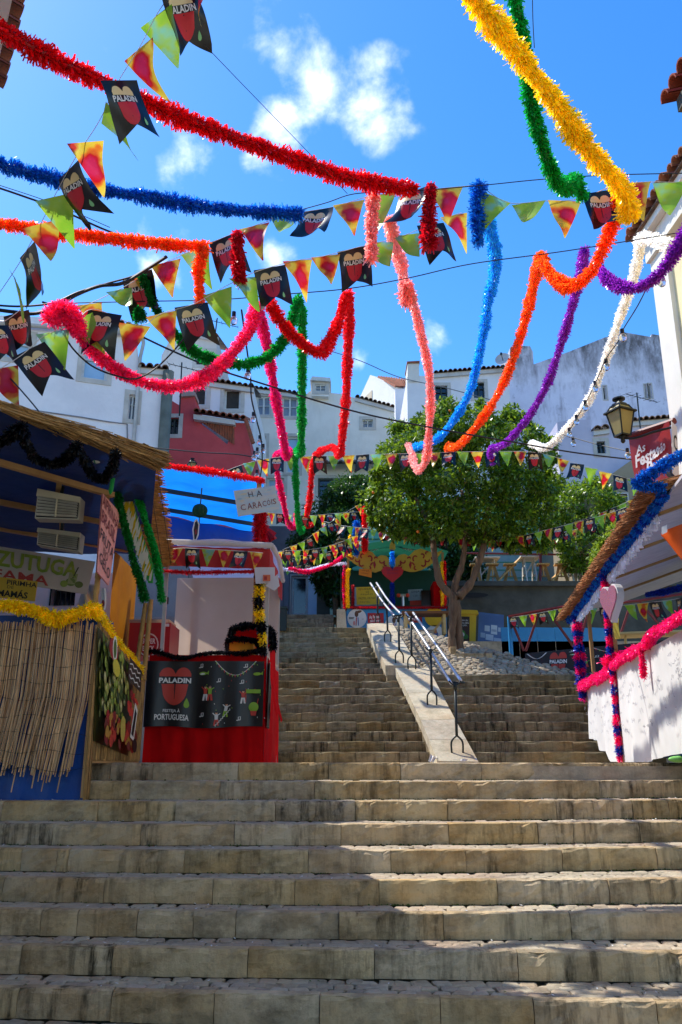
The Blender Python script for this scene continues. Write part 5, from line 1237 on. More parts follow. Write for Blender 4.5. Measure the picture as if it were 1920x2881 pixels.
# sign pole, plug cable in red stall
cbx = thing('hanging_plug', 'black cable and plug hanging inside the red stall', 'cable', P(463, 1690, 9.8)); mb = MB(); mb.tube(pxpath([(468, 1612, 9.8), (466, 1640), (472, 1655), (466, 1668), (470, 1690, 9.8)], 4), .008, 5); mb.build('cord', M_IRON, cbx); mb = MB(); pq2 = P(470, 1685, 9.8); mb.box((pq2.x-.02, pq2.y-.02, pq2.z-.06), (pq2.x+.02, pq2.y+.02, pq2.z+.02)); mb.build('plug', M_IRON, cbx)
# side wall left of the upper flight
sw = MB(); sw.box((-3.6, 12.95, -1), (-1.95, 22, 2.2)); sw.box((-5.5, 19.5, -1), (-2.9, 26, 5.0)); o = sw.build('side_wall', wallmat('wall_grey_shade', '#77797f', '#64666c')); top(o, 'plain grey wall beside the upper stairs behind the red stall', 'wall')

# ---- right stall ----
sA, sB = P(1655, 1930, 13.1), P(1920, 1782, 7.35); vR = VP(sA, sB); LR = Vector((sB.x-sA.x, sB.y-sA.y, 0)).length
rt = thing('wooden_stall', 'thatched wooden stall with white sheet front at the right edge', 'stall', Vector((sA.x, sA.y, 0)))
uC = vR.hit(1752, 2000)[0]
def poly_top(pts):
    hs_ = [vR.hit(*q) for q in pts]
    return lambda u: float(np.interp(u, [h[0] for h in hs_], [h[1] for h in hs_]))
tL = poly_top([(1652, 1930), (1700, 1908), (1750, 1880)]); tR = poly_top([(1750, 1874), (1800, 1840), (1860, 1812), (1920, 1776), (2100, 1700)])
bL = poly_top([(1652, 2000), (1662, 2078), (1686, 2084), (1690, 2112), (1712, 2116), (1718, 2143), (1752, 2143)])
uE = LR + 1.2
bR = lambda u: .012 if u < vR.hit(1815, 2100)[0] else .012 + .07*min(1, (u-vR.hit(1815, 2100)[0])/1.5)
ul0 = vR.hit(1652, 2000)[0]
cloth('left_sheet', rt, vR, ul0, uC, lambda a: tL(ul0+(uC-ul0)*a), lambda a: bL(ul0+(uC-ul0)*a), M_WHITEC, .05, 60, 16, k=2.6, seed=2)
cloth('right_sheet', rt, vR, uC+.03, uE, lambda a: tR(uC+(uE-uC)*a), lambda a: bR(uC+(uE-uC)*a), M_WHITEC, .05, 80, 16, k=2.2, seed=9, h=.02)
mb = MB(); mb.prism([(uC-.6, .06), (uE, .06), (uE, .95), (uC-.6, .95)], vR, -.6, -.12); mb.prism([(ul0+.3, 1.0), (uE, 1.0), (uE, 1.06), (ul0+.3, 1.06)], vR, -.7, -.03); mb.build('counter', mat('counter_blue', '#2f86c8', '#2878b8', scale=3), rt)
rs = random.Random(4); a = Art(lambda u, v, h: vR.pt(u, v, h+.075))
for _ in range(80):    # faint felt-pen scrawls on the sheet
    u = rs.uniform(ul0+.3, uE-1); z = rs.uniform(.35, .98); n = rs.randint(8, 16); s_ = rs.uniform(.02, .04); pts = []
    for j in range(n): pts.append((u + j*s_*.45 + rs.uniform(-s_, s_)*.4, z + rs.uniform(-s_, s_)*.9))
    a.line(pts, .006, '#8c8c96')
a.build('pen_scrawls', rt)
ze_ = 2.36
uP2 = vR.hit(1640, 1900)[0]
for u, nm in ((uC, 'post'), (ul0+.22, 'post')):
    mb = MB(); mb.beam(vR.pt(u, 0.0 if u == uC else .8, .03 if u == uC else -.12), vR.pt(u, ze_+.1, .0 if u == uC else -.12), .05, .05); mb.build('post', M_WOOD, rt)
# ceiling: painted planks, brown battens; rises away from the eave
uF, uN = vR.hit(1612, 1722)[0]-.1, vR.hit(1890, 1415)[0]
up_ = .34
def ceil_(u, w, h=0): return vR.pt(u, ze_ + up_*w + h, -w)
M_PLANK = mat('whitewashed_plank', '#dcd6da', '#c0b8c0', scale=4, rough=.75, stretch=(.6, 3, 3), bump=.2, objrand=.12)
u = uF
while u < uN:
    w = 1.6; mb = MB(); mb.hexa([ceil_(u, .0), ceil_(u+w-.01, .0), ceil_(u+w-.01, 2.6), ceil_(u, 2.6)], [ceil_(u, .0, .03), ceil_(u+w-.01, .0, .03), ceil_(u+w-.01, 2.6, .03), ceil_(u, 2.6, .03)]); mb.build('plank', M_PLANK, rt)
    if u > uF+.3:
        mb = MB(); mb.hexa([ceil_(u-.03, .05, -.03), ceil_(u+.03, .05, -.03), ceil_(u+.03, 2.6, -.03), ceil_(u-.03, 2.6, -.03)], [ceil_(u-.03, .05, 0.0), ceil_(u+.03, .05, 0.0), ceil_(u+.03, 2.6, 0.0), ceil_(u-.03, 2.6, 0.0)]); mb.build('batten', M_WOOD, rt)
    u += w
M_THATCH = mat('heather_thatch', '#d2935a', '#96633a', scale=9, rough=.8, island=.45)
def tgen(i):
    u = random.uniform(uF-.12, uN+.05); w0 = random.uniform(-.05, .6); h = random.uniform(.05, .10)
    tipw = -.15 - random.random()*.12; a_ = vR.pt(u, ze_+up_*w0+h, -w0); b_ = vR.pt(u+random.gauss(-.03, .05), ze_+up_*tipw*.4+h-.0+random.gauss(0, .015), -tipw); return a_, b_
reeds_stuff('thatch', rt, tgen, M_THATCH, 5200, .0045)
mb = MB(); mb.hexa([ceil_(uF, -.1, .04), ceil_(uN, -.1, .04), ceil_(uN, 2.6, .04), ceil_(uF, 2.6, .04)], [ceil_(uF, -.1, .1), ceil_(uN, -.1, .1), ceil_(uN, 2.6, .1), ceil_(uF, 2.6, .1)]); mb.build('roof_bed', M_THATCH, rt)
g1 = [vR.pt(uF-.02+(uN-uF)*t, ze_-.0-.025*math.sin(t*9), .06) for t in np.linspace(0, 1, 20)]
tinsel('blue_garland', 'metallic blue tinsel along the eave of the thatched stall', g1, .06, [TM['navy'], TM['blue'], TM['blue']], dens=1100, wid=.014, alt=.1)
g2 = [vR.pt(uF+(uN-uF)*t, ze_-.10, .03) for t in np.linspace(0, .93, 20)]
fr_ = []
V = []; F = []
for i in range(700):
    u = uF+(uN-uF)*random.random()*.93; z0 = ze_-.06; l = random.uniform(.05, .13); k = len(V); h = random.uniform(.0, .05); w = .008
    V += [tuple(vR.pt(u, z0, h)), tuple(vR.pt(u+w, z0, h)), tuple(vR.pt(u+w+random.gauss(0, .015), z0-l, h+random.gauss(0, .02))), tuple(vR.pt(u+random.gauss(0, .015), z0-l, h+random.gauss(0, .02)))]; F.append((k, k+1, k+2, k+3))
o = npmesh('silver_fringe', V, F, TM['silver']); top(o, 'silver foil fringe hanging below the blue tinsel of the thatched stall', 'garland')
tinsel('blue_garland', 'metallic blue tinsel rising to the gable at the near end of the thatched stall', [vR.pt(uN+.02, ze_+.05, .05), ceil_(uN+.06, -.3, .2), ceil_(uN+.12, .3, .34), ceil_(uN+.3, 1.0, .5)], .062, TM['blue'], dens=1300)
pk = [TM['navy'], TM['hot']]
tinsel('pink_blue_garland', 'blue and pink tinsel spiralled round the far post of the thatched stall', [vR.pt(ul0+.05, z, .05) for z in np.linspace(2.32, .98, 9)], .085, pk, dens=1500, wid=.014, alt=.12)
tinsel('pink_blue_garland', 'pink and blue tinsel spiralled round the near post of the thatched stall', [vR.pt(uC, z, .07) for z in np.linspace(2.5, .05, 14)], .055, pk[::-1], dens=1500, wid=.012, alt=.12)
tinsel('pink_garland', 'hot pink tinsel along the top of the left white sheet', [vR.pt(u, tL(u)+.015, .06) for u in np.linspace(ul0, uC, 10)], .07, TM['hot'], dens=1300, wid=.013)
tinsel('pink_garland', 'hot pink tinsel along the top of the right white sheet', [vR.pt(u, tR(u)+.03, .07) for u in np.linspace(uC, vR.hit(1838, 1800)[0], 10)] + [vR.pt(vR.hit(1860, 1800)[0], tR(vR.hit(1860, 1800)[0])+.10, .07), vR.pt(uE, tR(uE)+.12, .07)], .055, TM['hot'], dens=1300, wid=.013)
tinsel('pink_garland', 'short tail of hot pink tinsel hanging over the white sheet', [vR.pt(vR.hit(1834, 1840)[0], z, .10) for z in np.linspace(vR.hit(1834, 1815)[1], vR.hit(1834, 1906)[1], 6)], .04, TM['hot'], dens=1300, wid=.012)
tinsel('pink_garland', 'bushy pink tinsel knot at the corner post of the thatched stall', [P(1700, 1868, 10.6), P(1722, 1855, 10.5), P(1748, 1850, 10.4), P(1778, 1850, 10.6)], .09, TM['hot'], dens=1500, wid=.014)
# glitter heart on the near post
hp = P(1722, 1690, 9.6); ht = thing('glitter_heart', 'pink glitter heart with thick white rim hung on the near stall post', 'heart', P(1722, 1750, 9.6))
hd = VP(Vector((hp.x-.22, hp.y+.97, 0)), Vector((hp.x+.22, hp.y-.97, 0)))
def heart(sx, sy, n=28): return [(.5*sx*math.sin(t)**3*1.0, sy*(13*math.cos(t)-5*math.cos(2*t)-2*math.cos(3*t)-math.cos(4*t))/29) for t in np.linspace(0, 2*math.pi, n, endpoint=False)]
u_h, z_h = hd.hit(1722, 1690)
def glit(name, c):
    m, nt, b, out = newmat(name); v = N(nt, 'ShaderNodeTexVoronoi'); v.inputs['Scale'].default_value = 260; t_ = N(nt, 'ShaderNodeTexCoord'); nt.links.new(t_.outputs['Object'], v.inputs['Vector'])
    h = N(nt, 'ShaderNodeMixRGB', blend_type='MULTIPLY'); h.inputs[0].default_value = .5; h.inputs[1].default_value = (*lin(c), 1); nt.links.new(v.outputs['Color'], h.inputs[2]); nt.links.new(h.outputs[0], b.inputs['Base Color'])
    bp = N(nt, 'ShaderNodeBump'); bp.inputs['Strength'].default_value = 1; nt.links.new(v.outputs['Color'], bp.inputs['Height']); nt.links.new(bp.outputs[0], b.inputs['Normal']); b.inputs['Metallic'].default_value = .6; b.inputs['Roughness'].default_value = .35; return m
mb = MB(); mb.prism([(u_h+x*.36, z_h+y*.44) for x, y in heart(1.1, 1)], hd, -.05, .035); mb.build('rim', M_WHITEC, ht)
mb = MB(); mb.prism([(u_h+x*.33, z_h+y*.40) for x, y in heart(1.1, 1)], hd, .03, .05); mb.build('face', glit('pink_glitter', '#e08c9e'), ht)
rb2 = thing('yellow_ribbon', 'yellow paper ribbon tied under the glitter heart', 'ribbon', P(1738, 1795, 9.7)); mb = MB(); mb.grid(lambda u, v: P(1731+16*u-6*math.sin(v*2), 1798-58*v, 9.75+.03*math.sin(u*5+v*6)), 5, 8); mb.build('paper', mat('yellow_paper', '#e6dc6a', '#d8cc58', trans=.3), rb2, smooth=True)
og = thing('orange_pennant', 'large orange paper pennant curling down from the thatched roof', 'pennant', P(1920, 1560, 7.2)); mb = MB()
mb.grid(lambda u, v: P(1872+90*u - 12*math.sin(v*3)*(1-u), 1492 - 34*u + 150*v*(.15+u) , 7.1 + .12*math.sin(u*3)), 14, 12); mb.build('paper', mat('orange_paper', '#e8682e', '#dc5a22', trans=.4, rough=.5), og, smooth=True)
mb = MB(); mb.grid(lambda u, v: P(1862+16*u, 1505-22*v-8*u, 7.1-.03*u), 4, 4); mb.build('white_tip', M_WHITEC, og)
gp_ = thing('green_bag', 'pale green patterned bag tucked under the white sheet at right', 'bag', P(1900, 2143, 7.9)); mb = MB(); cc = P(1900, 2136, 7.9); mb.ball(cc+Vector((.05, .05, .0)), .06, 16, 8, sq=(1.6, .6, .5)); mb.build('body', mat('green_bag', '#8fd06a', '#5fae4a', scale=9, rough=.4), gp_, smooth=True)
# litter on the landing edge
for q, lab in ((((1205, 2143), (1222, 2143), (1232, 2130), (1212, 2122)), 'crumpled white paper at the foot of the stair slab'), (((1250, 2146), (1345, 2146), (1343, 2135), (1262, 2138)), 'flattened white paper sheet at the foot of the stair slab')):
    pp = [P(x, y, 12.4) for x, y in q]; t = thing('paper_litter', lab, 'litter', pp[0]); S = quadS(*pp); mb = MB(); mb.grid(lambda u, v: S(u, v, 0) + Vector((0, .03*math.sin(u*9)*v+.05*v, .01*math.sin(u*14))), 10, 4); mb.build('sheet', mat('litter_paper', '#d8d2cc', '#c4beb8'), t)

# ================= KIOSK AND TERRACE =================
YK = 21.3; vk = flatvp(YK); zk = 3.04
H_ = lambda x, y: vk.hit(x, y)
kx0, kx1 = H_(976, 1750)[0], H_(1257, 1750)[0]; kt = H_(1100, 1710)[1]
ks = thing('festival_kiosk', 'blue festival kiosk bar with gold winged ornament behind the handrail', 'kiosk', Vector((kx0, YK, zk)))
M_KB = mat('kiosk_blue', '#2f93cf', '#2884be', scale=2, rough=.5)
mb = MB(); mb.box((kx0, YK, zk), (kx1, YK+.08, kt)); mb.box((kx0, YK+.08, zk), (kx0+.06, YK+2, kt)); mb.box((kx1-.06, YK+.08, zk), (kx1, YK+2, kt)); mb.build('counter_front', M_KB, ks)
mb = MB(); mb.box((kx0-.05, YK-.05, kt), (kx1+.05, YK+.5, kt+.04)); mb.build('counter_top', mat('kiosk_counter', '#8a1a1c', scale=3), ks)
mb = MB(); mb.box((kx0, YK+2, zk), (kx1, YK+2.08, 5.3)); mb.build('back_wall', mat('kiosk_dark_green', '#1f4a3a', '#183c2e', scale=2, rough=.8), ks)
mb = MB(); mb.grid(lambda u, v: Vector((kx0-.1+(kx1-kx0+.2)*u, YK-.1+2.3*v, 5.35 + .3*math.sin(math.pi*u))), 14, 4); mb.build('roof_tarp', mat('kiosk_roof_green', '#2f7a5c', '#256a4e', scale=2, rough=.6, trans=.3), ks, smooth=True)
mb = MB(); w = pxrect(vk, (1222, 1634, 1252, 1708)); mb.prism([(w[0], kt), (w[2], kt), (w[2], w[3]), (w[0], w[3])], vk, -.9, -.1); mb.build('fridge', M_RED, ks)
mb = MB(); w = pxrect(vk, (1192, 1648, 1220, 1705)); mb.prism([(w[0], w[1]), (w[2], w[1]), (w[2], w[3]), (w[0], w[3])], vk, -1.0, -.6); mb.build('glass_cabinet', mat('cabinet_dark', '#3a2a1c', '#2a1e14', rough=.15), ks)
for x in (kx0+.04, kx1-.04):
    mb = MB(); mb.beam((x, YK+.03, kt), (x, YK+.03, 5.35), .06, .06); mb.build('post', M_WOOD, ks)
cxk = H_(1104, 1600)[0]
mb = MB(); mb.beam((cxk, YK-.02, kt), (cxk, YK-.02, H_(1104, 1548)[1]), .08, .08); mb.build('centre_post', mat('kiosk_navy', '#12448c', scale=3), ks)
# winged ornament
Lw = [(967, 1563), (990, 1566), (1008, 1555), (1030, 1549), (1048, 1556), (1060, 1571), (1072, 1564), (1086, 1566), (1097, 1577), (1100, 1594), (1096, 1608), (1084, 1612), (1070, 1608), (1056, 1613), (1040, 1609), (1022, 1601), (1002, 1591), (984, 1578)]
Rw = [(1246, 1549), (1222, 1560), (1204, 1553), (1184, 1546), (1166, 1551), (1150, 1567), (1138, 1561), (1122, 1564), (1111, 1576), (1108, 1592), (1112, 1607), (1124, 1611), (1138, 1607), (1152, 1611), (1168, 1611), (1188, 1605), (1210, 1592), (1230, 1573)]
M_GOLD = mat('gold_board', '#d6ac34', '#c69a28', scale=3, rough=.5)
for side, pts, mir in ((0, Lw, 1), (1, Rw, -1)):
    mb = MB(); mb.prism([H_(*q) for q in pts], vk, .06, .10); o = mb.build('wing_board', M_GOLD, ks)
    a = Art(lambda u, v, h: vk.pt(*H_(u, v), .10+h), .004)
    def sp(cx, cy, r, a0, tw, w=4.0): a.line([(cx + mir*r*(1-k/11)*math.cos(a0+tw*k*.42), cy + r*(1-k/11)*math.sin(a0+tw*k*.42)) for k in range(9)], w, '#a81e22')
    cx0 = 1104 - mir*0
    for (dx, cy, r, a0, tw) in ((32, 1580, 10, 0, 1), (28, 1600, 8, 2, -1), (52, 1592, 9, 3, 1), (66, 1572, 11, 1, -1), (82, 1565, 9, 2, 1), (84, 1590, 11, 4, -1), (100, 1577, 9, 0, 1), (66, 1602, 7, 5, 1), (112, 1571, 7, 3, -1), (20, 1588, 7, 1, 1), (96, 1560, 6, 4, 1), (48, 1574, 6, 0, -1)):
        sp(1104 - mir*dx, cy, r, a0, tw)
    a.poly([(1104-mir*50, 1580), (1104-mir*46, 1592), (1104-mir*50, 1604), (1104-mir*54, 1592)], '#a81e22'); a.poly([(1104-mir*118, 1567), (1104-mir*130, 1567), (1104-mir*114, 1577)], '#a81e22')
    a.build('scrollwork', o)
mb = MB(); mb.prism([H_(*q) for q in ((1105, 1519), (1112, 1532), (1113, 1545), (1108, 1549), (1101, 1549), (1096, 1545), (1097, 1533))], vk, .0, .05); mb.build('finial', M_GOLD, ks)
hk = thing('heart_sign', 'red heart-shaped sign at the middle of the kiosk ornament', 'sign', vk.pt(*H_(1104, 1640), .14)); hc = H_(1104, 1615)
mb = MB(); mb.prism([(hc[0]+x*.56, hc[1]-.02+y*.46) for x, y in heart(1, 1)], vk, .12, .16); mb.build('board', flat('#c8242a'), hk)
a = Art(lambda u, v, h: vk.pt(hc[0]+u*.5, hc[1]+v*.4, .16+h)); a.text('SANTO', -.3, .1, .3, .25, '#8a2a4a', 0); a.text('ANTÓNIO', -.3, -.1, .3, .05, '#8a2a4a', 0); a.build('lettering', hk)
def kcircle(cx, cy, r, fn, lab, c='#dfe3e4'):
    t = thing('round_poster', lab, 'poster', vk.pt(*H_(cx, cy+r), .02)); a = Art(lambda u, v, h: vk.pt(*H_(cx+u*r, cy-v*r), .02+h)); a.ell(0, 0, 1, 1, c, 28); fn(a); a.build('print', t)
def cow(a):
    a.ell(-.05, .45, .2, .33, '#5a3a22', 12); a.ell(.2, .68, .3, .14, '#6a4428', 10, .3); a.line([(-.05, .1), (-.1, -.75)], .1, '#b8323a'); a.line([(.1, .1), (.15, -.75)], .1, '#3a5aa0'); a.ell(-.3, -.5, .12, .25, '#d88a8a', 8); a.rect(-.85, .05, -.3, .12, '#2a2a2c'); a.rect(-.85, -.08, -.35, 0, '#2a2a2c'); a.rect(.5, -.1, .7, -.06, '#555555')
kcircle(1005, 1740, 27, cow, 'leftmost white round poster on the blue kiosk counter')
kcircle(1110, 1757, 26, cow, 'white round poster at the middle of the kiosk counter')
kcircle(1222, 1736, 27, lambda a: a.text('festas', -.92, -.05, .92, .45, '#15130e', .03), 'yellow round poster reading festas on the kiosk counter', '#e8b81e')
kcircle(1224, 1786, 27, lambda a: (a.ell(0, 0, .35, .42, '#3a6aa8', 14), a.ell(.05, .3, .18, .2, '#c8825a', 10), a.poly([(-.15, .45), (.05, .8), (.2, .45)], '#b8323a'), a.line([(-.1, -.4), (-.15, -.75)], .07, '#c8824a'), a.line([(.1, -.4), (.15, -.75)], .07, '#c8824a')), 'white round poster with a blue bird on the kiosk counter')
for (x0, y0, x1, y1, lab) in ((1035, 1725, 1080, 1756, 'red poster in white script between two round posters'), (1140, 1722, 1188, 1752, 'red poster on the kiosk counter behind the wooden table')):
    t = thing('small_poster', lab, 'poster', vk.pt(*H_(x0, y1), .015)); w = pxrect(vk, (x0, y0, x1, y1)); a = Art(lambda u, v, h: vk.pt(w[0]+(w[2]-w[0])*u, w[1]+(w[3]-w[1])*v, .012+h)); a.rect(0, 0, 1, 1, '#b3202a'); a.text('As Festas', .08, .5, .72, .8, '#f0e8e4', .02, .1, .3); a.text('não Param', .14, .2, .8, .45, '#f0e8e4', .02, .1, .3); a.build('print', t)
board('paper_sign', 'yellow handwritten price sheet inside the kiosk', 'sign', [(1004, 1702), (1068, 1700), (1068, 1650), (1002, 1652)], 21.6, mat('sheet_yellow', '#d8c43a', '#ccb830', scale=3), [('QUEIJADA', .1, .80, .9, .93, '#3a3420', 0, 0), ('DE', .42, .66, .56, .76, '#3a3420', 0, 0), ('FEIJÃO', .2, .52, .72, .63, '#3a3420', 0, 0), ('PASTEL DE NATA', .1, .30, .95, .42, '#3a3420', 0, 0), ('PASTEL', .15, .1, .6, .2, '#8a7a3a', 0, 0)])
board('paper_sign', 'orange handwritten card under the left wing of the ornament', 'sign', [(1010, 1617), (1046, 1625), (1047, 1601), (1011, 1600)], 21.1, mat('sheet_orange', '#e88a1c', scale=3), [('GINJA', .2, .6, .8, .85, '#7a3a10', 0, 0), ('COM ELAS', .15, .3, .7, .45, '#7a3a10', 0, 0)])
board('paper_sign', 'white handwritten sheet at the back of the kiosk', 'sign', [(1150, 1690), (1190, 1688), (1189, 1657), (1148, 1659)], 22.6, mat('sheet_white', '#a8b4ba', scale=3), [('GINJA', .2, .65, .8, .88, '#4a4a52', 0, 0), ('1,00', .35, .3, .65, .5, '#4a4a52', 0, 0)])
board('paper_sign', 'small red card below the white sheet in the kiosk', 'sign', [(1154, 1703), (1187, 1703), (1187, 1689), (1154, 1690)], 22.0, flat('#b8301c'), [])
board('paper_sign', 'white board behind the yellow price sheet in the kiosk', 'sign', [(998, 1708), (1078, 1708), (1076, 1655), (998, 1652)], 22.2, mat('sheet_white', '#a8b4ba'), [])
tp = thing('beer_tap', 'chrome beer tap with two orange-red ends on the kiosk counter', 'tap', P(1135, 1706, 21.5)); mb = MB(); q = P(1135, 1706, 21.5); mb.tube([q, q+Vector((0, 0, .26))], .035, 8); mb.tube([q+Vector((-.12, 0, .29)), q+Vector((.12, 0, .29))], .045, 8); mb.build('column', M_STEEL, tp)
for s_ in (-1, 1): mb = MB(); mb.ball(q+Vector((s_*.12, -.03, .29)), .055, 10, 6); mb.build('badge', flat('#e84a28'), tp)
tinsel('red_garland', 'dark red tinsel along the kiosk counter edge', [Vector((kx0+(kx1-kx0)*t, YK-.07, kt-.01)) for t in np.linspace(0, 1, 8)], .035, TM['crimson'], dens=400)
tinsel('pink_garland', 'pink and red tinsel on the outer left post of the kiosk', pxpath([(970, 1588, 21.2), (968, 1640), (970, 1712, 21.2)]), .05, [TM['hot'], TM['red']], dens=400, alt=.3)
tinsel('yellow_garland', 'yellow tinsel on the left post of the kiosk', pxpath([(980, 1600, 21.2), (977, 1650), (978, 1708, 21.2)]), .07, TM['yellow'], dens=500)
tinsel('red_garland', 'dark red tinsel hanging inside the kiosk at left', pxpath([(994, 1645, 21.5), (993, 1708, 21.5)]), .05, TM['crimson'], dens=400)
tinsel('yellow_garland', 'yellow tinsel on the right post of the kiosk', pxpath([(1243, 1580, 21.2), (1246, 1640), (1245, 1702, 21.2)]), .06, TM['yellow'], dens=500)
tinsel('red_garland', 'red tinsel beside the yellow one on the right kiosk post', pxpath([(1252, 1578, 21.2), (1253, 1640), (1253, 1704, 21.2)]), .045, TM['red'], dens=500)
for (x, y0, y1, c, lab, r) in ((1003, 1465, 1560, 'blue', 'blue tinsel pole rising behind the left wing of the kiosk ornament', .10), (1027, 1425, 1550, 'red', 'tall red tinsel pole behind the kiosk ornament', .09), (986, 1505, 1562, 'yellow', 'short golden tinsel pole at the left of the kiosk', .06), (1104, 1552, 1590, 'sky', 'light blue tinsel on the middle post of the kiosk', .07), (1104, 1640, 1706, 'navy', 'navy tinsel on the lower middle post of the kiosk', .07)):
    A, B = P(x, y0, 21.0), P(x, y1, 21.0); t = tinsel('tinsel_pole', lab, [A, (A+B)/2, B], r, TM[c], dens=900, cat='garland')
def lantern(name, label, c, s, brk=None):
    """iron street lantern, c = top of its foot, s = scale (height of the glass)"""
    t = thing(name, label, 'lantern', c); w0, w1, h = .15*s, .235*s, .52*s
    def ring(w, z): return [c+Vector((x*w, y*w, z)) for x, y in ((-1, -1), (1, -1), (1, 1), (-1, 1))]
    rt_ = Matrix.Rotation(.45, 3, 'Z'); ring2 = lambda w, z: [c + rt_ @ (p-c) for p in ring(w, z)]
    b0, b1, b2, b3 = ring2(w0*.75, 0), ring2(w1*.82, h), ring2(w1*.55, h+.13*s), ring2(w1*.42, h+.20*s)
    mb = MB()
    for i in range(4):
        mb.beam(b0[i], b1[i], .03*s, .03*s); mb.beam(b0[i], b0[(i+1) % 4], .03*s, .03*s); mb.beam(b1[i], b1[(i+1) % 4], .05*s, .04*s)
    for i in range(4):
        e = c+rt_ @ (ring(w1*.98, h)[i]-c); e2 = c+rt_ @ (ring(w1*.98, h)[(i+1) % 4]-c); mb.beam(e, e2, .025*s, .03*s)
        mb.beam(b1[i], b2[i], .03*s, .03*s); mb.beam(b2[i], b2[(i+1) % 4], .04*s, .03*s)
    mb.build('frame', M_IRON, t)
    gm_ = mat('lantern_glass', '#c9bb7a', '#b0a468', scale=4, rough=.35, trans=.45)
    for i in range(4):
        g_ = MB(); j = (i+1) % 4; g_.quad(b0[i]*.98+b0[j]*.02, b0[j]*.98+b0[i]*.02, b1[j], b1[i]); g_.build('glass_pane', gm_, t)
        g_ = MB(); g_.quad(b1[i], b1[j], b2[j], b2[i]); g_.build('glass_pane', gm_, t)
    mb = MB(); mb.hexa(b2, b3); mb.tube([c+Vector((0, 0, h+.2*s)), c+Vector((0, 0, h+.26*s)), c+Vector((0, 0, h+.28*s)), c+Vector((0, 0, h+.31*s)), c+Vector((0, 0, h+.34*s))], [.06*s, .06*s, .13*s, .13*s, .03*s], 12); mb.build('cap', M_IRON, t)
    mb = MB(); mb.tube([c+Vector((0, 0, -.16*s)), c+Vector((0, 0, -.12*s)), c+Vector((0, 0, -.06*s)), c+Vector((0, 0, 0))], [.02*s, .05*s, .04*s, .12*s], 8); mb.build('foot', M_IRON, t, smooth=True)
    if brk: mb = MB(); mb.tube(smooth_path([c+Vector((0, 0, -.05*s))]+brk, 6), .025*s, 6); mb.build('bracket', M_IRON, t, smooth=True)
    return t
lc = P(1752, 1226, 10.4); lantern('wall_lantern', 'old iron wall lantern with yellowed glass left of the red festival banner', lc, .66, [P(1790, 1232, 10.3), P(1840, 1215, 10.2), P(1900, 1200, 10.1)])
lc = P(960, 1558, 20.6); lantern('street_lantern', 'small street lantern with yellow glass left of the kiosk ornament', lc, .62, [lc+Vector((0, .3, -.3)), lc+Vector((0, .5, -1.6)), Vector((lc.x, lc.y+.55, 3.1))])
lc = P(540, 1328, 13.5); lantern('street_lantern', 'dark lantern top peeping over the red tinsel of the blue awning', lc, .3, [lc+Vector((0, .2, -.3)), lc+Vector((0, .3, -4.6))])
# red festival banner
q = [P(1825, 1500, 10.9), P(1912, 1540, 10.2), P(1888, 1184, 10.2), P(1772, 1228, 10.9)]
S = quadS(*q); fbn = thing('festival_banner', 'red hanging banner reading As Festas não Param beside the lantern', 'banner', q[0]); Sb = lambda u, v, h: S(u, v, h + .05*math.sin(u*5+v*2)*(1-v*.5) + .010*math.sin(u*9-v*7))
mb = MB(); mb.grid(lambda u, v: Sb(u, v, 0), 20, 14); mb.build('fabric', mat('banner_red', '#a4201c', '#741414', scale=1.5, rough=.4, trans=.25), fbn, smooth=True)
mb = MB(); mb.tube([q[3]+Vector((-.03, 0, .0)), q[2]+Vector((.05, 0, .0))], .045, 8); mb.build('rod', flat('#6a1418'), fbn)
a = Art(Sb, .022); a.text('As', .16, .80, .36, .88, '#ece8e4', .02, .15, .3); a.text('Festas', .10, .70, .66, .82, '#ece8e4', .03, .15, .3); a.text('não', .62, .76, .86, .84, '#ece8e4', .02, .15, .3); a.text('Param', .30, .62, .92, .74, '#ece8e4', .03, .15, .3)
a.line([(.55, .60), (.75, .62), (.93, .68)], .012, '#ece8e4')
a.ell(.9, .62, .16, .09, '#181414', 16); a.poly([(.50, .12), (.62, .12), (.60, .45), (.56, .5), (.52, .45)], '#c89a28'); a.ell(.82, .36, .17, .09, '#1f8a3c', 18); a.ell(.82, .27, .1, .06, '#a82820', 12); a.line([(.32, .50), (.34, .42), (.38, .40)], .012, '#5a1414')
a.build('printing', fbn)
board('wall_sign', 'white panel with dark lettering half hidden by the red banner', 'sign', [(1893, 1330), (1912, 1350), (1905, 1200), (1890, 1185)], 10.0, M_WHITEC, [('C', .3, .5, .9, .8, '#222222', .02, 0)])

# bin, picture panel
bx = thing('recycling_bin', 'yellow wheeled recycling bin with lid behind the tree trunk', 'bin', P(1325, 1818, 22)); vb2 = flatvp(22); w = pxrect(vb2, (1286, 1728, 1343, 1816)); M_YB = mat('bin_yellow', '#d8b414', '#c8a410', scale=3, rough=.45)
mb = MB(); mb.prism([(w[0]+.05, 3.0), (w[2]-.06, 3.0), (w[2], w[3]), (w[0], w[3])], vb2, -.5, 0); mb.build('body', M_YB, bx)
mb = MB(); mb.prism([(w[0]-.04, w[3]), (w[2]+.06, w[3]), (w[2]+.02, w[3]+.10), (w[0], w[3]+.12)], vb2, -.55, .05); mb.build('lid', M_YB, bx)
board('bin_poster', 'dark poster with white words and a green shape on the yellow bin', 'poster', [(1290, 1803), (1321, 1804), (1322, 1735), (1289, 1734)], 21.9, flat('#2a1412'), [('GUERRA SEM,', .1, .80, .9, .87, '#e8e4e0', 0, 0), ('FERRA A LISBOA', .1, .70, .95, .77, '#e8e4e0', 0, 0), ('MAIS LIMPA.', .1, .60, .8, .67, '#e8e4e0', 0, 0)], lambda a: (a.ell(.35, .28, .3, .16, '#2f8a2a', 14), a.ell(.62, .18, .3, .1, '#1f6a20', 12), a.ell(.4, .26, .16, .09, '#d8d4d0', 10)))
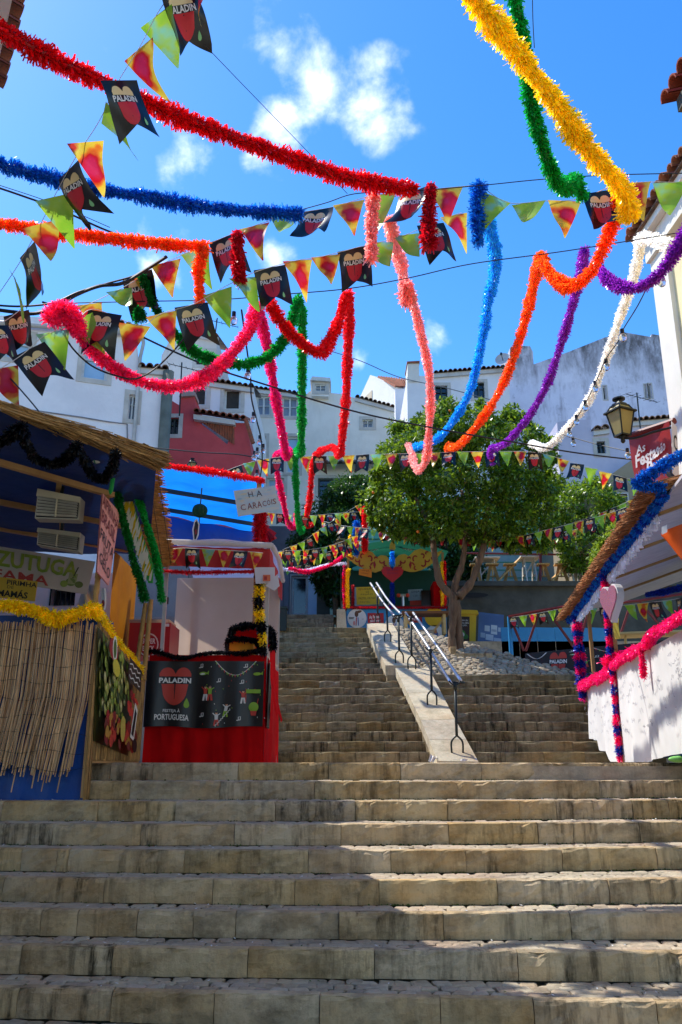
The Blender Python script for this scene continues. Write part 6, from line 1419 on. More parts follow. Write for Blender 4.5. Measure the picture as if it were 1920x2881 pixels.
board('picture_panel', 'blue tinted townscape picture panel right of the yellow bin', 'panel', [(1343, 1835), (1418, 1848), (1418, 1730), (1348, 1722)], 22.4, mat('townscape_blue', '#3f6ca8', '#2c5490', scale=3, rough=.4),
  [], lambda a: [a.rect(x, y, x+w_, y+h_, c) for x, y, w_, h_, c in ((.25, .55, .2, .14, '#a8bcd4'), (.5, .5, .24, .22, '#b8c8dc'), (.78, .58, .2, .1, '#9cb4d0'), (.1, .38, .18, .12, '#8aa4c8'), (.3, .34, .3, .14, '#a8bcd8'), (.62, .3, .3, .12, '#98b0d0'), (.2, .18, .25, .1, '#7c98c0'), (.55, .12, .3, .12, '#88a4cc'), (.05, .75, .9, .2, '#3a5f98'))] + [a.rect(.53+.05*i, .56, .555+.05*i, .62, '#4a6a98') for i in range(4)])
# lower terrace: blue boards, red truss, benches, black banner
vt = flatvp(21); w = pxrect(vt, (1414, 1765, 1720, 1925))
bf = thing('blue_fence', 'bright blue board fence behind the red steel truss', 'fence', vt.pt(w[0], 2.2)); n = 6
for i in range(n):
    mb = MB(); a0 = w[0]+(w[2]-w[0])*i/n; a1 = w[0]+(w[2]-w[0])*(i+1)/n-.01; mb.prism([(a0, 1.4), (a1, 1.4), (a1, w[3]-.03*i/n), (a0, w[3])], vt, -.04, 0); mb.build('board', M_KB, bf)
mb = MB(); mb.tube([P(1433, 1735, 19.5), Vector((P(1433, 1735, 19.5).x, 19.5, 1.4))], .05, 8); o = mb.build('blue_post', M_KB); top(o, 'bright blue steel post at the left end of the red truss', 'post')
M_RST = mat('red_steel', '#7a1a1e', '#5f1216', scale=5, rough=.5)
tq = [(1432, 1735), (1500, 1722), (1590, 1706), (1700, 1700), (1800, 1690), (1925, 1670)]
trs = thing('steel_truss', 'dark red zigzag steel truss over the lower terrace', 'truss', P(1432, 1850, 19.4)); mb = MB(); mb.tube(pxpath([(x, y) + ((19.4,) if k in (0, 5) else ()) for k, (x, y) in enumerate(tq)], 0), .035, 6); mb.build('top_chord', M_RST, trs)
for (a_, b_) in (((1437, 1740), (1475, 1832)), ((1515, 1728), (1480, 1832)), ((1545, 1722), (1615, 1820)), ((1660, 1710), (1632, 1800)), ((1690, 1706), (1725, 1790)), ((1775, 1700), (1745, 1790)), ((1800, 1694), (1878, 1782)), ((1915, 1700), (1885, 1780))):
    mb = MB(); mb.beam(P(*a_, 19.4), P(*b_, 19.4), .05, .05); mb.build('brace', M_RST, trs)
def bench(label, c, L, rz, h=.42, w=.26, group='wooden terrace benches', m=None, nm='bench'):
    m = m or M_WOODP; t = thing(nm, label, 'bench' if nm == 'bench' else 'table', c, group); Rz = Matrix.Rotation(rz, 3, 'Z'); X = lambda x, y, z: c + Rz @ Vector((x, y, z))
    mb = MB(); mb.hexa([X(-L/2, -w/2, h), X(L/2, -w/2, h), X(L/2, w/2, h), X(-L/2, w/2, h)], [X(-L/2, -w/2, h+.04), X(L/2, -w/2, h+.04), X(L/2, w/2, h+.04), X(-L/2, w/2, h+.04)]); mb.build('seat' if nm == 'bench' else 'table_top', m, t)
    for s_ in (-1, 1):
        mb = MB(); x = s_*(L/2-.15)
        for q_ in (-1, 1): mb.beam(X(x, q_*w*.12, h), X(x, q_*w*.5, 0), .09, .03, up=tuple(Rz @ Vector((1, 0, 0))))
        mb.beam(X(x, -w*.35, h*.4), X(x, w*.35, h*.4), .05, .03); mb.build('leg', m, t)
    mb = MB(); mb.beam(X(-L/2+.15, 0, h*.35), X(L/2-.15, 0, h*.95), .04, .04); mb.build('brace', m, t)
def B_(x, y, Y): return P(x, y, Y)
TW = mat('white_wood', '#e8e2d6', '#d0cabc', scale=3, rough=.7); TO = mat('honey_pine', '#dcae68', '#b8884a', scale=3, rough=.7)
z5 = 5.12
def onz(px, Y, z): v = P(px, 1640, Y); return Vector(((px-960)*(Y*math.cos(PH)+z*math.sin(PH))/FPX, Y, z))
for k, (px, L, rz, h, w_, nm, m, lab) in enumerate(((1372, .75, 0, .72, .6, 'table', TW, 'white-legged table at the left on the upper terrace'), (1492, .6, 0, .74, .6, 'table', TW, 'white-legged table beside the red railing post on the upper terrace'), (1622, .6, 0, .74, .6, 'table', TW, 'white-legged table right of the red railing post on the upper terrace'),
        (1340, .3, 1.5, .5, .28, 'bench', TO, 'honey wood bench end left of the first terrace table'), (1388, .3, 1.5, .5, .34, 'bench', TO, 'honey wood bench standing by the first terrace table'), (1438, .3, 1.5, .5, .34, 'bench', TO, 'honey wood bench between the two left terrace tables'), (1532, .3, 1.5, .5, .34, 'bench', TO, 'honey wood bench just right of the red post'), (1582, .3, 1.5, .5, .34, 'bench', TO, 'honey wood bench before the right terrace table'), (1668, .3, 1.5, .5, .3, 'bench', TO, 'honey wood bench at the right end of the terrace'))):
    bench(lab, onz(px, 24.25 if nm == 'bench' else 24.6, z5), L, rz, h*1.12, w_*1.1, 'upper terrace furniture', m, nm)
for (px0, px1) in ((1395, 1460), (1545, 1610)):
    mb = MB(); mb.beam(onz(px0, 24.4, z5+.05), onz(px1, 24.5, z5+.8), .5, .04, up=(0, 0, 1)); o = mb.build('tilted_board', TO); top(o, 'wooden board leaning against the %s terrace table' % ('middle' if px0 < 1500 else 'right'), 'board')
bench('long pale pine bench against the blue fence', onz(1600, 20.2, 1.9), 1.5, 0, .45, .3)
bench('short pale pine bench at the right of the blue fence', onz(1665, 20.6, 1.9), .8, .1, .4, .3)
bench('pale pine picnic table at the right under the truss', onz(1850, 18.6, 1.9), 1.5, -.25, .85, .8, 'lower terrace furniture', M_WOODP, 'table')
bench('pale pine stool bench beside the picnic table', onz(1790, 18.2, 1.9), .6, .5, .5, .35)
rl = thing('terrace_railing', 'dark red steel railing along the upper terrace', 'railing', onz(1520, 24.2, z5)); mb = MB(); mb.tube([P(1300, 1556, 24.2), P(1680, 1562, 24.2)], .03, 6); mb.build('rail', M_RST, rl)
mb = MB(); mb.tube([onz(1521, 24.2, 3.0), P(1521, 1480, 24.2)], .04, 6); mb.build('post', M_RST, rl)
pal = board('vinyl_banner', 'black printed vinyl banner with red emblem behind the cobbled bank', 'banner', [(1478, 1905), (1880, 1925), (1880, 1800), (1478, 1838)], 17.4, M_BLACKV, [], lambda a: (paladin(a, .245, .93, .125, .95), party(a, .62, .34, 2.2), a.line(line_pts(lambda t: (.02+.14*t, .95-.22*math.sin(math.pi*t)), 0, 1, 10), .01, '#ddd9cf')), dy=(0, -1.2, -1.2, 0))

wt2 = thing('wooden_table', 'plain wooden table standing before the kiosk counter', 'table', P(1200, 1800, 20.6)); z0, zt2 = 3.05, P(1200, 1731, 20.6).z
xa, xb = P(1130, 1740, 20.6).x, P(1262, 1740, 20.6).x
mb = MB(); mb.box((xa, 20.3, zt2), (xb, 20.9, zt2+.06)); mb.build('table_top', mat('brown_wood', '#8a5a34', '#6a4224', scale=3), wt2)
for x in (xa+.1, xb-.12):
    mb = MB(); mb.beam((x, 20.6, zt2), (x, 20.6, z0), .07, .4); mb.beam((x, 20.6, zt2-.1), (x+(.35 if x < (xa+xb)/2 else -.35), 20.6, z0), .05, .05); mb.build('leg', M_WOODP, wt2)
wbx = MB(); w = pxrect(flatvp(20.8), (948, 1716, 972, 1768)); wbx.hexa([(w[0], 20.7, 3.04), (w[2]+.05, 20.7, 3.04), (w[2]+.05, 21.1, 3.04), (w[0]+.05, 21.1, 3.04)], [(w[0], 20.7, w[3]), (w[2], 20.7, w[3]), (w[2], 21.1, w[3]+.02), (w[0], 21.1, w[3]+.02)]); o = wbx.build('concrete_block', M_SLAB); top(o, 'pale stone block at the top of the stairs left of the kiosk', 'block')
wb = thing('waste_bin', 'dark green waste bin at the left of the upper stairs', 'bin', P(790, 1760, 19.4)); mb = MB(); q = P(792, 1764, 19.4); mb.box((q.x-.12, 19.3, q.z-.1), (q.x+.12, 19.6, q.z+.42)); mb.build('body', flat('#1c2a22'), wb); mb = MB(); mb.box((q.x-.14, 19.28, q.z+.42), (q.x+.14, 19.62, q.z+.47)); mb.build('lid', flat('#25352c'), wb)
# red parasol half seen behind the red post, and teal cloth
pz = thing('red_parasol', 'closed red parasol leaning behind the red tinsel post', 'parasol', P(745, 1550, 13)); mb = MB(); c0 = P(742, 1475, 12.6)
for i in range(7):
    A = P(748+i*3, 1480+i*3, 12.6); mb.tri(c0, P(745+5.0*i, 1535-3*i, 12.5+.1*(i % 2)), P(745+5.0*(i+1), 1535-3*(i+1), 12.5+.1*((i+1) % 2)))
mb.tri(P(742, 1475, 12.6), P(745, 1545, 12.6), P(779, 1500, 12.5)); mb.build('canopy', mat('parasol_red', '#c81a1c', '#b01416', trans=.3), pz); mb = MB(); mb.tube([P(741, 1440, 12.65), P(743, 1640, 12.65)], .015, 6); mb.build('pole', M_WHITEC, pz)

# ================= TREES =================
def leafmat(name, c1, c2, tr_=.4):
    m, nt, b, out = newmat(name); L = nt.links; g = N(nt, 'ShaderNodeNewGeometry')
    mx = N(nt, 'ShaderNodeMixRGB'); L.new(g.outputs['Random Per Island'], mx.inputs[0]); mx.inputs[1].default_value = (*lin(c1), 1); mx.inputs[2].default_value = (*lin(c2), 1)
    L.new(mx.outputs[0], b.inputs['Base Color']); b.inputs['Roughness'].default_value = .32; b.inputs['Specular IOR Level'].default_value = .6
    h = N(nt, 'ShaderNodeHueSaturation'); h.inputs['Value'].default_value = 1.5; h.inputs['Hue'].default_value = .485; L.new(mx.outputs[0], h.inputs['Color'])
    tr = N(nt, 'ShaderNodeBsdfTranslucent'); L.new(h.outputs[0], tr.inputs[0]); ms = N(nt, 'ShaderNodeMixShader'); ms.inputs[0].default_value = tr_
    L.new(b.outputs[0], ms.inputs[1]); L.new(tr.outputs[0], ms.inputs[2]); L.new(ms.outputs[0], out.inputs[0]); return m
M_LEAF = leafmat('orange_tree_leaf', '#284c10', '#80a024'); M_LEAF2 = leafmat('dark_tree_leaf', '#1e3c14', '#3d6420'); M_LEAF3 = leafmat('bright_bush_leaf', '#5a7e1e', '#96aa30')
M_BARK = mat('bark', '#86694e', '#4a3828', scale=6, rough=.95, bump=.8, bscale=18, stretch=(2, 2, .5)); M_ORG = mat('orange_fruit', '#f07a12', '#e06808', scale=5, rough=.45)
def leaves(C, rad, per, ll, lw):
    n = len(C)*per; c = np.repeat(np.array(C), per, 0); rr = np.repeat(np.array(rad), per)[:, None]
    d = rng.standard_normal((n, 3)); d /= np.linalg.norm(d, axis=1, keepdims=True); pos = c + d*rr*(rng.random((n, 1))**.45)*np.array([1, 1, .85])
    ax = d*.7 + rng.standard_normal((n, 3))*.7 + np.array([0, 0, -.35]); ax /= np.linalg.norm(ax, axis=1, keepdims=True)
    up = d*.6 + np.array([0, 0, .9]) + rng.standard_normal((n, 3))*.55; sd = np.cross(ax, up); sd /= np.linalg.norm(sd, axis=1, keepdims=True)+1e-9
    l = ll*(.6+.7*rng.random((n, 1))); w = lw*(.7+.6*rng.random((n, 1))); nrm = np.cross(sd, ax)
    V = np.stack([pos, pos+ax*l*.5+sd*w/2+nrm*w*.12, pos+ax*l - nrm*w*.1, pos+ax*l*.5-sd*w/2+nrm*w*.12], 1).reshape(-1, 3)
    return V, (np.arange(n)[:, None]*4 + np.arange(4)[None])
def tree(name, label, poly, Yc, dep, nc, cr, per, ll, lw, m, limbs, base, oranges=0, cat='tree', group=None):
    t = thing(name, label, cat, base, group); C = []; Rr = []; xs = [q[0] for q in poly]; ys = [q[1] for q in poly]; cx, cy = sum(xs)/len(xs), sum(ys)/len(ys); hw, hh = (max(xs)-min(xs))/2, (max(ys)-min(ys))/2
    while len(C) < nc:
        x, y = random.uniform(min(xs), max(xs)), random.uniform(min(ys), max(ys))
        if not inpoly(x, y, poly): continue
        e = math.sqrt(max(.05, 1-((x-cx)/hw)**2*.8-((y-cy)/hh)**2*.8)); s_ = random.choice((-1, 1))*random.random()**.5
        C.append(tuple(P(x, y, Yc + dep*e*s_))); Rr.append(cr*random.uniform(.45, 1.3))
    for q0, q1 in zip(poly, poly[1:]+poly[:1]):      # loose sprays breaking the outline
        for _ in range(max(2, int(nc/len(poly)*.35))):
            t_ = random.random(); x, y = q0[0]+(q1[0]-q0[0])*t_, q0[1]+(q1[1]-q0[1])*t_; k_ = 1+random.uniform(-.04, .09)
            C.append(tuple(P(cx+(x-cx)*k_, cy+(y-cy)*k_, Yc + dep*random.uniform(-.35, .35)))); Rr.append(cr*random.uniform(.25, .7))
    V, F = leaves(C, Rr, per, ll, lw); npmesh('crown', V, F, m, t)
    mb = MB()
    for path in limbs:
        pts = [P(q[0], q[1], q[2]) for q in path]; rs_ = [q[3] for q in path]
        sp = smooth_path(pts, 5); rr = list(np.interp(np.linspace(0, len(pts)-1, len(sp)), range(len(pts)), rs_)); rr = [r_*(1+.10*random.gauss(0, 1)) for r_ in rr]; mb.tube(sp, rr, 9)
    if limbs: mb.build('trunk', M_BARK, t, smooth=True)
    fr = [c for c in C if c[1] < Yc]; random.shuffle(fr)
    for i in range(min(oranges, len(fr))):
        mb = MB(); c = Vector(fr[i]) + Vector((random.uniform(-.1, .1), -.25, random.uniform(-.1, .05))); mb.ball(c, .036, 8, 6); mb.build('orange', M_ORG, t, smooth=True)
    return t
poly1 = [(1052, 1350), (1080, 1265), (1105, 1205), (1150, 1190), (1200, 1165), (1245, 1128), (1295, 1165), (1345, 1130), (1385, 1195), (1440, 1160), (1490, 1195), (1555, 1240), (1570, 1330), (1560, 1430), (1545, 1500), (1480, 1540), (1420, 1500), (1330, 1485), (1260, 1470), (1200, 1495), (1130, 1480), (1050, 1445), (1010, 1395)]
poly1 = [(1300+(x-1300)*.92, 1140+(y-1135)*1.03) for x, y in poly1]
by = 17.9; tb = P(1298, 1838, by)
tree('orange_tree', 'large orange tree with rounded crown growing from the cobbled bank', poly1, 18.6, 1.7, 265, .29, 150, .125, .054, M_LEAF,
  [[(1276, 1838, by, .10), (1272, 1790, by, .085), (1276, 1730, by, .09), (1276, 1675, by, .11)], [(1276, 1680, by, .10), (1240, 1640, by, .085), (1226, 1580, by, .07), (1218, 1520, by+.2, .07), (1205, 1470, by+.3, .055), (1170, 1400, by+.3, .04)], [(1290, 1680, by, .10), (1325, 1640, by, .085), (1345, 1590, by, .07), (1362, 1530, by+.1, .07), (1362, 1470, by+.3, .06), (1400, 1380, by+.4, .04)],
   [(1296, 1838, by+.05, .09), (1290, 1760, by+.05, .085), (1284, 1690, by, .09)], [(1280, 1690, by+.1, .1), (1282, 1640, by+.1, .08), (1300, 1590, by+.1, .07), (1308, 1530, by+.2, .06), (1312, 1480, by+.3, .06), (1300, 1380, by+.4, .04)], [(1218, 1520, by+.2, .05), (1260, 1460, by+.5, .035), (1290, 1400, by+.5, .03)]],
  tb, 7)
tree('orange_tree', 'smaller orange tree behind the stacked tables at right', [(1548, 1420), (1580, 1390), (1620, 1365), (1680, 1358), (1715, 1385), (1745, 1420), (1740, 1480), (1720, 1540), (1690, 1590), (1655, 1600), (1600, 1590), (1560, 1540), (1540, 1480)], 24.6, 1.5, 110, .34, 110, .14, .06, M_LEAF,
  [[(1655, 1650, 24.3, .14), (1650, 1600, 24.3, .12), (1640, 1540, 24.4, .09), (1620, 1480, 24.5, .06)], [(1650, 1600, 24.3, .09), (1680, 1550, 24.4, .07), (1700, 1500, 24.5, .05)]], P(1655, 1650, 24.3), 2)
tree('leafy_bush', 'sunlit yellow-green bush behind the thatched roof', [(1680, 1560), (1700, 1520), (1740, 1470), (1790, 1440), (1840, 1430), (1840, 1500), (1790, 1560), (1740, 1610), (1690, 1620)], 20.5, .9, 80, .26, 90, .12, .055, M_LEAF3, [[(1720, 1660, 20.5, .06), (1740, 1560, 20.5, .03)]], P(1720, 1700, 20.5), 0, 'bush')
tree('leafy_bush', 'small yellow-green bush at the right edge above the thatched roof', [(1900, 1340), (1925, 1330), (1960, 1380), (1940, 1440), (1900, 1400)], 17, .5, 22, .24, 90, .11, .05, M_LEAF3, [], P(1920, 1440, 17), 0, 'bush')
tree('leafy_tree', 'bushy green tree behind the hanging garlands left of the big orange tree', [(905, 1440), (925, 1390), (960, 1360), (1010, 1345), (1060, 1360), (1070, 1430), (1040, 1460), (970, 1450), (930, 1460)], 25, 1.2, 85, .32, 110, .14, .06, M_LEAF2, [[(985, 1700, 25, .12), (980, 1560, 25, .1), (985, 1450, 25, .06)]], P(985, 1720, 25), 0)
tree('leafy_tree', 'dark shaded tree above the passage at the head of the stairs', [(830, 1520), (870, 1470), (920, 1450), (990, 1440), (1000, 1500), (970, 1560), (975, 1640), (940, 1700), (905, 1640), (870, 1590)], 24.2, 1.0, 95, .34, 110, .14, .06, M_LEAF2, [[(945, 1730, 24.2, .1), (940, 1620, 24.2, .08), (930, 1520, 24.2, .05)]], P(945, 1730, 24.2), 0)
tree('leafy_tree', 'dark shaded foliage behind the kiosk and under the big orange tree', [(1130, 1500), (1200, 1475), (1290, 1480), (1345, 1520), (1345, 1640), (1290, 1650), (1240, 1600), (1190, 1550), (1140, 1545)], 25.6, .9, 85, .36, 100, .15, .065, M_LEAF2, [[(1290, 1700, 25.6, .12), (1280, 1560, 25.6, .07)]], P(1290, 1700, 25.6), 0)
# spiky palm-like plant
pm = thing('palm_plant', 'small palm-like plant left of the bushy tree', 'plant', P(872, 1470, 24)); mb = MB(); c = P(872, 1440, 24)
for i in range(26):
    an = i*2.4; d = Vector((math.cos(an), math.sin(an)*.6, .5+.5*random.random())).normalized()*random.uniform(.35, .6); s_ = d.cross(Vector((0, 0, 1))).normalized()*.035; e = c+d-Vector((0, 0, .15)); m_ = c+d*.55
    mb.quad(c, m_-s_, e, m_+s_)
mb.build('fronds', leafmat('palm_leaf', '#34561e', '#5f8030'), pm); mb = MB(); mb.tube([P(872, 1560, 24), c], .07, 6); mb.build('trunk', M_BARK, pm)

# ================= GARLANDS =================
def G(name, c, lab, path, r, dens=520, wid=.017, **k): return tinsel(name, lab, pxpath(path, 10), r*.94, TM[c] if isinstance(c, str) else [TM[x] for x in c], dens=dens*1.15, wid=wid, group=None, **k)
G('red_garland', 'red', 'big deep red tinsel garland crossing the sky from the top left', [(-40, 60, 5.2), (40, 105), (120, 150), (220, 200), (330, 248), (440, 300), (560, 350), (700, 402), (850, 455), (980, 500), (1165, 532, 7.1)], .098, 760, .021)
G('red_garland', 'crimson', 'short dark red tinsel tail hanging at the end of the big red garland', [(1216, 522, 7.05), (1208, 570), (1206, 630), (1208, 690, 7.05)], .088, 800, .019)
G('blue_garland', 'blue', 'steel blue tinsel garland below the big red one at left', [(-30, 452, 6.2), (60, 478), (180, 508), (320, 538), (480, 565), (640, 588), (845, 602, 7.3)], .085, 760, .019)
G('orange_garland', 'orange', 'bright orange tinsel garland below the blue one at left', [(-30, 622, 7.0), (80, 640), (220, 660), (380, 678), (520, 690), (578, 692, 7.6)], .08, 760, .018)
G('orange_garland', 'orange', 'short orange tinsel tail hanging between black flags', [(578, 695, 7.55), (560, 750), (562, 820), (566, 880, 7.55)], .07, 700)
G('red_garland', 'crimson', 'dark red tinsel tail between the flags left of centre', [(672, 652, 7.5), (668, 700), (672, 760), (678, 790, 7.5)], .085, 800, .019)
G('yellow_garland', 'yellow', 'thick golden yellow tinsel garland falling from the top right', [(1300, -60, 4.6), (1370, 40), (1430, 115), (1500, 205), (1560, 285), (1620, 370), (1680, 450), (1735, 510), (1765, 560), (1768, 605, 6.7)], .108, 1100, .017, lean=.8)
G('green_garland', 'green', 'emerald green tinsel garland crossing behind the yellow one', [(1435, -40, 5.3), (1465, 70), (1480, 160), (1490, 260), (1515, 370), (1540, 450), (1570, 515), (1600, 525), (1618, 500), (1640, 555, 6.9)], .082, 900, .017, lean=.5)
G('pink_garland', 'pink', 'hot pink tinsel garland sagging across the white house at left', [(180, 872, 7.2), (235, 950), (290, 1010), (360, 1055), (440, 1083), (520, 1082), (600, 1045), (660, 985), (705, 920), (724, 862, 8.3)], .083, 900, .017)
G('pink_garland', 'pink', 'bushy hot pink tinsel tuft where the pink garland begins', [(140, 905, 7.1), (165, 872), (195, 880), (225, 935, 7.2)], .105, 1500, .017)
G('pink_garland', 'hot', 'hot pink tinsel strand dropping from the flags to the far bunting', [(722, 858, 8.3), (745, 940), (762, 1030), (778, 1130), (795, 1220), (806, 1282), (812, 1268), (800, 1272, 15.5), (776, 1282), (782, 1340), (795, 1400), (812, 1470), (830, 1480), (836, 1445, 19)], .078, 620, .016)
G('pink_garland', 'hot', 'thin hot pink tinsel swag above the passage at the head of the stairs', [(812, 1598, 20), (860, 1608), (900, 1600), (945, 1580), (985, 1545, 20.5)], .06, 500)
G('green_garland', 'dgreen', 'dark green tinsel strand tangled among the flags at left', [(398, 772, 7.8), (415, 810), (432, 850), (452, 895, 7.9)], .055, 800)
G('green_garland', 'dgreen', 'small dark green tinsel tuft under the tilted black flag', [(392, 868, 7.7), (396, 895, 7.7)], .07, 1800)
G('green_garland', 'green', 'emerald green tinsel swag crossing the pink garland', [(450, 890, 7.9), (505, 950), (560, 995), (640, 1022), (720, 1018), (780, 980), (815, 920), (838, 845, 8.4)], .074, 900, .016)
G('green_garland', 'green', 'straight green tinsel strand hanging to the far bunting', [(840, 840, 8.4), (850, 920), (851, 1020), (850, 1120), (849, 1210), (846, 1275), (836, 1268), (832, 1290), (834, 1380), (842, 1480), (852, 1490), (858, 1450, 19)], .074, 640, .016)
G('red_garland', 'red', 'bright red tinsel swag left of the straight red strand', [(758, 850, 7.9), (800, 915), (850, 965), (900, 992), (925, 965), (950, 910), (975, 830, 8.4)], .078, 900, .016)
G('red_garland', 'red', 'straight red tinsel strand hanging to the far bunting', [(980, 828, 8.4), (982, 920), (978, 1020), (974, 1120), (965, 1210), (956, 1278), (935, 1258), (890, 1280, 15.8), (878, 1330), (872, 1400), (862, 1470), (880, 1475, 19)], .076, 640, .016)
G('pink_garland', 'salmon', 'salmon pink tinsel tail hanging in front of the black flag', [(1052, 548, 7.1), (1048, 600), (1046, 660), (1046, 725, 7.1)], .082, 800, .018)
G('pink_garland', 'salmon', 'long salmon pink tinsel strand right of the straight red one', [(1095, 618, 7.4), (1112, 690), (1130, 745), (1140, 800), (1165, 860), (1185, 940), (1205, 1030), (1212, 1120), (1208, 1210), (1198, 1295), (1175, 1320), (1162, 1290), (1150, 1252, 16.2)], .080, 640, .016)
G('pink_garland', 'salmon', 'bushy salmon tinsel knot half way down the salmon strand', [(1142, 790, 8.2), (1148, 845, 8.4)], .11, 1600, .017)
G('blue_garland', 'blue', 'short dark blue tinsel tail between two triangular flags', [(1348, 515, 7.2), (1346, 570), (1344, 630), (1345, 682, 7.2)], .086, 900, .018)
G('blue_garland', 'sky', 'long sky blue tinsel strand curving down over the big tree', [(1372, 620, 7.4), (1392, 700), (1392, 770), (1375, 840), (1364, 920), (1346, 1010), (1322, 1100), (1278, 1180), (1225, 1238), (1165, 1258, 16.5)], .083, 640, .016)
G('orange_garland', 'orange', 'orange tinsel swag linking the yellow garland to the orange strand', [(1752, 500, 6.8), (1738, 580), (1705, 680), (1665, 760), (1615, 803), (1570, 790), (1535, 750), (1522, 722, 8.3)], .083, 800, .016)
G('orange_garland', 'orange', 'long orange tinsel strand curving down to the big tree', [(1520, 724, 8.3), (1502, 800), (1478, 900), (1440, 1020), (1395, 1120), (1330, 1212), (1285, 1256), (1262, 1255), (1270, 1290, 16.5)], .078, 640, .016)
G('purple_garland', 'purple', 'purple tinsel swag at the right edge below the green flags', [(1950, 600, 6.9), (1905, 700), (1855, 770), (1800, 808), (1745, 805), (1705, 780), (1684, 748, 8.2)], .076, 900, .016)
G('purple_garland', 'purple', 'long purple tinsel strand between the orange and white ones', [(1645, 705, 8.2), (1632, 780), (1605, 880), (1575, 980), (1535, 1090), (1485, 1175), (1425, 1245), (1385, 1262), (1380, 1285), (1388, 1300, 16.5)], .072, 640, .015)
G('white_garland', 'white', 'long white tinsel strand curving down in front of the weathered wall', [(1885, 690, 7.9), (1808, 670), (1795, 730), (1770, 820), (1735, 920), (1702, 1020), (1660, 1120), (1600, 1200), (1540, 1258), (1508, 1250), (1495, 1248, 16)], .080, 700, .015)
G('white_garland', 'white', 'short white tinsel piece hanging by the yellow townhouse corner', [(1880, 690, 7.8), (1872, 740, 8.0)], .05, 700)
G('silver_garland', 'silver', 'thin silver tinsel swag over the passage at the head of the stairs', [(790, 1600, 20.4), (850, 1605), (920, 1590), (975, 1585, 20.6)], .05, 400)
G('white_garland', 'white', 'white tinsel looped above the kiosk ornament', [(1012, 1525, 22), (1045, 1545), (1075, 1535), (1100, 1505), (1120, 1530), (1150, 1545), (1180, 1540, 22)], .045, 400)
G('blue_garland', 'navy', 'blue tinsel just under the plank ceiling of the thatched stall', [(1820, 1672, 12.6), (1870, 1664), (1925, 1650, 11)], .05, 700)

# ================= BUNTINGS =================
def bannermat(name, kind):
    m, nt, b, out = newmat(name); L = nt.links; t = N(nt, 'ShaderNodeTexCoord'); oi = N(nt, 'ShaderNodeObjectInfo')
    def M(op, a, b_=None, c=None):
        n = N(nt, 'ShaderNodeMath', operation=op)
        for i, x in enumerate((a, b_, c)):
            if x is None: continue
            if isinstance(x, (int, float)): n.inputs[i].default_value = x
            else: L.new(x, n.inputs[i])
        return n.outputs[0]
    sx = N(nt, 'ShaderNodeSeparateXYZ'); L.new(t.outputs['Object'], sx.inputs[0])
    nz = N(nt, 'ShaderNodeTexNoise', noise_dimensions='4D'); nz.inputs['Scale'].default_value = 5; L.new(t.outputs['Object'], nz.inputs['Vector']); L.new(M('MULTIPLY', oi.outputs['Random'], 20), nz.inputs['W'])
    cr = N(nt, 'ShaderNodeValToRGB'); e = cr.color_ramp.elements
    if kind == 'yr':
        dx = M('MULTIPLY', sx.outputs[0], 8.2); dz = M('MULTIPLY', M('ADD', sx.outputs[2], .16), 5.6)
        d = M('ADD', M('SQRT', M('ADD', M('MULTIPLY', dx, dx), M('MULTIPLY', dz, dz))), M('MULTIPLY', M('SUBTRACT', nz.outputs['Fac'], .5), 3.0)); L.new(M('MULTIPLY', d, .6), cr.inputs[0])
        cols = [(0, '#d42a5a'), (.30, '#cf1420'), (.44, '#e8822c'), (.52, '#e9c43c'), (.8, '#ecd858'), (1, '#d83a28')]
    else:
        L.new(M('ADD', nz.outputs['Fac'], M('MULTIPLY', sx.outputs[2], .25)), cr.inputs[0]); cols = [(0, '#6fb42c'), (.38, '#8fc934'), (.50, '#a8d040'), (.60, '#86cfae'), (.75, '#7cc7d8')]
    while len(e) < len(cols): e.new(.5)
    for k, (p, c) in enumerate(cols): e[k].position = p; e[k].color = (*lin(c), 1)
    L.new(cr.outputs[0], b.inputs['Base Color']); b.inputs['Roughness'].default_value = .35
    tr = N(nt, 'ShaderNodeBsdfTranslucent'); L.new(cr.outputs[0], tr.inputs[0]); ms = N(nt, 'ShaderNodeMixShader'); ms.inputs[0].default_value = .5
    L.new(b.outputs[0], ms.inputs[1]); L.new(tr.outputs[0], ms.inputs[2]); L.new(ms.outputs[0], out.inputs[0]); return m
M_FYR, M_FG = bannermat('flag_yellow_red', 'yr'), bannermat('flag_green', 'g'); M_FB = mat('flag_black', '#0c0d0e', '#08090a', scale=4, rough=.3)
FW, FH = .34, .46; FL = {'b': [], 'y': [], 'g': []}
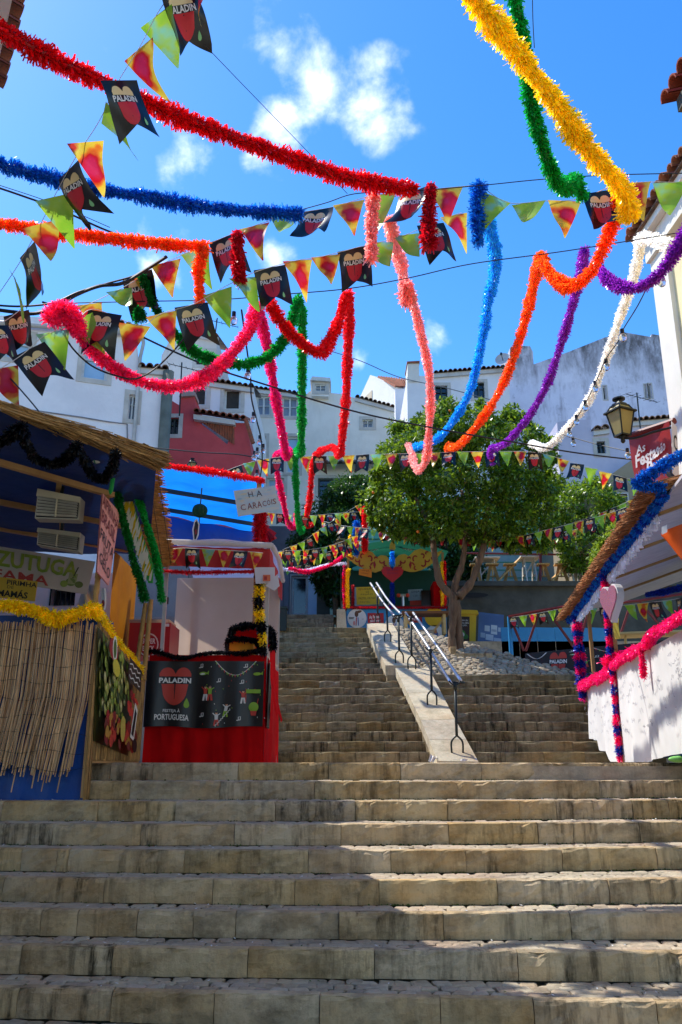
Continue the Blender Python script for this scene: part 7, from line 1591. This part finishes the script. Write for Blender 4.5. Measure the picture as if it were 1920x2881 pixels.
def flagmesh(kind, var, wind=1.0):
    r1, r2, r3 = random.uniform(-1, 1)*wind, random.uniform(-1, 1)*wind, random.uniform(0, 6)
    def bend(u, v):    # v 0 at the string to -1 at the tip
        k = -v; return .07*r1*k*k + .05*math.sin(u*(4+abs(r2)*3)+r3+k*3)*k**.8 + .13*r2*k*k*k + .02*math.sin(k*9+r3)*k*u
    def S0_(u, v, h): return Vector((u*FW + .06*r2*v*v, bend(u, v)+h, v*FH - .02*abs(r2)*v*v*0))
    mb = MB()
    if kind == 'b':
        mb.grid(lambda a, b_: (lambda u, v: S0_(u, v, 0))(a-.5, -b_*(1 - .24*(1-abs(2*a-1)))), 12, 8)
        mats_ = [M_FB]; arts = []
        for sgn in (1, -1):
            a = Art(lambda u, v, h, s=sgn: S0_(u, v, -s*h), .003); ty = '#f4f0e6'
            hw = .30; cx_ = -.04*sgn; tp_ = -.10; hh = .66
            hump = lambda x: tp_ - hh*.20 + hh*.20*math.sqrt(max(0, 1-((abs(x-cx_)-hw*.5)/(hw*.52))**2))
            fm_ = mat('flag_cream', '#f6dea2', '#efcf88', scale=3, rough=.4); a.cols(cx_-hw, cx_+hw, lambda x: tp_-hh*.24, hump, fm_, 12, 2)
            a.cols(cx_-hw*.86, cx_+hw*.86, lambda x: tp_-hh*.42-hh*.58*math.sqrt(max(0, 1-((x-cx_)/(hw*.86))**2)), lambda x: tp_-hh*.42, '#d6202c', 10, 4)
            a.poly([(cx_-.012, tp_-hh*.45), (cx_+.012, tp_-hh*.45), (cx_+.006, tp_-hh*.8), (cx_-.006, tp_-hh*.8)], '#0c0d0e')
            a.text('PALADIN', cx_-.33, tp_-hh*.41, cx_+.33, tp_-hh*.25, ty, .03, flip=(sgn < 0))
            a.poly([(cx_+sgn*.30+.055*math.sin(t)*math.sin(t/2)**1.2, -.72+.07*math.cos(t)) for t in np.linspace(0, 2*math.pi, 12, endpoint=False)], '#8fd08a')
            arts.append(a)
        for a in arts:
            k0 = len(mb.V); mb.V += a.mb.V
            for f, mi in zip(a.mb.F, a.mb.M):
                mt = a.mats[mi]
                if mt not in mats_: mats_.append(mt)
                mb.F.append(tuple(k0+q for q in f)); mb.M.append(mats_.index(mt))
    else:
        mb.grid(lambda a, b_: S0_((a-.5)*.94*(1-b_*.97), -b_*.92, 0), 8, 10); mats_ = [M_FYR if kind == 'y' else M_FG]
    me = bpy.data.meshes.new('flag'); me.from_pydata(mb.V, [], mb.F)
    for m in mats_: me.materials.append(m)
    if len(mats_) > 1: me.polygons.foreach_set('material_index', mb.M)
    me.polygons.foreach_set('use_smooth', [True]*len(mb.F)); me.update(); return me
for k in FL: FL[k] = [flagmesh(k, i) for i in range(7)]
def bunting(label, path, scale=1.0, seq='byg', start=0, gap=1.08, kinds=None, swing=.18, group='tongue flag buntings', n=10, cord='#d8d4c8', yawx=0, down=None):
    pts = pxpath(path, n); root = thing('bunting', label, 'bunting', pts[0], group); P_ = [np.array(p) for p in pts]; seg = [np.linalg.norm(b-a) for a, b in zip(P_[:-1], P_[1:])]; cum = np.concatenate([[0], np.cumsum(seg)]); L = cum[-1]
    mb = MB(); mb.tube(pts, .004*max(1, scale), 4); mb.build('cord', flat(cord), root)
    A = np.array(P_); s = FW*scale*.5; k = start
    at_ = lambda s_: Vector([np.interp(s_, cum, A[:, j]) for j in range(3)])
    while s < L:
        kd = seq[k % len(seq)] if kinds is None else kinds[min(k, len(kinds)-1)]
        if kd != '-':
            c = at_(s); X = (at_(min(L, s+.1))-at_(max(0, s-.1))).normalized()
            if down is None: X.z *= .55; X.normalize(); Y_ = Vector((0, 0, 1)).cross(X).normalized(); Z_ = X.cross(Y_)
            else: u_ = -down; Z_ = (u_ - X*u_.dot(X)).normalized(); Z_ = (Z_*.35+u_*.65).normalized(); X = (X - Z_*X.dot(Z_)).normalized(); X = Matrix.Rotation(random.choice((-1, 1))*random.uniform(.2, 1.0), 3, Z_) @ X; Y_ = Z_.cross(X)
            X = Matrix.Rotation(random.gauss(0, .12 if down is None else .0), 3, 'Z') @ X; Y_ = Matrix.Rotation(0, 3, 'Z') @ (Z_.cross(X)).normalized(); X = Y_.cross(Z_); a_ = random.gauss(0, swing) + yawx; Y2 = Y_*math.cos(a_)+Z_*math.sin(a_); Z2 = Z_*math.cos(a_)-Y_*math.sin(a_)
            Mx = Matrix(((X.x, Y2.x, Z2.x, 0), (X.y, Y2.y, Z2.y, 0), (X.z, Y2.z, Z2.z, 0), (0, 0, 0, 1)))
            o = bpy.data.objects.new('flag', random.choice(FL[kd])); COL.objects.link(o); o.parent = root
            o.matrix_basis = Matrix.Translation(c-root.location) @ Mx @ Matrix.Diagonal((scale, scale, scale, 1))
        s += FW*scale*gap; k += 1
    return root
bunting('long bunting heading towards the viewer at the upper left, its flags whipped by wind', [(640, -80, 5.2), (540, -70), (455, 20, 5.3), (395, 130), (330, 235, 5.6), (280, 340), (215, 440, 6.0), (160, 540), (110, 640, 6.5), (55, 740), (-5, 830, 7.0)], 1.08, 'ybg', 0, .80, swing=.2, down=Vector((.14, .45, -.9)).normalized())
bunting('upper bunting of tongue flags crossing the middle of the sky', [(345, 792, 7.9), (415, 760), (480, 732), (560, 697), (650, 660), (740, 627), (835, 600), (940, 582), (1040, 552), (1130, 542), (1240, 530), (1330, 522, 7.2)], 1.06, 'bygbygbyg', 0, .96)
bunting('upper right bunting from the blue tail to the townhouse', [(1360, 528, 7.2), (1430, 570), (1530, 566), (1625, 560), (1740, 520), (1850, 512), (1960, 518, 6.9)], 1.06, 'ggybygg', 0, .98)
bunting('lower bunting of tongue flags rising from the left edge to the centre', [(-40, 1062, 6.9), (60, 1000), (125, 945), (205, 912), (265, 870, 7.3), (390, 915), (455, 882), (545, 855), (640, 803), (720, 765), (825, 735), (905, 722), (1010, 695), (1130, 665), (1240, 618), (1300, 598, 7.9)], 1.0, 'ybggby', 0, .93)
bunting('short bunting of dark flags at the very left edge above the houses', [(-60, 925, 7.0), (10, 905), (70, 862, 7.3)], .9, 'bbg', 0, 1.0)
bunting('second bunting behind the lower one at the far left', [(215, 870, 7.6), (262, 850), (335, 815), (380, 790), (410, 775, 7.9)], .9, 'yg', 0, 1.2)
bunting('far bunting of small tongue flags sagging below the garland ends', [(452, 1380, 15.8), (520, 1356), (600, 1338), (690, 1305), (770, 1288), (870, 1284), (960, 1282), (1060, 1278), (1160, 1276), (1280, 1272), (1400, 1270), (1500, 1272), (1570, 1288), (1680, 1322), (1800, 1355), (1930, 1388, 15.5)], .80, 'bgy', 1, 1.06)
bunting('bunting of small flags crossing in front of the big tree trunk', [(905, 1465, 20.8), (960, 1478), (1040, 1488), (1130, 1500), (1240, 1508), (1350, 1510), (1460, 1508), (1540, 1490), (1640, 1465), (1740, 1435), (1830, 1395), (1930, 1350, 15.5)], .66, 'bgy', 0, 1.05)
bunting('small bunting over the passage rising to the right behind the red strand', [(745, 1572, 18.5), (800, 1545), (850, 1525), (900, 1490), (960, 1450), (1010, 1420, 19.5)], .62, 'ygb', 0, 1.1)
bunting('small bunting level with the snail sign over the far stairs', [(752, 1442, 17.5), (820, 1448), (880, 1450), (950, 1444), (1010, 1440, 18.5)], .58, 'ybg', 0, 1.05)
bunting('lowest small bunting over the dark passage', [(750, 1562, 17.5), (800, 1550), (850, 1548), (910, 1540), (960, 1525), (1000, 1508, 18.5)], .58, 'bgy', 1, 1.12)
bunting('tiny bunting deep in the passage behind the pink swag', [(800, 1600, 22), (850, 1590), (890, 1575), (930, 1555, 22)], .62, 'gyb', 0, 1.3)
bunting('bunting hanging on the red canopy edge of the stall', [(476, 1545, 9.45), (520, 1542), (600, 1546), (700, 1552), (740, 1556, 9.45)], .50, 'ybgyb', 0, 1.12)
bunting('bunting hanging under the plank roof of the thatched stall', [(1660, 1712, 12.9), (1720, 1706), (1800, 1698), (1870, 1690), (1935, 1680, 11)], .62, 'gbggyb', 0, 1.2)
bunting('bunting on the red truss above the blue fence', [(1432, 1738, 19.2), (1500, 1728), (1560, 1716), (1600, 1708, 19.2)], .62, 'bgybgy', 0, 1.1)
bunting('loose bunting strand dipping behind the thatched roof', [(1560, 1485, 19), (1640, 1462), (1700, 1440), (1780, 1405), (1850, 1370, 17)], .62, 'gyb', 2, 1.15)
bunting('second tiny bunting deep in the passage near the grey doors', [(760, 1585, 21), (800, 1572), (850, 1570), (905, 1548, 22)], .58, 'byg', 0, 1.1)
bunting('small bunting dipping left of the kiosk lantern', [(760, 1545, 19), (820, 1560), (880, 1562), (940, 1548), (1010, 1520, 20)], .58, 'gby', 0, 1.05)
bunting('bunting strung between the orange trees over the terrace tables', [(1300, 1520, 22), (1400, 1528), (1500, 1520), (1600, 1495), (1690, 1470, 21)], .62, 'ygb', 0, 1.15)
# small coloured pennants on the upper terrace
cp = thing('pennant_string', 'string of small coloured pennants above the terrace tables', 'bunting', P(1380, 1500, 23.5)); pts = pxpath([(1330, 1490, 23.6), (1400, 1500), (1470, 1505), (1560, 1500), (1640, 1488, 23.6)]); mb = MB(); mb.tube(pts, .006, 4); mb.build('cord', flat('#d8d4c8'), cp)
for i in range(0, len(pts)-2, 3):
    c = pts[i]; mb = MB(); w = .13; mb.tri(c+Vector((-w, 0, 0)), c+Vector((w, 0, 0)), c+Vector((.02, -.03, -.36))); mb.build('pennant', flat(['#2fae4a', '#d8b41e', '#d8482a', '#6a3a9a', '#d8b41e', '#2a9ac8'][(i//3) % 6], trans=.4), cp)

# ================= CABLES AND BULBS =================
M_CAB = mat('black_cable', '#101012', '#08080a', scale=5, rough=.5)
def cable(lab, path, r, cat='cable', name='cable', bulbs=(), n=8, m=None):
    pts = pxpath(path, n); mb = MB(); mb.tube(pts, r, 5)
    if not bulbs: o = mb.build(name, m or M_CAB); top(o, lab, cat); return o
    t = thing('string_lights', lab, 'string lights', pts[0]); mb.build('cable', m or M_CAB, t)
    gl = mat('clear_bulb', '#f4f6f6', '#eef0f0', scale=3, rough=.02, spec=1); gl.node_tree.nodes['Principled BSDF'].inputs['Transmission Weight'].default_value = .92
    for b_ in bulbs:
        Y = b_[2] if len(b_) > 2 else path[0][2]; c = P(b_[0], b_[1], Y); mb = MB(); mb.tube([c+Vector((0, 0, .11)), c+Vector((0, 0, .05))], .024, 6); o = mb.build('socket', M_CAB, t)
        mb = MB(); mb.ball(c, .045, 12, 9, sq=(1, 1, 1.2)); mb.build('bulb', gl, t, smooth=True)
cable('black cable sloping behind the orange garland at left', [(-20, 523, 6.9), (60, 550), (170, 590), (300, 648), (400, 680), (470, 705, 7.9)], .011)
cable('thin wire just above the black cable at left', [(-20, 515, 6.9), (150, 572), (310, 640, 7.4)], .004)
cable('thick bundle of black cables rising from the left edge', [(-20, 870, 7.4), (40, 878), (100, 882), (160, 862), (215, 830), (280, 805), (345, 797), (410, 760), (470, 722, 7.8)], .02)
cable('second strand of the black cable bundle at left', [(-20, 858, 7.4), (60, 862), (150, 852), (220, 822), (300, 798), (380, 775), (440, 740, 7.8)], .011)
cable('long black cable descending from left to right across the houses', [(120, 850, 7.6), (230, 885), (350, 925), (480, 985), (600, 1035), (750, 1083), (900, 1130), (1050, 1170), (1250, 1210), (1450, 1245), (1650, 1278), (1940, 1310, 12)], .012)
cable('taut wire carrying the garlands, rising to the right', [(180, 853, 7.9), (400, 848), (620, 843), (800, 828), (980, 812), (1150, 782), (1330, 742), (1600, 705), (1940, 650, 8.1)], .006)
cable('taut wire carrying the upper bunting to the right edge', [(848, 590, 7.3), (920, 570), (1000, 545), (1130, 540), (1350, 522), (1520, 505), (1700, 493), (1940, 487, 6.8)], .005)
cable('black cable sagging in front of the white house', [(172, 925, 7.2), (205, 980), (260, 1030), (330, 1058), (385, 1065), (440, 1035), (500, 975), (555, 900), (600, 830, 7.8)], .009)
cable('thin wire slanting from the black flag across the clouds', [(575, 125, 5.3), (700, 255), (860, 420), (978, 545, 6.9)], .003)
cable('pair of thin wires dropping at the top beside the green garland', [(1498, -30, 5.6), (1500, 60), (1504, 135, 6)], .004)
cable('dark cable from the black flag down to the straw roof', [(30, 1065, 7), (60, 1098), (100, 1145), (138, 1195, 6.6)], .007)
cable('wire running low across the pink house', [(300, 1250, 14), (410, 1258), (560, 1272), (680, 1280), (760, 1300, 14)], .012)
cable('thin grey wire high between the roofs at right', [(820, 955, 25), (1000, 1010), (1120, 1060), (1250, 1090), (1400, 1130, 25)], .015, m=mat('grey_wire', '#6a7078', scale=3))
cable('hanging string of clear bulbs in front of the pink house', [(680, 872, 8.4), (692, 960), (705, 1060), (708, 1120), (722, 1180), (735, 1235), (738, 1300), (732, 1345, 13)], .011, bulbs=[(658, 902, 8.3), (697, 1058, 9.5), (713, 1180, 11), (731, 1244, 12), (741, 1268, 12.3), (724, 1278, 12.2), (716, 1288, 12.2), (723, 1340, 13)])
cable('string of clear bulbs following the white tinsel strand', [(1830, 790, 7.9), (1795, 860), (1755, 925), (1740, 960), (1705, 1010), (1690, 1045, 9.8), (1650, 1130), (1600, 1215, 12.5)], .007, bulbs=[(1753, 950, 8.6), (1707, 1032, 9.5), (1676, 1093, 10.5), (1648, 1146, 11.3), (1623, 1186, 12), (1863, 795, 8)])
cable('green cable of clear bulbs sloping to the red festival banner', [(1580, 1222, 12.5), (1680, 1250), (1770, 1270), (1860, 1290), (1940, 1300, 10)], .007, bulbs=[(1603, 1222, 12.5), (1614, 1248, 12.4), (1767, 1282, 11)])
cable('string of bulbs from the bush to the small orange tree', [(1640, 1545, 16), (1700, 1500), (1760, 1475), (1800, 1460, 14)], .006, bulbs=[(1741, 1484, 15), (1708, 1535, 15.5)])
for (lab, pts) in (('television aerial on the roof behind the green flag', [(606, 940, 26), (612, 895, 26)]), ('television aerial mast beside the pink house chimney', [(505, 1170, 23.8), (512, 1020, 23.8)]), ('television aerial mast right of the lantern', [(1802, 1205, 25), (1792, 1105, 25)])):
    t = thing('tv_aerial', lab, 'aerial', P(*pts[0])); A, B = P(*pts[0]), P(*pts[1]); mb = MB(); mb.tube([A, B], .025, 5); mb.build('mast', M_IRON, t)
    mb = MB(); d = Vector((.8, .2, -.12)); c = B - Vector((0, 0, .15)); mb.tube([c-d*.5, c+d*.9], .014, 4); mb.build('boom', M_IRON, t)
    for k in range(7): mb = MB(); q = c - d*.5 + d*1.4*k/6; l = .38-.035*k; mb.tube([q+Vector((-.1*l, l, l*.3)), q-Vector((-.1*l, l, l*.3))], .008, 4); mb.build('rod', M_IRON, t)

# leaves, stubs and paper crumbs blown onto the treads
lb = MB(); rs = random.Random(8)
for _ in range(420):
    k = rs.randint(2, 8); x = rs.uniform(-3.6, 3.8); yb = curves[k-1](x).y; yf = curves[k](x).y; y = yf + (yb-yf)*rs.uniform(.15, .98); z = LOW[k][0]+.006; a = rs.random()*3.14; l = rs.uniform(.006, .017); c, d = math.cos(a)*l, math.sin(a)*l
    lb.quad((x-c, y-d, z), (x+d*.5, y-c*.5, z+.004), (x+c, y+d, z+.006), (x-d*.5, y+c*.5, z+.003), rs.choice([0, 0, 0, 1, 1, 2]))
o = lb.build('litter', [mat('dry_leaf', '#8a6a34', '#5f4a24', scale=30), M_WHITEC, M_MOSS]); o['kind'] = 'stuff'
